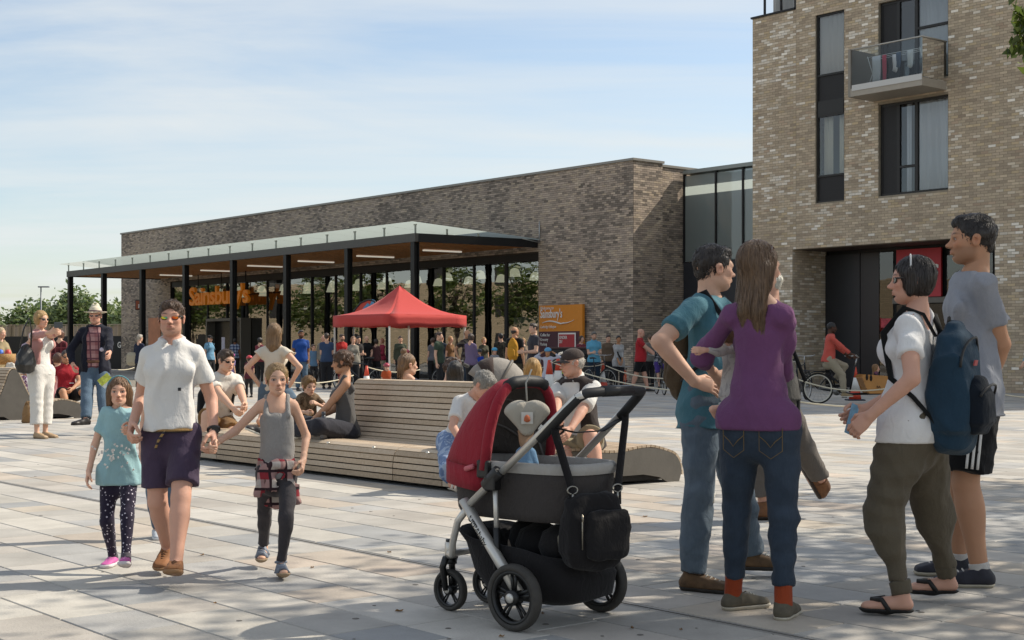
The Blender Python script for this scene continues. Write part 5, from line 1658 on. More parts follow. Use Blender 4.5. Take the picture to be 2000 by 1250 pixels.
   face = [B(0, -.40, -.02, (.40, .36, .40), .05, 'sub'), B(0, .0, .36, (.34, .42, .20), .05, 'sub'), B(.36, .03, -.09, (.12, .10, .16), .04, 'sub'), B(-.36, .03, -.09, (.12, .10, .16), .04, 'sub'), B(0, .1, -.55, (.5, .6, .30), .05, 'sub')]; amp = .006
  rg = np.random.default_rng(s.seed + 9); w = rg.uniform(0, 6, 4)
  hc = s.hc; Mh = s.Mh
  def disp(X, Y, Z):
   dx, dy, dz = X - hc[0], Y - hc[1], Z - hc[2]
   lx = (Mh[0, 0] * dx + Mh[1, 0] * dy + Mh[2, 0] * dz) / h; ly = (Mh[0, 1] * dx + Mh[1, 1] * dy + Mh[2, 1] * dz) / h; lz = (Mh[0, 2] * dx + Mh[1, 2] * dy + Mh[2, 2] * dz) / h
   an = np.arctan2(lx, ly + .02)
   t = np.sin(an * 17 + 2.2 * np.sin(3 * lz + w[0]) + w[1]) * .6 + np.sin(an * 31 + 3 * lz + w[2]) * .4
   if st in ('short', 'curly', 'crop'): t = t * .4 + .8 * np.sin(15 * lx + w[0]) * np.sin(13 * ly + w[1] + 4 * lz) + .5 * np.sin(27 * lx + 19 * lz + w[3])
   return t * amp * h * np.clip((lx * lx + ly * ly) * 9, .15, 1)
  m = hair_mat(s.hair[1] + (s.hair[4] if len(s.hair) > 4 else ''), s.hair[1], s.hair[4] if len(s.hair) > 4 else None)
  s.hair_obj = sdf_obj('hair', P + face, hr, m, s.root, disp, rl=0)
  if s.res < .0135: s.strands(P + face, hr, m, st)
 def strands(s, prims, h, m, st):
  pr = [p for p in prims if p.op == 'add']
  lo = np.min([p.lo for p in pr], axis=0) - 4 * h; hi = np.max([p.hi for p in pr], axis=0) + 4 * h
  D, xs, ys, zs = field(prims, lo, hi, h)
  o = np.array([xs[0], ys[0], zs[0]]); n = np.array(D.shape)
  def smp(p):
   q = np.clip((p - o) / h, 0, n - 1.001); i = q.astype(int); f = q - i; r = 0
   for a in (0, 1):
    for b in (0, 1):
     for c in (0, 1):
      r = r + D[i[:, 0] + a, i[:, 1] + b, i[:, 2] + c] * (f[:, 0] if a else 1 - f[:, 0]) * (f[:, 1] if b else 1 - f[:, 1]) * (f[:, 2] if c else 1 - f[:, 2])
   return r
  def grad(p):
   e = h; g = np.stack([smp(p + d) - smp(p - d) for d in np.eye(3) * e], 1); return g / (np.linalg.norm(g, axis=1)[:, None] + 1e-9)
  rg = np.random.default_rng(s.seed + 5)
  long = st in ('long', 'bob', 'bun', 'pony', 'back')
  N = 1500 if long else 1300
  vv = np.array([v.co for v in s.hair_obj.data.vertices]); p = vv[rg.integers(0, len(vv), N)].astype(float)
  up = s.Mh @ npv(0, 0, 1); bk = s.Mh @ npv(0, 1, 0); crown = s.hp(0, .22, .5)
  steps = 7; ln = (.075 if long else .026) * rg.uniform(.5, 1.2, (N, 1)) * s.hh / .22; stp = ln / steps * (1.6 if st == 'long' else 1)
  lift = (rg.uniform(0, 1, N) ** 3) * (.006 if long else .010) * (2 if st == 'curly' else 1)
  path = [p]; nrm = [grad(p)]; jit = rg.normal(size=(N, 3)) * (.10 if long else .45)
  for k in range(steps):
   g = grad(p)
   if st in ('back', 'pony'): d = np.tile(bk - .25 * up, (N, 1))
   elif long: d = np.tile(-(s.Mt @ npv(0, 0, 1)), (N, 1)) + .25 * (p - s.hc) / s.hh
   else: d = (p - crown) / s.hh + np.tile(-.3 * up, (N, 1))
   d = d + jit; d = d - g * (d * g).sum(1)[:, None]; d /= np.linalg.norm(d, axis=1)[:, None] + 1e-9
   p = p + d * stp; g = grad(p); t = (k + 1) / steps
   p = p - g * (smp(p) - (.0018 + lift * t))[:, None]
   path.append(p); nrm.append(g)
  A = np.stack(path, 1); G_ = np.stack(nrm, 1); T = np.gradient(A, axis=1); T /= np.linalg.norm(T, axis=2)[:, :, None] + 1e-9
  S = np.cross(T, G_); w = .0016 * np.sin(np.linspace(.6, 3.0, steps + 1))[None, :, None] * rg.uniform(.6, 1.5, (N, 1, 1))
  v = np.stack([A - S * w, A + S * w], 2).reshape(-1, 3)
  b = (np.arange(N)[:, None] * (steps + 1) + np.arange(steps)[None, :]) * 2
  f = np.stack([b, b + 1, b + 3, b + 2], 2).reshape(-1, 4)
  o = link_mesh('hair_strands', fast_mesh('hair_strands', v, f, None, True), m, s.hair_obj); o['kind'] = 'stuff'
 # ---- clothes
 def top(s, m, sleeve=.55, hem=-.06, loose=.02, off=.008, neck=.279, name='shirt', collar=None, fold=.006, slv_off=.012, vneck=0.0, strap=False, slv_loose=0.0, open_front=False, scoop=0.0, under=.016, over=None):
  H = s.H; seed = s.seed
  P = [s.torso_prim(off, loose * H / 1.75, cap=(0, 1), lo=max(hem, -.075), hi=neck)]
  P[0].rx = P[0].rx + np.interp(P[0].z, [0, .06 * H], [under * H / 1.75, 0]); P[0].ry = P[0].ry + np.interp(P[0].z, [0, .06 * H], [under * 1.15 * H / 1.75, 0])
  if hem < -.075:
   z, rx, ry, cy = s.torso(off, loose * H / 1.75)
   P = [Prim(s.pel, s.Mt, np.concatenate([[hem * H], z[z < neck * H]]), np.concatenate([[rx[0] * 1.25], rx[z < neck * H]]), np.concatenate([[ry[0] * 1.35], ry[z < neck * H]]), n=2.3, cap=(0, 1), k=.03)]
  a0, a1, a2, a3 = s.arm_r()
  if not strap: P += s.shoulders(off)
  else: P += s.shoulders(off)[2:]
  for i in (0, 1):
   if strap: break
   so = slv_off * H / 1.75
   if sleeve <= 1.0:
    e = s.sh[i] + (s.el[i] - s.sh[i]) * sleeve
    P.append(cone(s.sh[i], e, a0 + so * .6, np.interp(sleeve, [0, 1], [a0, a1]) + so * 1.35 + slv_loose, k=.025, cap=(1, 0)))
   else:
    q = sleeve - 1
    P.append(cone(s.sh[i], s.el[i], a0 + so * .6, a1 + so, k=.025))
    P.append(cone(s.el[i], s.el[i] + (s.wr[i] - s.el[i]) * q, a1 + so, np.interp(q, [0, 1], [a2, a3]) + so * .9 + slv_loose, k=.02, cap=(1, 0)))
  if strap:
   for sg in (-1, 1):
    P.append(cone(s.T(sg * .052 * H, -.045 * H, s.st - .06 * H), s.T(sg * .047 * H, .01 * H, s.st + .028 * H), .017 * H, .014 * H, k=.01))
    P.append(cone(s.T(sg * .047 * H, .01 * H, s.st + .028 * H), s.T(sg * .055 * H, .05 * H, s.st - .05 * H), .014 * H, .018 * H, k=.01))
  if over is not None:
   ov = over * H / 1.75 + .011; z, rx, ry, cy = s.torso(ov); mm = z <= .05 * H; l0, l1 = s.leg_r()[:2]
   P.append(Prim(s.pel, s.Mt, z[mm], rx[mm], ry[mm] + .004, cy=cy[mm], n=2.2, cap=(1, 1), k=.04))
   for i in (0, 1): P.append(cone(s.hip[i], s.hip[i] + (s.kn[i] - s.hip[i]) * .3, l0 * .96 + ov, l0 * .9 + ov, k=.03))
   P.append(half(s.T(0, 0, hem * H), s.Mt @ npv(0, 0, -1)))
  # neckline
  nr = .037 * H + scoop * H
  P.append(cone(s.nb - s.Mt @ npv(0, 0, .004 * H) + s.Mt @ npv(0, -.004 * H, 0), s.nb + s.Mt @ npv(0, -.01 * H, .2 * H), nr * .98, nr * 1.3, k=.012, op='sub'))
  if scoop: P.append(ball(s.T(0, -.075 * H, s.st + .005 * H), (.045 * H, .05 * H, .05 * H), s.Mt, k=.01, op='sub'))
  if vneck: P.append(cone(s.T(0, -.09 * H, s.st - vneck * H), s.T(0, -.06 * H, s.st + .05 * H), .004 * H, .045 * H, k=.008, op='sub'))
  if open_front: P.append(Prim(s.T(0, -.10 * H, -.2 * H), s.Mt, [0, .5 * H], [.038 * H, .05 * H], [.09 * H, .09 * H], n=4, k=.01, cap=(0, 0), op='sub'))
  fd = folds(fold, seed + 20); f2 = folds_h(fold * .4, seed + 21, 48)
  if sleeve > 1: g = lambda X, Y, Z: fd(X, Y, Z) + f2(X, Y, Z)
  else: g = fd
  o = sdf_obj(name, P, s.res, m, s.root, g)
  s.shirt = o; s.shirtP = P
  if collar:
   q = MB(); pts = []
   for j in range(15):
    a = -2.75 + 5.5 * j / 14
    pts.append(Vector((s.nb + s.Mt @ npv(math.sin(a) * .040 * H, .046 * H * math.cos(a) - .006 * H, (.016 + .012 * math.cos(a)) * H)).tolist()))
   q.tube(pts, .012 * H, 8, flat=1.5, up=Vector((s.Mt @ npv(0, 0, 1)).tolist()))
   q.build('collar', collar if not isinstance(collar, bool) else m, o)
  return o
 def trousers(s, m, length=.97, off=.010, cuff=None, waist=.035, name='trousers', fold=.006, crumple=.5, taper=1.0, seat=.0, flare=0.0, cuffm=None):
  H = s.H; l0, l1, l2, l3 = s.leg_r()
  off = off * H / 1.75
  z, rx, ry, cy = s.torso(off)
  m_ = z <= waist * H
  zz = np.concatenate([z[m_], [waist * H]]); rr = np.concatenate([rx[m_], [np.interp(waist * H, z, rx)]]); r2 = np.concatenate([ry[m_], [np.interp(waist * H, z, ry)]])
  P = [Prim(s.pel, s.Mt, zz, rr + .002, r2 + .004 + seat, cy=np.interp(zz, z, cy), n=2.2, cap=(1, 0), k=.035)]
  for i in (0, 1):
   if length <= .5:
    t = length / .5; e = s.hip[i] + (s.kn[i] - s.hip[i]) * t
    P.append(cone(s.hip[i], e, l0 + off, np.interp(t, [0, 1], [l0, l1]) + off * 1.9 + flare, k=.03, cap=(1, 0)))
   else:
    t = (length - .5) / .5; e = s.kn[i] + (s.an[i] - s.kn[i]) * t
    P.append(cone(s.hip[i], s.kn[i], l0 + off, l1 + off * 1.1, k=.03, mid=[(.45, l0 * .88 + off)]))
    rend = (np.interp(t, [0, .28, 1], [l1, l2, l3]) + off * 1.6 * taper + flare) if cuff is None else cuff * H
    P.append(cone(s.kn[i], e, l1 + off * 1.1, rend, k=.02, cap=(1, 0), mid=[(.3, l2 * 1.05 + off * 1.15), (.75, (l2 * .75 + off * 1.5 * taper + flare * .7) if cuff is None or cuff < .03 else cuff * H)]))
  fd = folds(fold * .7, s.seed + 30, vert=.8); f2 = folds_h(fold * crumple, s.seed + 31, 60)
  s.legP = P
  return sdf_obj(name, P, s.res, m, s.root, lambda X, Y, Z: fd(X, Y, Z) + f2(X, Y, Z))
 def skirt(s, m, length=.55, waist=.035, flare=1.35, name='skirt'):
  H = s.H; P = []
  l0, l1, l2, l3 = s.leg_r()
  z, rx, ry, cy = s.torso(.012)
  mm = z <= waist * H
  P.append(Prim(s.pel, s.Mt, z[mm], rx[mm] + .004, ry[mm] + .006, n=2.2, cap=(1, 0), k=.04))
  kn = [s.kn[0], s.kn[1]]
  for i in (0, 1): P.append(cone(s.hip[i], kn[i], l0 + .03, l1 + .045, k=.06))
  P.append(cone((s.hip[0] + s.hip[1]) / 2, (kn[0] + kn[1]) / 2, l0 + .02, l1 + .04, k=.06))
  e = [kn[i] + (s.an[i] - kn[i]) * length for i in (0, 1)]
  for i in (0, 1): P.append(cone(kn[i], e[i], l1 + .045, l1 + .05, k=.05, cap=(1, 0)))
  P.append(cone((kn[0] + kn[1]) / 2, (e[0] + e[1]) / 2, l1 + .05, l1 + .06, k=.06, cap=(1, 0)))
  return sdf_obj(name, P, s.res, m, s.root, folds(.010, s.seed + 33, freq=40, vert=.3))
 def shoes(s, m, sole=None, high=0.0, name='shoe', off=.006, socks=None, sock_h=.12, sole_c='d8d2c4', lace=None):
  H = s.H
  for i in (0, 1):
   P = s.foot_prims(i, off * H / 1.75)
   M = s.footM[i]; a = s.an[i]; hz = .042 * H
   Q = lambda x, y, z: a + M @ npv(x, y, z)
   P = P[:5]
   if high: P.append(cone(Q(0, 0, 0), a + (s.kn[i] - a) * high, .026 * H, .030 * H, k=.012, cap=(1, 0)))
   bot = Q(0, 0, -hz - .001)
   up = P + [half(bot + M @ npv(0, 0, .018), M @ npv(0, 0, -1))]
   if not high: up.append(half(Q(0, .0, .012 * H), M @ npv(0, -.25, 1)))
   hr = max(.0065, s.res * .6)
   sh = sdf_obj(name, up, hr, m, s.root, folds(.002, s.seed + 40 + i, freq=60))
   # sole: slice of the same outline, slightly wider
   Pw = s.foot_prims(i, off * H / 1.75 + .004)[:5]
   so = Pw + [half(bot + M @ npv(0, 0, .021), M @ npv(0, 0, 1)), half(bot, M @ npv(0, 0, -1))]
   sdf_obj('sole', so, hr, sole or mat('sole_' + sole_c, sole_c, .7), sh)
   if lace is not None and sh is not None:
    q = MB()
    for j in range(4):
     y = -.042 * H - j * .012 * H; zt = -hz + .046 * H - j * .0045 * H
     pts = [Vector(Q(-.014 * H, y, zt - .005 * H).tolist()), Vector(Q(0, y - .004 * H, zt + .002 * H).tolist()), Vector(Q(.014 * H, y, zt - .005 * H).tolist())]
     q.tube(pts, .0022 * H, 5)
    q.build('laces', lace, sh)
   if socks is not None:
    l3 = s.leg_r()[3]
    e = a + (s.kn[i] - a) * sock_h
    sdf_obj('sock', [cone(Q(0, 0, -.008 * H), a, l3 * 1.0, l3 * 1.08, k=.01), cone(a, e, l3 * 1.12, l3 * 1.18, k=.01, cap=(1, 0))], max(.006, s.res * .6), socks, s.root, folds_h(.002, 3, 120))
 def sandals(s, m, kind='flip', sole_c='22201e'):
  H = s.H
  for i in (0, 1):
   M = s.footM[i]; a = s.an[i]; hz = .042 * H
   Q = lambda x, y, z: Vector((a + M @ npv(x, y, z)).tolist())
   Pw = s.foot_prims(i, .006)[:5]
   bot = a + M @ npv(0, 0, -hz - .006)
   sh = sdf_obj('sandal', Pw + [half(bot + M @ npv(0, 0, .018), M @ npv(0, 0, 1))], .0065, mat('sandal_' + sole_c, sole_c, .7), s.root)
   q = MB(); r = .007 if kind == 'flip' else .008
   t = Q(0, -.088 * H, -hz + .03 * H)
   if kind == 'flip':
    q.tube([Q(-.026 * H, -.035 * H, -hz + .006 * H), Q(-.02 * H, -.055 * H, -hz + .034 * H), t], r, 6, flat=1.7); q.tube([Q(.026 * H, -.035 * H, -hz + .006 * H), Q(.02 * H, -.055 * H, -hz + .034 * H), t], r, 6, flat=1.7)
   else:
    for y, zt in ((-.085, .032), (-.06, .039), (-.03, .050)):
     q.tube([Q(-.026 * H, y * H, -hz + .008 * H), Q(-.014 * H, y * H, -hz + zt * H), Q(.006 * H, (y - .008) * H, -hz + (zt + .001) * H), Q(.026 * H, y * H, -hz + .008 * H)], r, 6, flat=1.6)
    q.tube([Q(.024 * math.cos(u) * H, .005 * H + .026 * math.sin(u) * H, -hz + .062 * H) for u in np.linspace(0, 6.283, 14)], r, 6)
   q.build('strap', m, sh)
 def shades(s, frame='17161a', lens='0d0e12', mirror=False, on_top=False, wrap=1.0):
  h = s.hh; up = (.30, -.06) if on_top else (0, 0)
  tilt = -.75 if on_top else 0
  Mr = s.Mh @ rotx(tilt) if on_top else s.Mh
  c0 = s.hp(0, -.365, .01) if not on_top else s.hp(0, -.17, .42)
  L = lambda x, y, z: Vector((c0 + Mr @ (npv(x, y, z) * h)).tolist())
  g = MB()
  for sg in (-1, 1):
   ring = [L(sg * (.135 + .105 * math.cos(a)), .0 + .05 * (abs(.135 + .105 * math.cos(a)) / .24) ** 2, .062 * math.sin(a) * (1 + .15 * math.cos(a)) - .005) for a in np.linspace(0, 2 * math.pi, 14, endpoint=False)]
   g.tube(ring, .013 * h, 6, closed=True)
   ty = .36 if not on_top else .3
   g.tube([L(sg * .24, .055, .03), L(sg * .335, .20, .03), L(sg * .345, ty, .02), L(sg * .335, ty + .08, -.03)], .013 * h, 6, flat=1.5, up=Vector((Mr @ npv(0, 0, 1)).tolist()))
  g.tube([L(-.04, 0, .015), L(0, -.012, .02), L(.04, 0, .015)], .014 * h, 6)
  o = g.build('sunglasses', mat('shades_' + frame, frame, .3), s.root)
  for sg in (-1, 1):
   q = MB(); ring = [L(sg * (.135 + .10 * math.cos(a)), .004 + .05 * (abs(.135 + .10 * math.cos(a)) / .24) ** 2 - .006, .058 * math.sin(a) * (1 + .15 * math.cos(a)) - .005) for a in np.linspace(0, 2 * math.pi, 14, endpoint=False)]
   if sg < 0: ring = ring[::-1]
   q.add(ring, [tuple(range(14))], False)
   if mirror:
    if 'lens_mirror' not in MATS:
     m = bpy.data.materials.new('lens_mirror'); MATS['lens_mirror'] = m; n, l = nodes_of(m); nt = m.node_tree
     sp = n.new('ShaderNodeSeparateXYZ'); l.new(objco(nt), sp.inputs[0])
     fz = mth(nt, 'FRACT', mth(nt, 'ADD', mth(nt, 'MULTIPLY', sp.outputs['X'], 9.0), mth(nt, 'MULTIPLY', sp.outputs['Z'], 14.0)))
     l.new(ramp(nt, fz, [(0, lin('b52a18')), (.35, lin('e87a1a')), (.6, lin('c2b020')), (.8, lin('3a8f6a')), (1, lin('7a2a8a'))]), n['Principled BSDF'].inputs['Base Color'])
     n['Principled BSDF'].inputs['Metallic'].default_value = .8; n['Principled BSDF'].inputs['Roughness'].default_value = .12
    q.build('lens', MATS['lens_mirror'], o, solid=.002)
   else: q.build('lens', mat('lens_' + lens, lens, .08, spec=.8), o, solid=.002)
  return o
 def cap(s, m, brim=True, name='cap', text=None):
  h = s.hh; M = s.Mh
  B = lambda x, y, z, r, k=.03, op='add': ball(s.hp(x, y, z), tuple(q * h for q in r), M, k=k * h, op=op)
  P = [B(0, .08, .17, (.375, .455, .37)), half(s.hp(0, 0, .13), M @ npv(0, .10, -1))]
  o = sdf_obj(name, P, s.hres * 1.2, m, s.root)
  if brim:
   q = MB()
   P2 = [[Vector((s.hp(math.sin(a) * (.35 + .03 * t), -.10 - math.cos(a) * (.26 + .36 * t), .145 - .05 * t - .10 * math.sin(a) ** 2 * (1 - .3 * t))).tolist()) for a in np.linspace(-1.25, 1.25, 15)] for t in (0, .35, .7, 1)]
   q.grid(P2); q.build('brim', m, o, solid=.006)
  return o
 def helmet(s, m):
  h = s.hh; M = s.Mh
  B = lambda x, y, z, r, k=.03, op='add': ball(s.hp(x, y, z), tuple(q * h for q in r), M, k=k * h, op=op)
  P = [B(0, .06, .20, (.43, .54, .42)), half(s.hp(0, 0, .14), M @ npv(0, .12, -1))]
  for x in (-.2, 0, .2):
   for y in (-.22, .1, .36): P.append(ball(s.hp(x, y, .62 - .25 * abs(x) - .5 * (y - .06) ** 2), (.045 * h, .10 * h, .14 * h), M, k=.005, op='sub'))
  o = sdf_obj('helmet', P, s.hres * 1.4, m, s.root)
  q = MB()
  for sg in (-1, 1): q.tube([Vector(s.hp(sg * .36, 0, .12).tolist()), Vector(s.hp(sg * .25, -.1, -.35).tolist()), Vector(s.hp(0, -.2, -.5).tolist())], .02 * h, 5)
  q.build('strap', mat('strap_black', '18181a', .7), o)
  return o
 def sunhat(s, m, band):
  h = s.hh; M = s.Mh
  B = lambda x, y, z, r, k=.03, op='add': ball(s.hp(x, y, z), tuple(q * h for q in r), M, k=k * h, op=op)
  c = s.hp(0, .07, .20)
  crown = Prim(c, M, [0, .12 * h, .30 * h, .36 * h], np.array([.38, .37, .32, .24]) * h, np.array([.46, .45, .39, .28]) * h, cap=(0, 1), k=.01)
  o = sdf_obj('hat', [crown, ball(s.hp(0, .07, .70), (.10 * h, .34 * h, .06 * h), M, k=.03 * h, op='sub')], s.hres * 1.2, m, s.root)
  q = MB(); P2 = []
  for t in np.linspace(0, 1, 5):
   P2.append([Vector(s.hp(math.sin(a) * (.37 + .30 * t), .07 - math.cos(a) * (.45 + .30 * t), .215 - .035 * t * (1.6 - abs(math.sin(a)) * 2.2)).tolist()) for a in np.linspace(0, 2 * math.pi, 33)])
  q.grid(P2); q.build('brim', m, o, solid=.005)
  q = MB(); q.tube([Vector(s.hp(math.sin(a) * .385, .07 - math.cos(a) * .465, .265).tolist()) for a in np.linspace(0, 2 * math.pi, 28, endpoint=False)], .045 * h, 6, closed=True, flat=1.0)
  q.build('hat_band', band, o)
  return o
 def belt(s, m, z=.03, r=.018, extra=.012):
  H = s.H; zz, rx, ry, cy = s.torso(.010 + extra)
  a = np.interp(z * H, zz, rx); b = np.interp(z * H, zz, ry); c = np.interp(z * H, zz, cy)
  q = MB(); q.tube([Vector(s.T(a * math.sin(t), c - b * math.cos(t), z * H).tolist()) for t in np.linspace(0, 2 * math.pi, 30, endpoint=False)], r, 6, closed=True, flat=1.0)
  return q.build('belt', m, s.root)
 def world(s, p):
  """local point -> world"""
  y = s.root.rotation_euler.z; v = rotz(y) @ np.asarray(p, float)
  return Vector(v.tolist()) + s.root.location
# ================================================================== benches
BJ = Vector((-1.05, 12.54, 0))
def resample(poly, pitch):
 poly = [np.array(p, float) for p in poly]
 seg = [np.linalg.norm(b - a) for a, b in zip(poly[:-1], poly[1:])]
 tot = sum(seg); n = int(round(tot / pitch)); out = []
 cum = np.concatenate([[0], np.cumsum(seg)])
 for i in range(n):
  t = (i + .5) * tot / n
  j = min(np.searchsorted(cum, t, side='right') - 1, len(seg) - 1)
  f = (t - cum[j]) / seg[j]; p = poly[j] + (poly[j + 1] - poly[j]) * f
  # smoothed tangent
  def at(t):
   t = min(max(t, 0), tot - 1e-6); j = min(np.searchsorted(cum, t, side='right') - 1, len(seg) - 1); return poly[j] + (poly[j + 1] - poly[j]) * ((t - cum[j]) / seg[j])
  tg = at(t + .05) - at(t - .05); out.append((p, tg / np.linalg.norm(tg)))
 return out, tot / n
def smooth_poly(pts, it=3):
 """Chaikin corner cutting"""
 for _ in range(it):
  q = [pts[0]]
  for a, b in zip(pts[:-1], pts[1:]):
   q.append((a[0] * .75 + b[0] * .25, a[1] * .75 + b[1] * .25)); q.append((a[0] * .25 + b[0] * .75, a[1] * .25 + b[1] * .75))
  q.append(pts[-1]); pts = q
 return pts
def timber_mat(nm, c, c2, gray):
 m = bpy.data.materials.new(nm); MATS[nm] = m; n, l = nodes_of(m); nt = m.node_tree; b = n['Principled BSDF']
 mp = n.new('ShaderNodeMapping'); mp.inputs['Rotation'].default_value = (0, 0, math.atan2(-U.y, U.x)); mp.inputs['Scale'].default_value = (1.2, 30, 30)
 l.new(n.new('ShaderNodeTexCoord').outputs['Object'], mp.inputs[0])
 f = noise(nt, mp.outputs[0], 1.6, 6, .65, .4); g = noise(nt, objco(nt), 2.2, 4)
 oi = n.new('ShaderNodeObjectInfo')
 k = mth(nt, 'ADD', mth(nt, 'MULTIPLY', f, .55), mth(nt, 'ADD', mth(nt, 'MULTIPLY', g, .25), mth(nt, 'MULTIPLY', oi.outputs['Random'], .28)))
 l.new(ramp(nt, k, [(.25, lin(c)), (.55, lin(c2)), (.8, lin(gray))]), b.inputs['Base Color'])
 b.inputs['Roughness'].default_value = .8
 bump(nt, b, f, .35, .004)
 return m
TIM = timber_mat('bench_timber', '8d7a63', 'b5a189', 'c9b9a4')
STEEL = mat('bench_steel', '5f5a53', .6, .3, var=.12, vscale=5, bmp=.1)
PROF_BACK = [(0, .035), (.0, .24), (.06, .335), (.3, .335), (.58, .315), (.70, .38), (.80, .62), (.87, .84), (.95, .905), (1.06, .86), (1.2, .52), (1.34, .285), (1.6, .30), (1.8, .355), (2.0, .32), (2.22, .25), (2.27, .06)]
PROF_FLAT = [(0, .035), (.0, .24), (.06, .335), (.3, .335), (.6, .33), (1.0, .36), (1.4, .30), (1.8, .355), (2.0, .32), (2.22, .25), (2.27, .06)]
def bench(O, mods, label, ends=(True, True)):
 b = empty('timber_bench', O, 0, label, 'bench')
 lmesh = None
 for u0, u1, prof in mods:
  pl = smooth_poly(prof, 2)
  st, pitch = resample(pl, .056)
  wd = pitch - .011
  for p, t in st:
   nrm = np.array([-t[1], t[0]])
   if True:
    c = V * p[0] + UP * p[1]; tv = V * t[0] + UP * t[1]; nv = V * nrm[0] + UP * nrm[1]
    mb = MB(); mb.obox(c + U * (u0 + .006) - tv * wd / 2 - nv * .022, U * (u1 - u0 - .012), tv * wd, nv * .022)
    mb.build('slat', TIM, b)
  # dark core added below the slats, its colour standing in for shade in the gaps
  q = [(max(p[0], .03), p[1]) for p in pl]
  core = []
  for (p, t) in st:
   core.append((p[0] + t[1] * .035, p[1] - t[0] * .035))
  core = [(core[0][0], .03)] + core + [(core[-1][0] - .02, .03)]
  mb = MB(); mb.prism(core, V, UP, U * (u1 - u0 - .06), U * (u0 + .03)); mb.build('shade_core', mat('bench_gap_shade', '1d1916', .9), b)
 for e, on in zip((0, 1), ends):
  if not on: continue
  u0, u1, prof = mods[0] if e == 0 else mods[-1]
  pl = smooth_poly(prof, 2)
  st, _ = resample(pl, .08)
  top = [(p[0] + t[1] * .026, p[1] - t[0] * .026) for p, t in st]
  bot = [(2.2, .0), (2.05, .0), (1.95, .05), (1.75, .085), (1.45, .085), (1.2, .06), (1.1, .0), (.9, .0), (.8, .06), (.5, .07), (.15, .06), (.05, .0), (.02, .0)]
  mb = MB(); uu = u0 - .004 if e == 0 else u1 - .016
  mb.prism([(max(.012, a), z) for a, z in top] + bot, V, UP, U * .02, U * uu); mb.build('end_plate', STEEL, b)
 return b
BENCH = bench(BJ, [(-1.36, -.72, PROF_FLAT), (-.72, 0, PROF_BACK), (0, 1.95, PROF_BACK), (1.95, 3.22, PROF_FLAT), (3.22, 4.7, PROF_FLAT)], 'long curved double-sided timber bench with a high back in the middle of the plaza')
def BP(u, v, z=0.0): return BJ + U * u + V * v + UP * z
LB = G(168, 816) - V * 2.25
LBENCH = bench(LB, [(0, 1.6, PROF_BACK), (1.6, 3.2, PROF_BACK), (3.2, 4.8, PROF_FLAT)], 'timber lounger bench with grey steel end at the left edge')
# studs on the seat edge
st_ = MB()
for px, py in ((641, 867), (730, 876), (835, 886)):
 st_.lathe([(.016, 0), (.016, .012), (.006, .016)], 10, c=G(px, py, .345) - BJ + UP * .002)
setp(st_.build('seat_stud', mat('stud', 'cfcac0', .3, .9), BENCH), kind='stuff')
# ================================================================== pushchair in the foreground
BLKF = cloth_mat('pram_black', '1c1a1b', rough=.85)
CHAR = cloth_mat('pram_charcoal', '3b3735', 'heather', '4a4543', rough=.9)
ALU = mat('aluminium', 'd0ccc4', .38, .6, var=.04)
BLKP = mat('black_plastic', '161616', .42, var=.1, vscale=20)
RUB = mat('tyre_rubber', '3a3733', .75, var=.2, vscale=30)
FOAM = mat('black_foam', '1b1b1c', .6, bmp=.1, bscale=200)
REDC = cloth_mat('pram_red', '8d2430', 'heather', '9c2c38', rough=.9)
pram = empty('pushchair', (.2045, 6.22, 0), math.atan2(.66, -.75), 'silver framed pushchair with a red hood and black carrycot in the foreground', 'pushchair')
# local frame: +x forward (away-left), +y to the left of travel, which is towards the camera-left side; near side is +y?
PF_ = Vector((-.7507, .6606, 0)); PL_ = Vector((.6606, .7507, 0))     # forward, far side
def pl(f, l, z): # forward, lateral (far = +), height -> local coords of the empty
 return Vector((f, -l, z))
def wheel(parent_pt, r, w, name='wheel', spokes=5):
 o = MB(); M = Matrix.Rotation(R(90), 3, 'X')
 prof = [(r * .80, -w * .42), (r * .9, -w * .5), (r * .97, -w * .38), (r, -w * .12), (r, w * .12), (r * .97, w * .38), (r * .9, w * .5), (r * .80, w * .42)]
 vs = []; fs = []; n = 36
 for a, z in prof:
  for k in range(n):
   t = 2 * math.pi * k / n; vs.append(M @ Vector((a * math.cos(t), a * math.sin(t), z)))
 m = len(prof)
 for i in range(m):
  for k in range(n): fs.append((i * n + k, i * n + (k + 1) % n, ((i + 1) % m) * n + (k + 1) % n, ((i + 1) % m) * n + k))
 o.add(vs, fs, True)
 W_ = o.build(name, RUB, pram, loc=parent_pt)
 q = MB()
 vs = []; fs = []
 prof = [(r * .70, -w * .36), (r * .81, -w * .40), (r * .81, w * .40), (r * .70, w * .36)]
 for a, z in prof:
  for k in range(n):
   t = 2 * math.pi * k / n; vs.append(M @ Vector((a * math.cos(t), a * math.sin(t), z)))
 for i in range(4):
  for k in range(n): fs.append((i * n + k, i * n + (k + 1) % n, ((i + 1) % 4) * n + (k + 1) % n, ((i + 1) % 4) * n + k))
 q.add(vs, fs, True)
 for s_ in range(spokes):
  for d_ in (-.16, .16):
   t = 2 * math.pi * s_ / spokes + .3
   a = Vector((math.cos(t + d_ * 1.3) * r * .2, 0, math.sin(t + d_ * 1.3) * r * .2)); b = Vector((math.cos(t + d_ * .75) * r * .74, 0, math.sin(t + d_ * .75) * r * .74))
   q.tube([a, b], [r * .055, r * .05], 6, flat=1.0)
 q.build('rim', BLKP, W_)
 h = MB(); h.lathe([(r * .23, -w * .55), (r * .23, w * .55)], 16, M=M); h.build('hub', BLKP, W_)
 h = MB(); h.lathe([(r * .15, -w * .56), (r * .14, -w * .68), (r * .05, -w * .72)][::-1], 16, M=M); h.build('hub_cap', ALU, W_)
 return W_
HW = .295
wheel(pl(0, -HW, .142), .142, .05); wheel(pl(0, HW, .142), .142, .05)
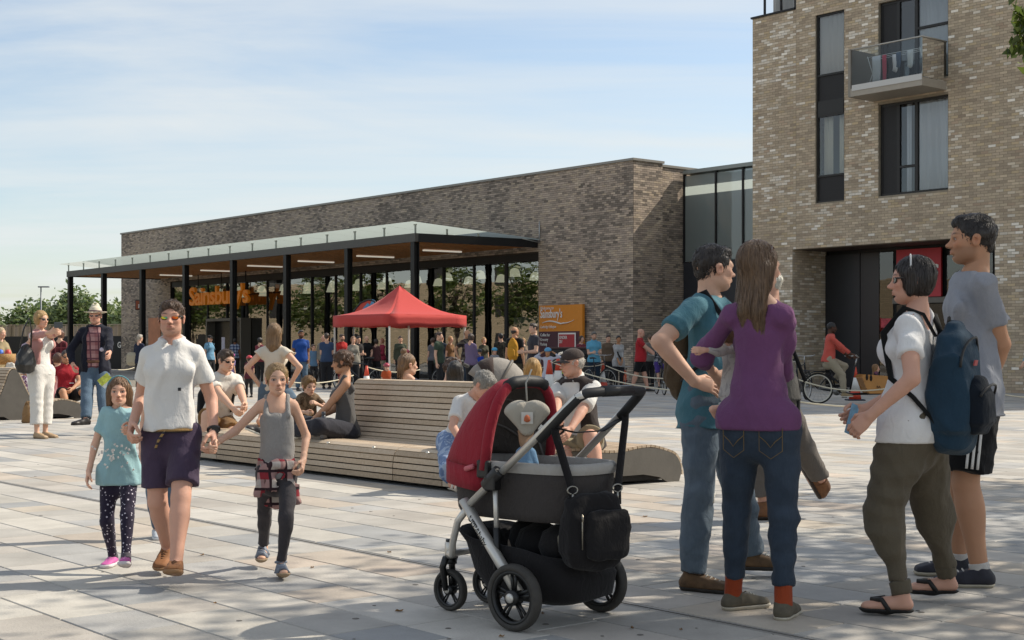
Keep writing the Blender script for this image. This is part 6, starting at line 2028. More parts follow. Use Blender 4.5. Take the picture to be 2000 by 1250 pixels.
wheel(pl(.53, -.13, .095), .095, .04); wheel(pl(.53, .13, .095), .095, .04)
for sd_ in (-1, 1):
 l = .255 * sd_
 t = MB(); t.tube([pl(-.30, l * .82, 1.0), pl(-.27, l * .84, .985), pl(.307, l, .50)], .017, 10); t.build('push_tube', ALU, pram)
 t = MB(); t.tube([pl(.33, l, .525), pl(.0, l * 1.06, .16)], [.02, .022], 10, flat=1.35, up=(0, 1, 0)); t.build('rear_leg', ALU, pram)
 t = MB(); c = [pl(.30, l, .50), pl(.37, l * .98, .43), pl(.42, l * .9, .33), pl(.45, l * .8, .27), pl(.50, l * .66, .265)]
 t.tube(c, .016, 10); t.build('front_arm', ALU, pram)
 t = MB(); t.lathe([(.026, .235), (.026, .31), (.02, .315)], 14, c=pl(.53, .13 * sd_, 0)); t.build('fork_sleeve', ALU, pram)
 t = MB()
 for s2 in (-1, 1): t.tube([pl(.53, .13 * sd_ + .028 * s2, .245), pl(.55, .13 * sd_ + .030 * s2, .2), pl(.53, .13 * sd_ + .030 * s2, .095)], [.018, .016, .013], 6)
 t.lathe([(.03, .215), (.03, .24)], 12, c=pl(.53, .13 * sd_, 0)); t.lathe([(.022, .31), (.022, .325)], 12, c=pl(.53, .13 * sd_, 0)); t.build('fork', BLKP, pram)
 t = MB(); t.tube([pl(.12, l * 1.0, .665), pl(.20, l * 1.0, .592)], .027, 10, flat=1.2); t.box(pl(.16, l * 1.0, .61), (.06, .05, .06)); t.build('hinge', BLKP, pram, bevel=.006)
 t = MB(); t.tube([pl(.15, l * .98, .60), pl(.14, l * .98, .40)], .011, 8); t.build('strut', ALU, pram)
 t = MB(); t.tube([pl(.14, l * .98, .42), pl(.138, l * .98, .24)], .015, 8); t.build('strut_sleeve', BLKP, pram)
t = MB(); t.tube([pl(.50, -.16, .265), pl(.52, -.06, .262), pl(.52, .06, .262), pl(.50, .16, .265)], .016, 10); t.build('front_axle_tube', ALU, pram)
t = MB(); t.tube([pl(0, -HW, .142), pl(0, HW, .142)], .014, 8); t.build('rear_axle', BLKP, pram)
hd_ = [pl(-.08, -.225, .805), pl(-.22, -.215, .935), pl(-.275, -.21, .985), pl(-.305, -.19, 1.005), pl(-.315, -.10, 1.01), pl(-.315, .10, 1.01), pl(-.305, .19, 1.005), pl(-.275, .21, .985), pl(-.22, .215, .935), pl(-.17, .218, .89)]
t = MB(); t.tube(hd_, .021, 12); HND = t.build('handlebar', FOAM, pram)
t = MB(); t.tube([pl(-.316, -.1, 1.011), pl(-.316, .1, 1.011)], .0235, 12); t.build('adjuster', BLKP, HND)
# carrycot
def cot_ring(z, k, n=40, rx=.385, ry=.205, cx=.15):
 return [pl(cx + rx * k * math.copysign(abs(math.cos(a)) ** .62, math.cos(a)), ry * k * math.copysign(abs(math.sin(a)) ** .62, math.sin(a)), z) for a in np.linspace(0, 2 * math.pi, n, endpoint=False)]
def rings_mesh(rings, closed_bottom=True):
 mb = MB(); n = len(rings[0]); vs = [p for r in rings for p in r]
 fs = [(i * n + k, i * n + (k + 1) % n, (i + 1) * n + (k + 1) % n, (i + 1) * n + k) for i in range(len(rings) - 1) for k in range(n)]
 if closed_bottom: fs.append(tuple(range(n))[::-1])
 mb.add(vs, fs, True); return mb
cot = rings_mesh([cot_ring(.445, .78), cot_ring(.45, .9), cot_ring(.48, .95), cot_ring(.55, .97), cot_ring(.62, .99), cot_ring(.675, 1.0), cot_ring(.675, .93), cot_ring(.50, .88)])
COT = cot.build('carrycot', CHAR, pram)
t = rings_mesh([cot_ring(.655, 1.012), cot_ring(.67, 1.03), cot_ring(.69, 1.03), cot_ring(.702, 1.0), cot_ring(.70, .93), cot_ring(.66, .90)], False); t.build('rim_padding', cloth_mat('pram_grey', 'a9a59f', rough=.9), COT)
t = rings_mesh([cot_ring(.50, .87), cot_ring(.52, .6), cot_ring(.525, .2)], False); t.build('mattress', cloth_mat('pram_lining', '6d6a68'), COT)
# hood: bows pivoting on the cot sides, opening towards the handle
def bow(ang, r=.40, w=.215, n=17, flat=.0):
 c = (.24, .66); r = r / .40 * ((abs(math.cos(ang)) / .335) ** 1.35 + (abs(math.sin(ang)) / .40) ** 1.35) ** (-1 / 1.35)
 out = []
 for i in range(n):
  t = math.pi * i / (n - 1)
  h = math.sin(t) ** .75 * r; l = -w * math.cos(t) if abs(math.cos(t)) > 1e-9 else 0
  l = math.copysign(abs(math.cos(t)) ** .6, -math.cos(t)) * w
  out.append(pl(c[0] + math.cos(ang) * h, l, c[1] + math.sin(ang) * h))
 return out
HOOD = MB(); HOOD.grid([bow(a) for a in np.linspace(R(6), R(98), 9)])
HO = HOOD.build('hood', REDC, pram, solid=.012)
t = MB(); t.grid([bow(a, .388, .205) for a in np.linspace(R(8), R(97), 9)]); t.build('hood_lining', cloth_mat('pram_hood_in', '6e6965', 'heather', '5d5955'), HO, solid=.004)
t = MB(); t.tube(bow(R(98), .405, .22), .024, 10); t.build('hood_edge', REDC, HO)
t = MB(); t.tube([p for p in bow(R(98), .41, .222)][6:11], .028, 10); t.build('hood_grip', FOAM, HO)
t = MB(); t.grid([[p + Vector((0, 0, -.05 * k)) for p in bow(R(6), .405, .218)] for k in (0, 1, 2)]); t.build('hood_skirt', REDC, HO, solid=.01)
for a in (R(40), R(68)):
 t = MB(); t.tube(bow(a, .384, .2), .006, 6); t.build('hood_bow', mat('bow_grey', '6d6966', .5), HO)
for sd_ in (-1, 1):
 t = MB(); t.box(pl(.24, .222 * sd_, .665), (.07, .03, .08)); t.build('hood_pivot', BLKP, HO, bevel=.01)
t = MB(); t.tube([pl(.29, -.235, .675), pl(.34, -.232, .66)], .012, 6); t.build('brand_tag', mat('tag_pale', 'c0636b', .6), HO)
# basket under the cot
bk = []
for z, k, sh in ((.10, .62, .06), (.13, .85, .05), (.22, .98, .08), (.30, 1.0, .12), (.345, 1.02, .16)):
 bk.append([pl(sh + .30 * k * math.copysign(abs(math.cos(a)) ** .5, math.cos(a)), .22 * k * math.copysign(abs(math.sin(a)) ** .5, math.sin(a)), z + .05 * math.cos(a) * (z > .25)) for a in np.linspace(0, 2 * math.pi, 32, endpoint=False)])
BSK = rings_mesh(bk).build('basket', BLKF, pram, solid=.01)
lump = MB()
for c, r in (((.1, .0, .33), .12), ((-.06, -.06, .34), .1), ((.22, .05, .34), .09)):
 lump.lathe([(.02 * r / .1, -.09), (.8 * r, -.05), (r, 0), (.8 * r, .06), (.3 * r, .09)], 14, c=pl(*c))
lump.build('stowed_coat', BLKF, BSK)
t = MB(); t.lathe([(.03, -.07), (.07, -.04), (.075, .02), (.05, .07), (.01, .085)], 14, c=pl(-.17, -.10, .37)); t.build('stowed_cloth', cloth_mat('khaki_cloth', '8f8877'), BSK)
# lettering along the near rear leg
a_ = pl(.27, -.262, .46); b_2 = pl(.06, -.275, .225)
dr_ = (b_2 - a_).normalized()
nrm_ = Vector((0, 1, 0)); up_ = nrm_.cross(dr_)
place_text('lettering', 'UPPAbaby', .036, a_ + Vector((0, .022, 0)) - up_ * .012, dr_, up_, mat('print_black', '1b1a19', .6), pram, .001, .0006)
# heart cushion and rabbit toy hanging in the hood
toy = empty('heart_cushion', Vector((0, 0, 0)), 0, 'cream heart-shaped cushion hanging inside the red hood', 'cushion')
hc0 = pram.matrix_basis @ pl(.08, -.12, .90)
toy.location = hc0
hr_ = MB(); P = []
hp_ = [(0, -.10), (.055, -.055), (.098, .0), (.105, .035), (.085, .065), (.05, .07), (.018, .055), (0, .035), (-.018, .055), (-.05, .07), (-.085, .065), (-.105, .035), (-.098, 0), (-.055, -.055)]
heart = [ball((0, 0, 0), .01)]
Pm = [cone((-.052, 0, .03), (0, 0, -.07), .052, .022, k=.02, hint=(0, 1, 0), flat=.6), cone((.052, 0, .03), (0, 0, -.07), .052, .022, k=.02, hint=(0, 1, 0), flat=.6)]
sdf_obj('cushion', Pm, .006, cloth_mat('cream_toy', 'b0a99c'), toy)
t = MB(); t.tube([(0, 0, .05), (-.005, -.01, .14), (.02, 0, .2)], .004, 5); t.build('cord', mat('cord_grey', '9a9892', .6), toy)
t = MB(); t.box((0, -.04, -.01), (.05, .006, .05)); t.build('patch', mat('patch_pale', 'c9c6bd', .8), toy)
t = MB(); t.lathe([(.004, -.016), (.014, -.01), (.012, .008), (.004, .016)], 8, c=(0, -.046, -.012)); t.build('motif', mat('motif_orange', 'b5623e', .8), toy)
t = MB(); t.box((.07, -.01, -.06), (.04, .002, .025), Matrix.Rotation(.6, 3, 'Y')); t.build('care_label', mat('label_white', 'd8d6d0', .7), toy)
rb = empty('rabbit_toy', hc0 + Vector((-.005, .01, -.22)), 0, 'small soft rabbit toy in a blue jacket under the heart cushion', 'toy')
BR = cloth_mat('rabbit_brown', '9a7c62')
sdf_obj('head', [ball((0, 0, .10), (.028, .028, .03)), cone((0, -.02, .095), (0, -.035, .09), .015, .01), cone((-.018, 0, .12), (-.028, 0, .15), .011, .009), cone((.018, 0, .12), (.028, 0, .15), .011, .009)], .005, BR, rb)
sdf_obj('jacket', [cone((0, 0, .07), (0, 0, .005), .026, .040), cone((-.03, 0, .06), (-.045, -.01, .01), .014, .012), cone((.03, 0, .06), (.045, -.01, .01), .014, .012)], .005, cloth_mat('rabbit_blue', '6d8fae'), rb)
sdf_obj('legs', [cone((-.02, -.01, 0), (-.03, -.04, -.03), .018, .014), cone((.02, -.01, 0), (.03, -.04, -.03), .018, .014)], .005, BR, rb)
# changing bag hung on the handle
cb = empty('changing_bag', (0, 0, 0), 0, 'black canvas changing bag hanging from the pushchair handle', 'bag')
cbc = pram.matrix_basis @ pl(-.25, -.08, .315)
cb.location = cbc; cb.rotation_euler = (0, 0, R(28)); cb.scale = (.82, .82, .82)
bx_ = Prim((0, 0, 0), np.eye(3), [0, .03, .2, .27], [.165, .18, .175, .15], [.07, .085, .08, .06], n=4, k=.01)
sdf_obj('bag_body', [bx_], .009, BLKF, cb, folds(.004, 5))
fp = Prim((.035, -.085, .02), np.eye(3), [0, .02, .18, .21], [.125, .13, .13, .12], [.03, .035, .03, .02], n=4, k=.01)
sdf_obj('front_flap', [fp], .008, BLKF, cb, folds(.003, 6))
t = MB(); t.tube([(-.11, -.083, .05), (-.115, -.088, .23)], .004, 5); t.tube([(-.115, -.09, .225), (-.115, -.095, .195)], .006, 5); t.build('zip', mat('zip_brass', '8c8578', .4, .7), cb)
for x, tgt in ((-.12, pl(-.16, -.22, .865)), (.15, pl(-.20, .215, .90))):
 w_ = pram.matrix_basis @ tgt; lc = Matrix.Rotation(-R(28), 3, 'Z') @ (w_ - cbc) / .82
 t = MB(); t.tube([(x, 0, .26), (x, 0, .34), lc + Vector((0, 0, -.03)), lc + Vector((0, 0, .03))], .026, 6, flat=.14, up=(0, 1, 0)); t.build('strap', BLKF, cb)
 t = MB(); t.tube([(x + .03 * math.cos(a), 0, .345 + .02 * math.sin(a)) for a in np.linspace(0, 6.28, 12, endpoint=False)], .004, 5, closed=True); t.tube([(x, 0, .325), (x, 0, .28)], .008, 6); t.build('clip', mat('clip_metal', '9d9a92', .35, .9), cb)
lc = Matrix.Rotation(-R(28), 3, 'Z') @ (pram.matrix_basis @ pl(-.16, -.225, .86) - cbc) / .82; lc2 = Matrix.Rotation(-R(28), 3, 'Z') @ (pram.matrix_basis @ pl(-.17, .22, .88) - cbc) / .82
t = MB(); t.tube([lc, lc.lerp(lc2, .3) + Vector((0, 0, -.04)), lc.lerp(lc2, .7) + Vector((0, 0, -.05)), lc2], .026, 6, flat=.14, up=(0, 0, 1)); t.build('strap', BLKF, cb)
# ================================================================== second pushchair behind the bench
p2 = empty('pushchair', Wp(965, 685, 16.2) * 1.0, 0, 'pale grey hooded pushchair parked behind the bench back', 'pushchair')
p2.location.z = 0
gry = cloth_mat('pram2_grey', '9c968e', 'heather', '8a847d')
def bow2(a, r=.36, w=.24, n=13):
 return [Vector((.02 + math.cos(a) * math.sin(math.pi * i / (n - 1)) ** .75 * r, -w * math.cos(math.pi * i / (n - 1)), .74 + math.sin(a) * math.sin(math.pi * i / (n - 1)) ** .75 * r)) for i in range(n)]
t = MB(); t.grid([bow2(a) for a in np.linspace(R(20), R(150), 9)]); H2 = t.build('hood', gry, p2, solid=.012)
t = MB(); t.tube(bow2(R(60), .37), .018, 8); t.build('hood_bow', mat('bow_dark', '5c5750', .6), H2)
t = MB(); t.grid([bow2(a, .368, .245) for a in np.linspace(R(95), R(125), 4)]); t.build('hood_panel', cloth_mat('pram2_brown', '3f332f'), H2, solid=.01)
t = MB(); t.tube([(-.42, -.22, .85), (-.5, -.2, 1.02), (-.42, 0, 1.06), (-.3, .2, 1.0)], .02, 8); t.tube([(-.5, -.2, 1.02), (-.34, -.21, 1.06)], .02, 8); t.build('handlebar', FOAM, p2)
t = MB()
for sd_ in (-1, 1): t.tube([(-.44, .21 * sd_, .9), (-.1, .25 * sd_, .5), (.35, .25 * sd_, .15)], .016, 8); t.tube([(-.1, .25 * sd_, .5), (-.38, .27 * sd_, .14)], .016, 8)
t.build('frame', ALU, p2)
t = MB(); t.grid([[Vector((x, y, z)) for y in (-.22, 0, .22)] for x, z in ((-.2, .95), (-.12, .6), (.12, .5), (.3, .3))]); t.build('seat', gry, p2, solid=.03)
for x, y, r_ in ((-.38, -.28, .13), (-.38, .28, .13), (.36, -.25, .09), (.36, .25, .09)):
 q = MB(); q.lathe([(r_ * .5, -.02), (r_ * .95, -.02), (r_, 0), (r_ * .95, .02), (r_ * .5, .02)], 20, M=Matrix.Rotation(R(90), 3, 'X')); q.build('wheel', RUB, p2, loc=(x, y, r_))
# ================================================================== red gazebo, feather flag
TR = cloth_mat('gazebo_red', 'b8443f', rough=.8, var=.05)
tc_ = Vector((-3.55, 45.0, 0)); tent = empty('gazebo', tc_, R(41), 'red pop-up gazebo on white legs in front of the supermarket', 'gazebo')
hs = 1.5; zv, ze, zp = 1.93, 2.28, 3.24
cor = [(-hs, -hs), (hs, -hs), (hs, hs), (-hs, hs)]
roof = MB()
for i in range(4):
 a = Vector(cor[i] + (ze,)); b = Vector(cor[(i + 1) % 4] + (ze,)); n = 9; m_ = 8
 P = []
 for j in range(m_ + 1):
  t = j / m_; row = []
  for k in range(n):
   e = a.lerp(b, k / (n - 1)); p = e.lerp(Vector((0, 0, zp)), t); sag = -.30 * math.sin(math.pi * t) * (1 - .15 * math.sin(math.pi * k / (n - 1))) - .05 * math.sin(math.pi * k / (n - 1)) * math.sin(math.pi * t)
   p.z += sag * .75; row.append(p)
  P.append(row)
 roof.grid(P)
 V0 = [[a.lerp(b, k / (n - 1)) + Vector((0, 0, (zv - ze) * j / 3 - .02 * math.sin(k * 1.7) * j / 3)) + (a.lerp(b, k / (n - 1)).normalized() * .015 * math.sin(k * 2.3 + j)) * Vector((1, 1, 0)).length * .3 for k in range(n)] for j in range(4)]
 vm = MB(); vm.grid(V0); vm.build('valance', TR, tent, solid=.006)
roof.build('roof', TR, tent, solid=.006)
for x, y in cor:
 q = MB(); q.box((x * .975, y * .975, 1.1), (.045, .045, 2.2)); q.box((x * .975, y * .975, .01), (.14, .14, .02)); q.build('leg', mat('leg_white', 'c9c5bd', .5), tent)
fl_r = empty('feather_flag', Wp(714, 685, 50).to_2d().to_3d(), 0, 'rounded red feather flag with blue stripes behind the gazebo', 'flag')
edge = [(-.46, 2.2), (-.45, 2.35), (-.36, 2.6), (-.16, 2.84), (.12, 2.96), (.34, 2.9), (.44, 2.74), (.44, 2.45), (.42, 2.2)]
q = MB(); q.prism(edge, (1, 0, 0), (0, 0, 1), (0, .012, 0)); q.build('flag_cloth', mat('flag_red', 'bd4a3c', .8), fl_r)
q = MB(); q.tube([(x - .02, 0, z + .01) for x, z in edge[:8]], .03, 8); q.tube([(-.42, 0, 0), (-.42, 0, 2.1)], .025, 8); q.build('flag_pole', DARK, fl_r)
for x, z, a in ((-.22, 2.45, .9), (.0, 2.68, .7), (.22, 2.8, .4)):
 q = MB(); q.box((x, -.008, z), (.12, .01, .36), Matrix.Rotation(a, 3, 'Y')); q.build('stripe', mat('flag_blue', '5a8fb5', .8), fl_r)
# ================================================================== cones, rope, bin
CON_R = mat('cone_red', 'c8452c', .55, var=.08); CON_W = mat('cone_white', 'd3d0ca', .5, var=.06); CON_B = mat('cone_base', '1f2a3a', .8)
def cone_thing(px, d, h, label, top=None):
 x = (px - 1000) / F * d
 t = empty('traffic_cone', (x, d, 0), 0, label, 'traffic cone', 'traffic cones along the rope')
 q = MB(); q.box((0, 0, .02 * h), (.52 * h, .52 * h, .04 * h)); q.build('base', CON_B, t, bevel=.02 * h)
 zs_ = [(.04, .30, CON_R), (.30, .68, CON_W), (.68, 1.0, CON_R)]
 for a, b, m_ in zs_:
  ra = (.19 - .155 * a) * h; rb = (.19 - .155 * b) * h; q = MB(); q.lathe([(ra, a * h), (rb, b * h)], 20); q.build('cone_band', m_, t)
 return Vector((x, d, h * .97))
K = {}
K['a'] = cone_thing(1178, 42.7, .80, 'red and white traffic cone in front of the woman in the pale shirt')
K['b'] = cone_thing(1073, 31, .98, 'red and white traffic cone just left of the capped man')
K['c'] = cone_thing(1090, 36, 1.0, 'red and white traffic cone half hidden behind another beside the capped man')
K['d'] = cone_thing(716, 36, .80, 'red traffic cone left of the near gazebo leg')
K['e'] = cone_thing(1004, 41, .80, 'small red traffic cone by the man with the yellow rucksack')
K['f'] = cone_thing(1670, 33.8, .80, 'red traffic cone behind the cargo bike box')
K['g'] = cone_thing(893, 33, .75, 'white banded traffic cone behind the black pushchair handle')
ROPE = mat('rope_cream', 'c9c0a8', .9, bmp=.5, bscale=120)
def rope(a, b, sag, label, r=.012):
 a = Vector(a); b = Vector(b); pts = []
 for i in range(17):
  t = i / 16; p = a.lerp(b, t); p.z -= sag * 4 * t * (1 - t); p.z = max(p.z, .02); pts.append(p)
 q = MB(); q.tube([p - pts[0] for p in pts], r, 6); o = q.build('barrier_rope', ROPE, None, loc=pts[0]); setp(o, label, 'rope', 'barrier ropes')
def at(px, py, d): return Wp(px, py, d)
rope(at(1400, 728, 29) , K['a'], .25, 'cream rope tied to the cone by the pale-shirted woman', .015)
rope(K['a'], K['c'], .12, 'cream rope between the far cone and the cones beside the capped man')
rope(K['c'], K['e'], .2, 'cream rope running left from the cones towards the yellow rucksack')
rope(K['b'], at(1330, 764, 27), .1, 'long cream rope passing behind the capped man to the right')
rope(at(1330, 764, 27), at(1420, 761, 27.5), .02, 'short cream rope end beside the blue T-shirt man')
rope(at(1548, 737, 30.5), at(1780, 748, 29.5), .22, 'cream rope in front of the cargo bike wheel', .014)
rope(at(1545, 782, 26.5), at(1790, 790, 26), .08, 'lower cream rope lying across the ground in front of the cargo bike', .014)
rope(at(1945, 768, 29), at(2060, 778, 28), .03, 'cream rope at the right edge behind the grey T-shirt man', .014)
rope(at(560, 745, 31), at(690, 733, 34), .1, 'cream rope behind the girl in the cream top')
rope(K['d'], at(820, 722, 38), .1, 'cream rope in front of the gazebo')
rope(at(230, 722, 42), at(262, 718, 43), .03, 'white rope by the person beside the cash sign')
bn = empty('litter_bin', (Wp(1116, 685, 45.5).x, 45.5, 0), R(-8), 'dark twin-slot litter bin below the maroon board', 'litter bin')
q = MB(); q.box((0, 0, .62), (1.28, .6, 1.24)); q.build('bin_body', mat('bin_black', '201d1b', .5), bn, bevel=.03)
q = MB(); q.box((0, 0, 1.27), (1.34, .66, .05)); q.build('bin_lid', mat('bin_lid', '4d3530', .5), bn, bevel=.01)
for x in (-.32, .32):
 q = MB(); q.box((x, -.305, 1.0), (.42, .02, .16)); q.build('slot', mat('slot_black', '050505', .8), bn)
 q = MB(); q.box((x, -.305, .55), (.2, .012, .2)); q.build('bin_sticker', mat('sticker_green' if x < 0 else 'sticker_dim', '9db53a' if x < 0 else '3b3a2a', .7), bn)
# ================================================================== bicycles
def ring_tube(mb, c, r, tr, n=32, m=6):
 mb.tube([Vector((c[0] + r * math.cos(a), c[1], c[2] + r * math.sin(a))) for a in np.linspace(0, 2 * math.pi, n, endpoint=False)], tr, m, closed=True, up=(0, 1, 0))
def bike(loc, yaw, label, frame='1d1f22', r=.34, tyre='1c1b1a', rim='b8b8b4', sc=1.0, steer=0.0, mud=False, basket=None, group='bicycles in the crowd'):
 t = empty('bicycle', loc, R(yaw), label, 'bicycle', group); t.scale = (sc, sc, sc)
 FM = mat('bike_' + frame, frame, .35, .2)
 xb, xf = -.52, .53
 for x in (xb, xf):
  q = MB(); ring_tube(q, (0, 0, 0), r - .018, .018, 30, 8); w_ = q.build('wheel', mat('tyre_' + tyre, tyre, .8), t, loc=(x, 0, r))
  if x == xf and steer: w_.rotation_euler = (0, 0, steer)
  q = MB(); ring_tube(q, (0, 0, 0), r - .042, .010, 30, 6); q.build('rim', mat('rim_' + rim, rim, .35, .6), w_)
  q = MB()
  for k in range(14): q.tube([(0, .01 * (-1) ** k, 0), ((r - .045) * math.cos(k * .4488), 0, (r - .045) * math.sin(k * .4488))], .0025, 4)
  q.lathe([(.025, -.04), (.025, .04)], 10, M=Matrix.Rotation(R(90), 3, 'X')); q.build('spokes', mat('spoke', '9a9a98', .4, .8), w_)
 bb = Vector((-.08, 0, .29)); st = Vector((-.22, 0, .84)); hd = Vector((.36, 0, .86)); hb2 = Vector((.40, 0, .70)); ax = Vector((xb, 0, r)); fx = Vector((xf, 0, r))
 q = MB()
 q.tube([bb, st], .017, 8); q.tube([st - Vector((-.01, 0, .06)), hd], .016, 8); q.tube([bb, hb2], .019, 8); q.tube([hd + Vector((-.01, 0, .04)), hb2], .02, 8)
 for y in (-.05, .05): q.tube([bb, ax + Vector((0, y, 0))], .010, 6); q.tube([st - Vector((-.01, 0, .08)), ax + Vector((0, y, 0))], .009, 6); q.tube([hb2 - Vector((0, -y * .7, .03)), fx + Vector((0, y, 0))], .012, 6)
 q.build('frame', FM, t)
 q = MB(); q.tube([st, st + Vector((-.03, 0, .12))], .013, 6); q.tube([st + Vector((-.16, 0, .13)), st + Vector((-.02, 0, .14)), st + Vector((.11, 0, .12))], [.06, .045, .018], 8, flat=.5, up=(0, 0, 1)); q.build('saddle', mat('saddle', '1b1918', .6), t)
 q = MB(); q.tube([hd, hd + Vector((-.03, 0, .16)), hd + Vector((.04, 0, .2))], .014, 6); q.tube([hd + Vector((-.10, -.28, .22)), hd + Vector((.0, -.2, .2)), hd + Vector((.05, 0, .19)), hd + Vector((.0, .2, .2)), hd + Vector((-.10, .28, .22))], .012, 6); q.build('handlebar', mat('bar_metal', 'a8a8a6', .35, .8), t)
 q = MB(); q.tube([bb + Vector((0, -.075, 0)), bb + Vector((0, .075, 0))], .012, 6)
 q.lathe([(.085, -.006), (.085, .006)], 18, M=Matrix.Rotation(R(90), 3, 'X'), c=bb + Vector((0, -.06, 0))); q.tube([bb + Vector((0, -.07, 0)), bb + Vector((.10, -.08, -.14))], .010, 6); q.box(bb + Vector((.1, -.13, -.15)), (.09, .09, .02)); q.tube([bb + Vector((0, .07, 0)), bb + Vector((-.10, .08, .14))], .010, 6); q.box(bb + Vector((-.1, .13, .15)), (.09, .09, .02))
 q.build('crank', mat('crank', '6f6e6c', .4, .7), t)
 if mud:
  for x in (xb, xf):
   q = MB(); q.tube([Vector((x + (r + .02) * math.cos(a), 0, r + (r + .02) * math.sin(a))) for a in np.linspace(.2, 2.9, 14)], .022, 6, flat=.35, up=None); q.build('mudguard', FM, t)
 if basket:
  q = MB(); q.box((.62, 0, .86), (.26, .34, .24)); q.build('basket', mat('wicker', basket, .8, var=.4, vscale=40, bmp=.6), t)
 return t
def gxy(px, py): p = G(px, py); return (p.x, p.y, 0)
bike((Wp(1168, 685, 40.5).x, 40.5, 0), -62, 'black bicycle held by the man in the light blue shirt', '17181a', steer=.3)
bike((Wp(1290, 685, 38.2).x, 38.2, 0), 95, 'dark bicycle under the rider seated by the brick wall', '1a1c20')
bike((Wp(1222, 685, 43.3).x, 43.3, 0), -100, "small orange child's bicycle beside the cone", 'c4532a', .22, sc=.66)
bike((Wp(705, 685, 41).x, 41, 0), 168, 'dark town bicycle with silver bars left of the gazebo leg', '26262a', mud=True)
bike((Wp(1562, 685, 33.6).x, 33.6, 0), 60, 'dark town bicycle parked behind the cargo bike', '1d2024', mud=True)
bike((Wp(895, 685, 43).x, 43, 0), 20, 'pale bicycle among the queue left of the plaid-shirted man', '8f8d86')
# cargo bike
cgx = Wp(1640, 685, 31.6).x
cg = empty('cargo_bike', (cgx, 31.6, 0), 0, 'black cargo bike with a wooden front box ridden by the man in coral', 'cargo bike')
FM = mat('cargo_black', '17181b', .35, .2); r_ = .345
q = MB(); ring_tube(q, (0, 0, 0), r_ - .02, .022, 34, 8); w_ = q.build('wheel', mat('tyre_1c1b1a', '1c1b1a', .8), cg, loc=(-.48, 0, r_))
q = MB(); ring_tube(q, (0, 0, 0), r_ - .045, .016, 34, 8); q.build('rim', mat('rim_cream', 'c9c4b4', .5), w_)
q = MB()
for k in range(16): q.tube([(0, 0, 0), ((r_ - .045) * math.cos(k * .3927), 0, (r_ - .045) * math.sin(k * .3927))], .0025, 4)
q.build('spokes', mat('spoke', '9a9a98', .4, .8), w_)
q = MB(); ring_tube(q, (0, 0, 0), .235, .02, 26, 8); q.build('wheel', MATS['tyre_1c1b1a'], cg, loc=(1.62, 0, .255))
q = MB(); q.tube([(-.48, .05, r_), (-.08, 0, .28), (.25, 0, .22), (1.3, 0, .24)], .026, 8); q.tube([(-.08, 0, .28), (-.22, 0, .86)], .02, 8); q.tube([(-.2, 0, .62), (.2, 0, .3)], .02, 8); q.tube([(.22, 0, .26), (.34, 0, .85)], .022, 8); q.tube([(-.48, .05, r_), (-.2, 0, .7)], .012, 6); q.tube([(1.3, 0, .24), (1.45, 0, .5), (1.62, 0, .255)], .022, 8); q.build('frame', FM, cg)
q = MB(); q.tube([(.34, 0, .85), (.38, 0, 1.02)], .016, 8); q.tube([(.18, -.3, 1.06), (.32, -.22, 1.08), (.42, 0, 1.03), (.32, .22, 1.08), (.18, .3, 1.06)], .013, 8); q.build('handlebar', mat('bar_metal', 'a8a8a6', .35, .8), cg)
q = MB(); q.tube([(-.22, 0, .84), (-.24, 0, .92)], .015, 6); q.tube([(-.38, 0, .93), (-.24, 0, .95), (-.10, 0, .92)], [.07, .055, .02], 8, flat=.5, up=(0, 0, 1)); q.build('saddle', mat('saddle', '1b1918', .6), cg)
q = MB(); q.tube([Vector((-.48 + .375 * math.cos(a), 0, r_ + .375 * math.sin(a))) for a in np.linspace(.3, 2.9, 16)], .03, 6, flat=.35); q.build('mudguard', FM, cg)
q = MB(); q.tube([(-.85, -.08, .74), (-.25, -.06, .72)], .012, 6); q.tube([(-.85, .08, .74), (-.25, .06, .72)], .012, 6); q.tube([(-.85, 0, .74), (-.5, -.02, r_)], .01, 6); q.build('rear_rack', FM, cg)
WD = mat('cargo_ply', 'b07a3c', .55, var=.15, vscale=3)
for y in (-.29, .29):
 q = MB(); q.prism([(.42, .62), (.50, .66), (1.05, .62), (1.12, .5), (1.06, .24), (.60, .24), (.55, .28)], (1, 0, 0), (0, 0, 1), (0, .014, 0), (0, y, 0)); q.build('box_side', WD, cg)
q = MB(); q.obox((.44, -.28, .58), (.14, 0, -.32), (0, .56, 0), (.014, 0, .006)); q.build('box_back', WD, cg)
q = MB(); q.obox((1.12, -.28, .5), (-.06, 0, -.26), (0, .56, 0), (.014, 0, 0)); q.build('box_front', WD, cg)
q = MB(); q.obox((.6, -.28, .24), (.46, 0, 0), (0, .56, 0), (0, 0, .014)); q.build('box_floor', WD, cg)
for x, z in ((.53, .6), (.62, .58)):
 q = MB(); q.lathe([(.045, -.004), (.045, .004)], 14, M=Matrix.Rotation(R(90), 3, 'X') @ Matrix.Diagonal((.6, 1.6, 1)), c=(x, -.298, z)); q.build('hand_hole', mat('hole_dark', '1a120a', .9), cg)
place_text('lettering', 'BA', .075, (.74, -.296, .36), (1, 0, 0), UP, mat('print_brown', '4a2e16', .7), cg, .002, .001)
q = MB(); q.tube([(-.08, -.08, .28), (-.08, .08, .28)], .012, 6); q.tube([(-.08, -.07, .28), (.06, -.1, .16)], .011, 6); q.box((.07, -.15, .15), (.1, .1, .02)); q.tube([(-.08, .07, .28), (-.2, .1, .42)], .011, 6); q.box((-.21, .15, .42), (.1, .1, .02)); q.lathe([(.09, -.006), (.09, .006)], 18, M=Matrix.Rotation(R(90), 3, 'X'), c=(-.08, -.06, .28)); q.build('crank', mat('crank', '6f6e6c', .4, .7), cg)
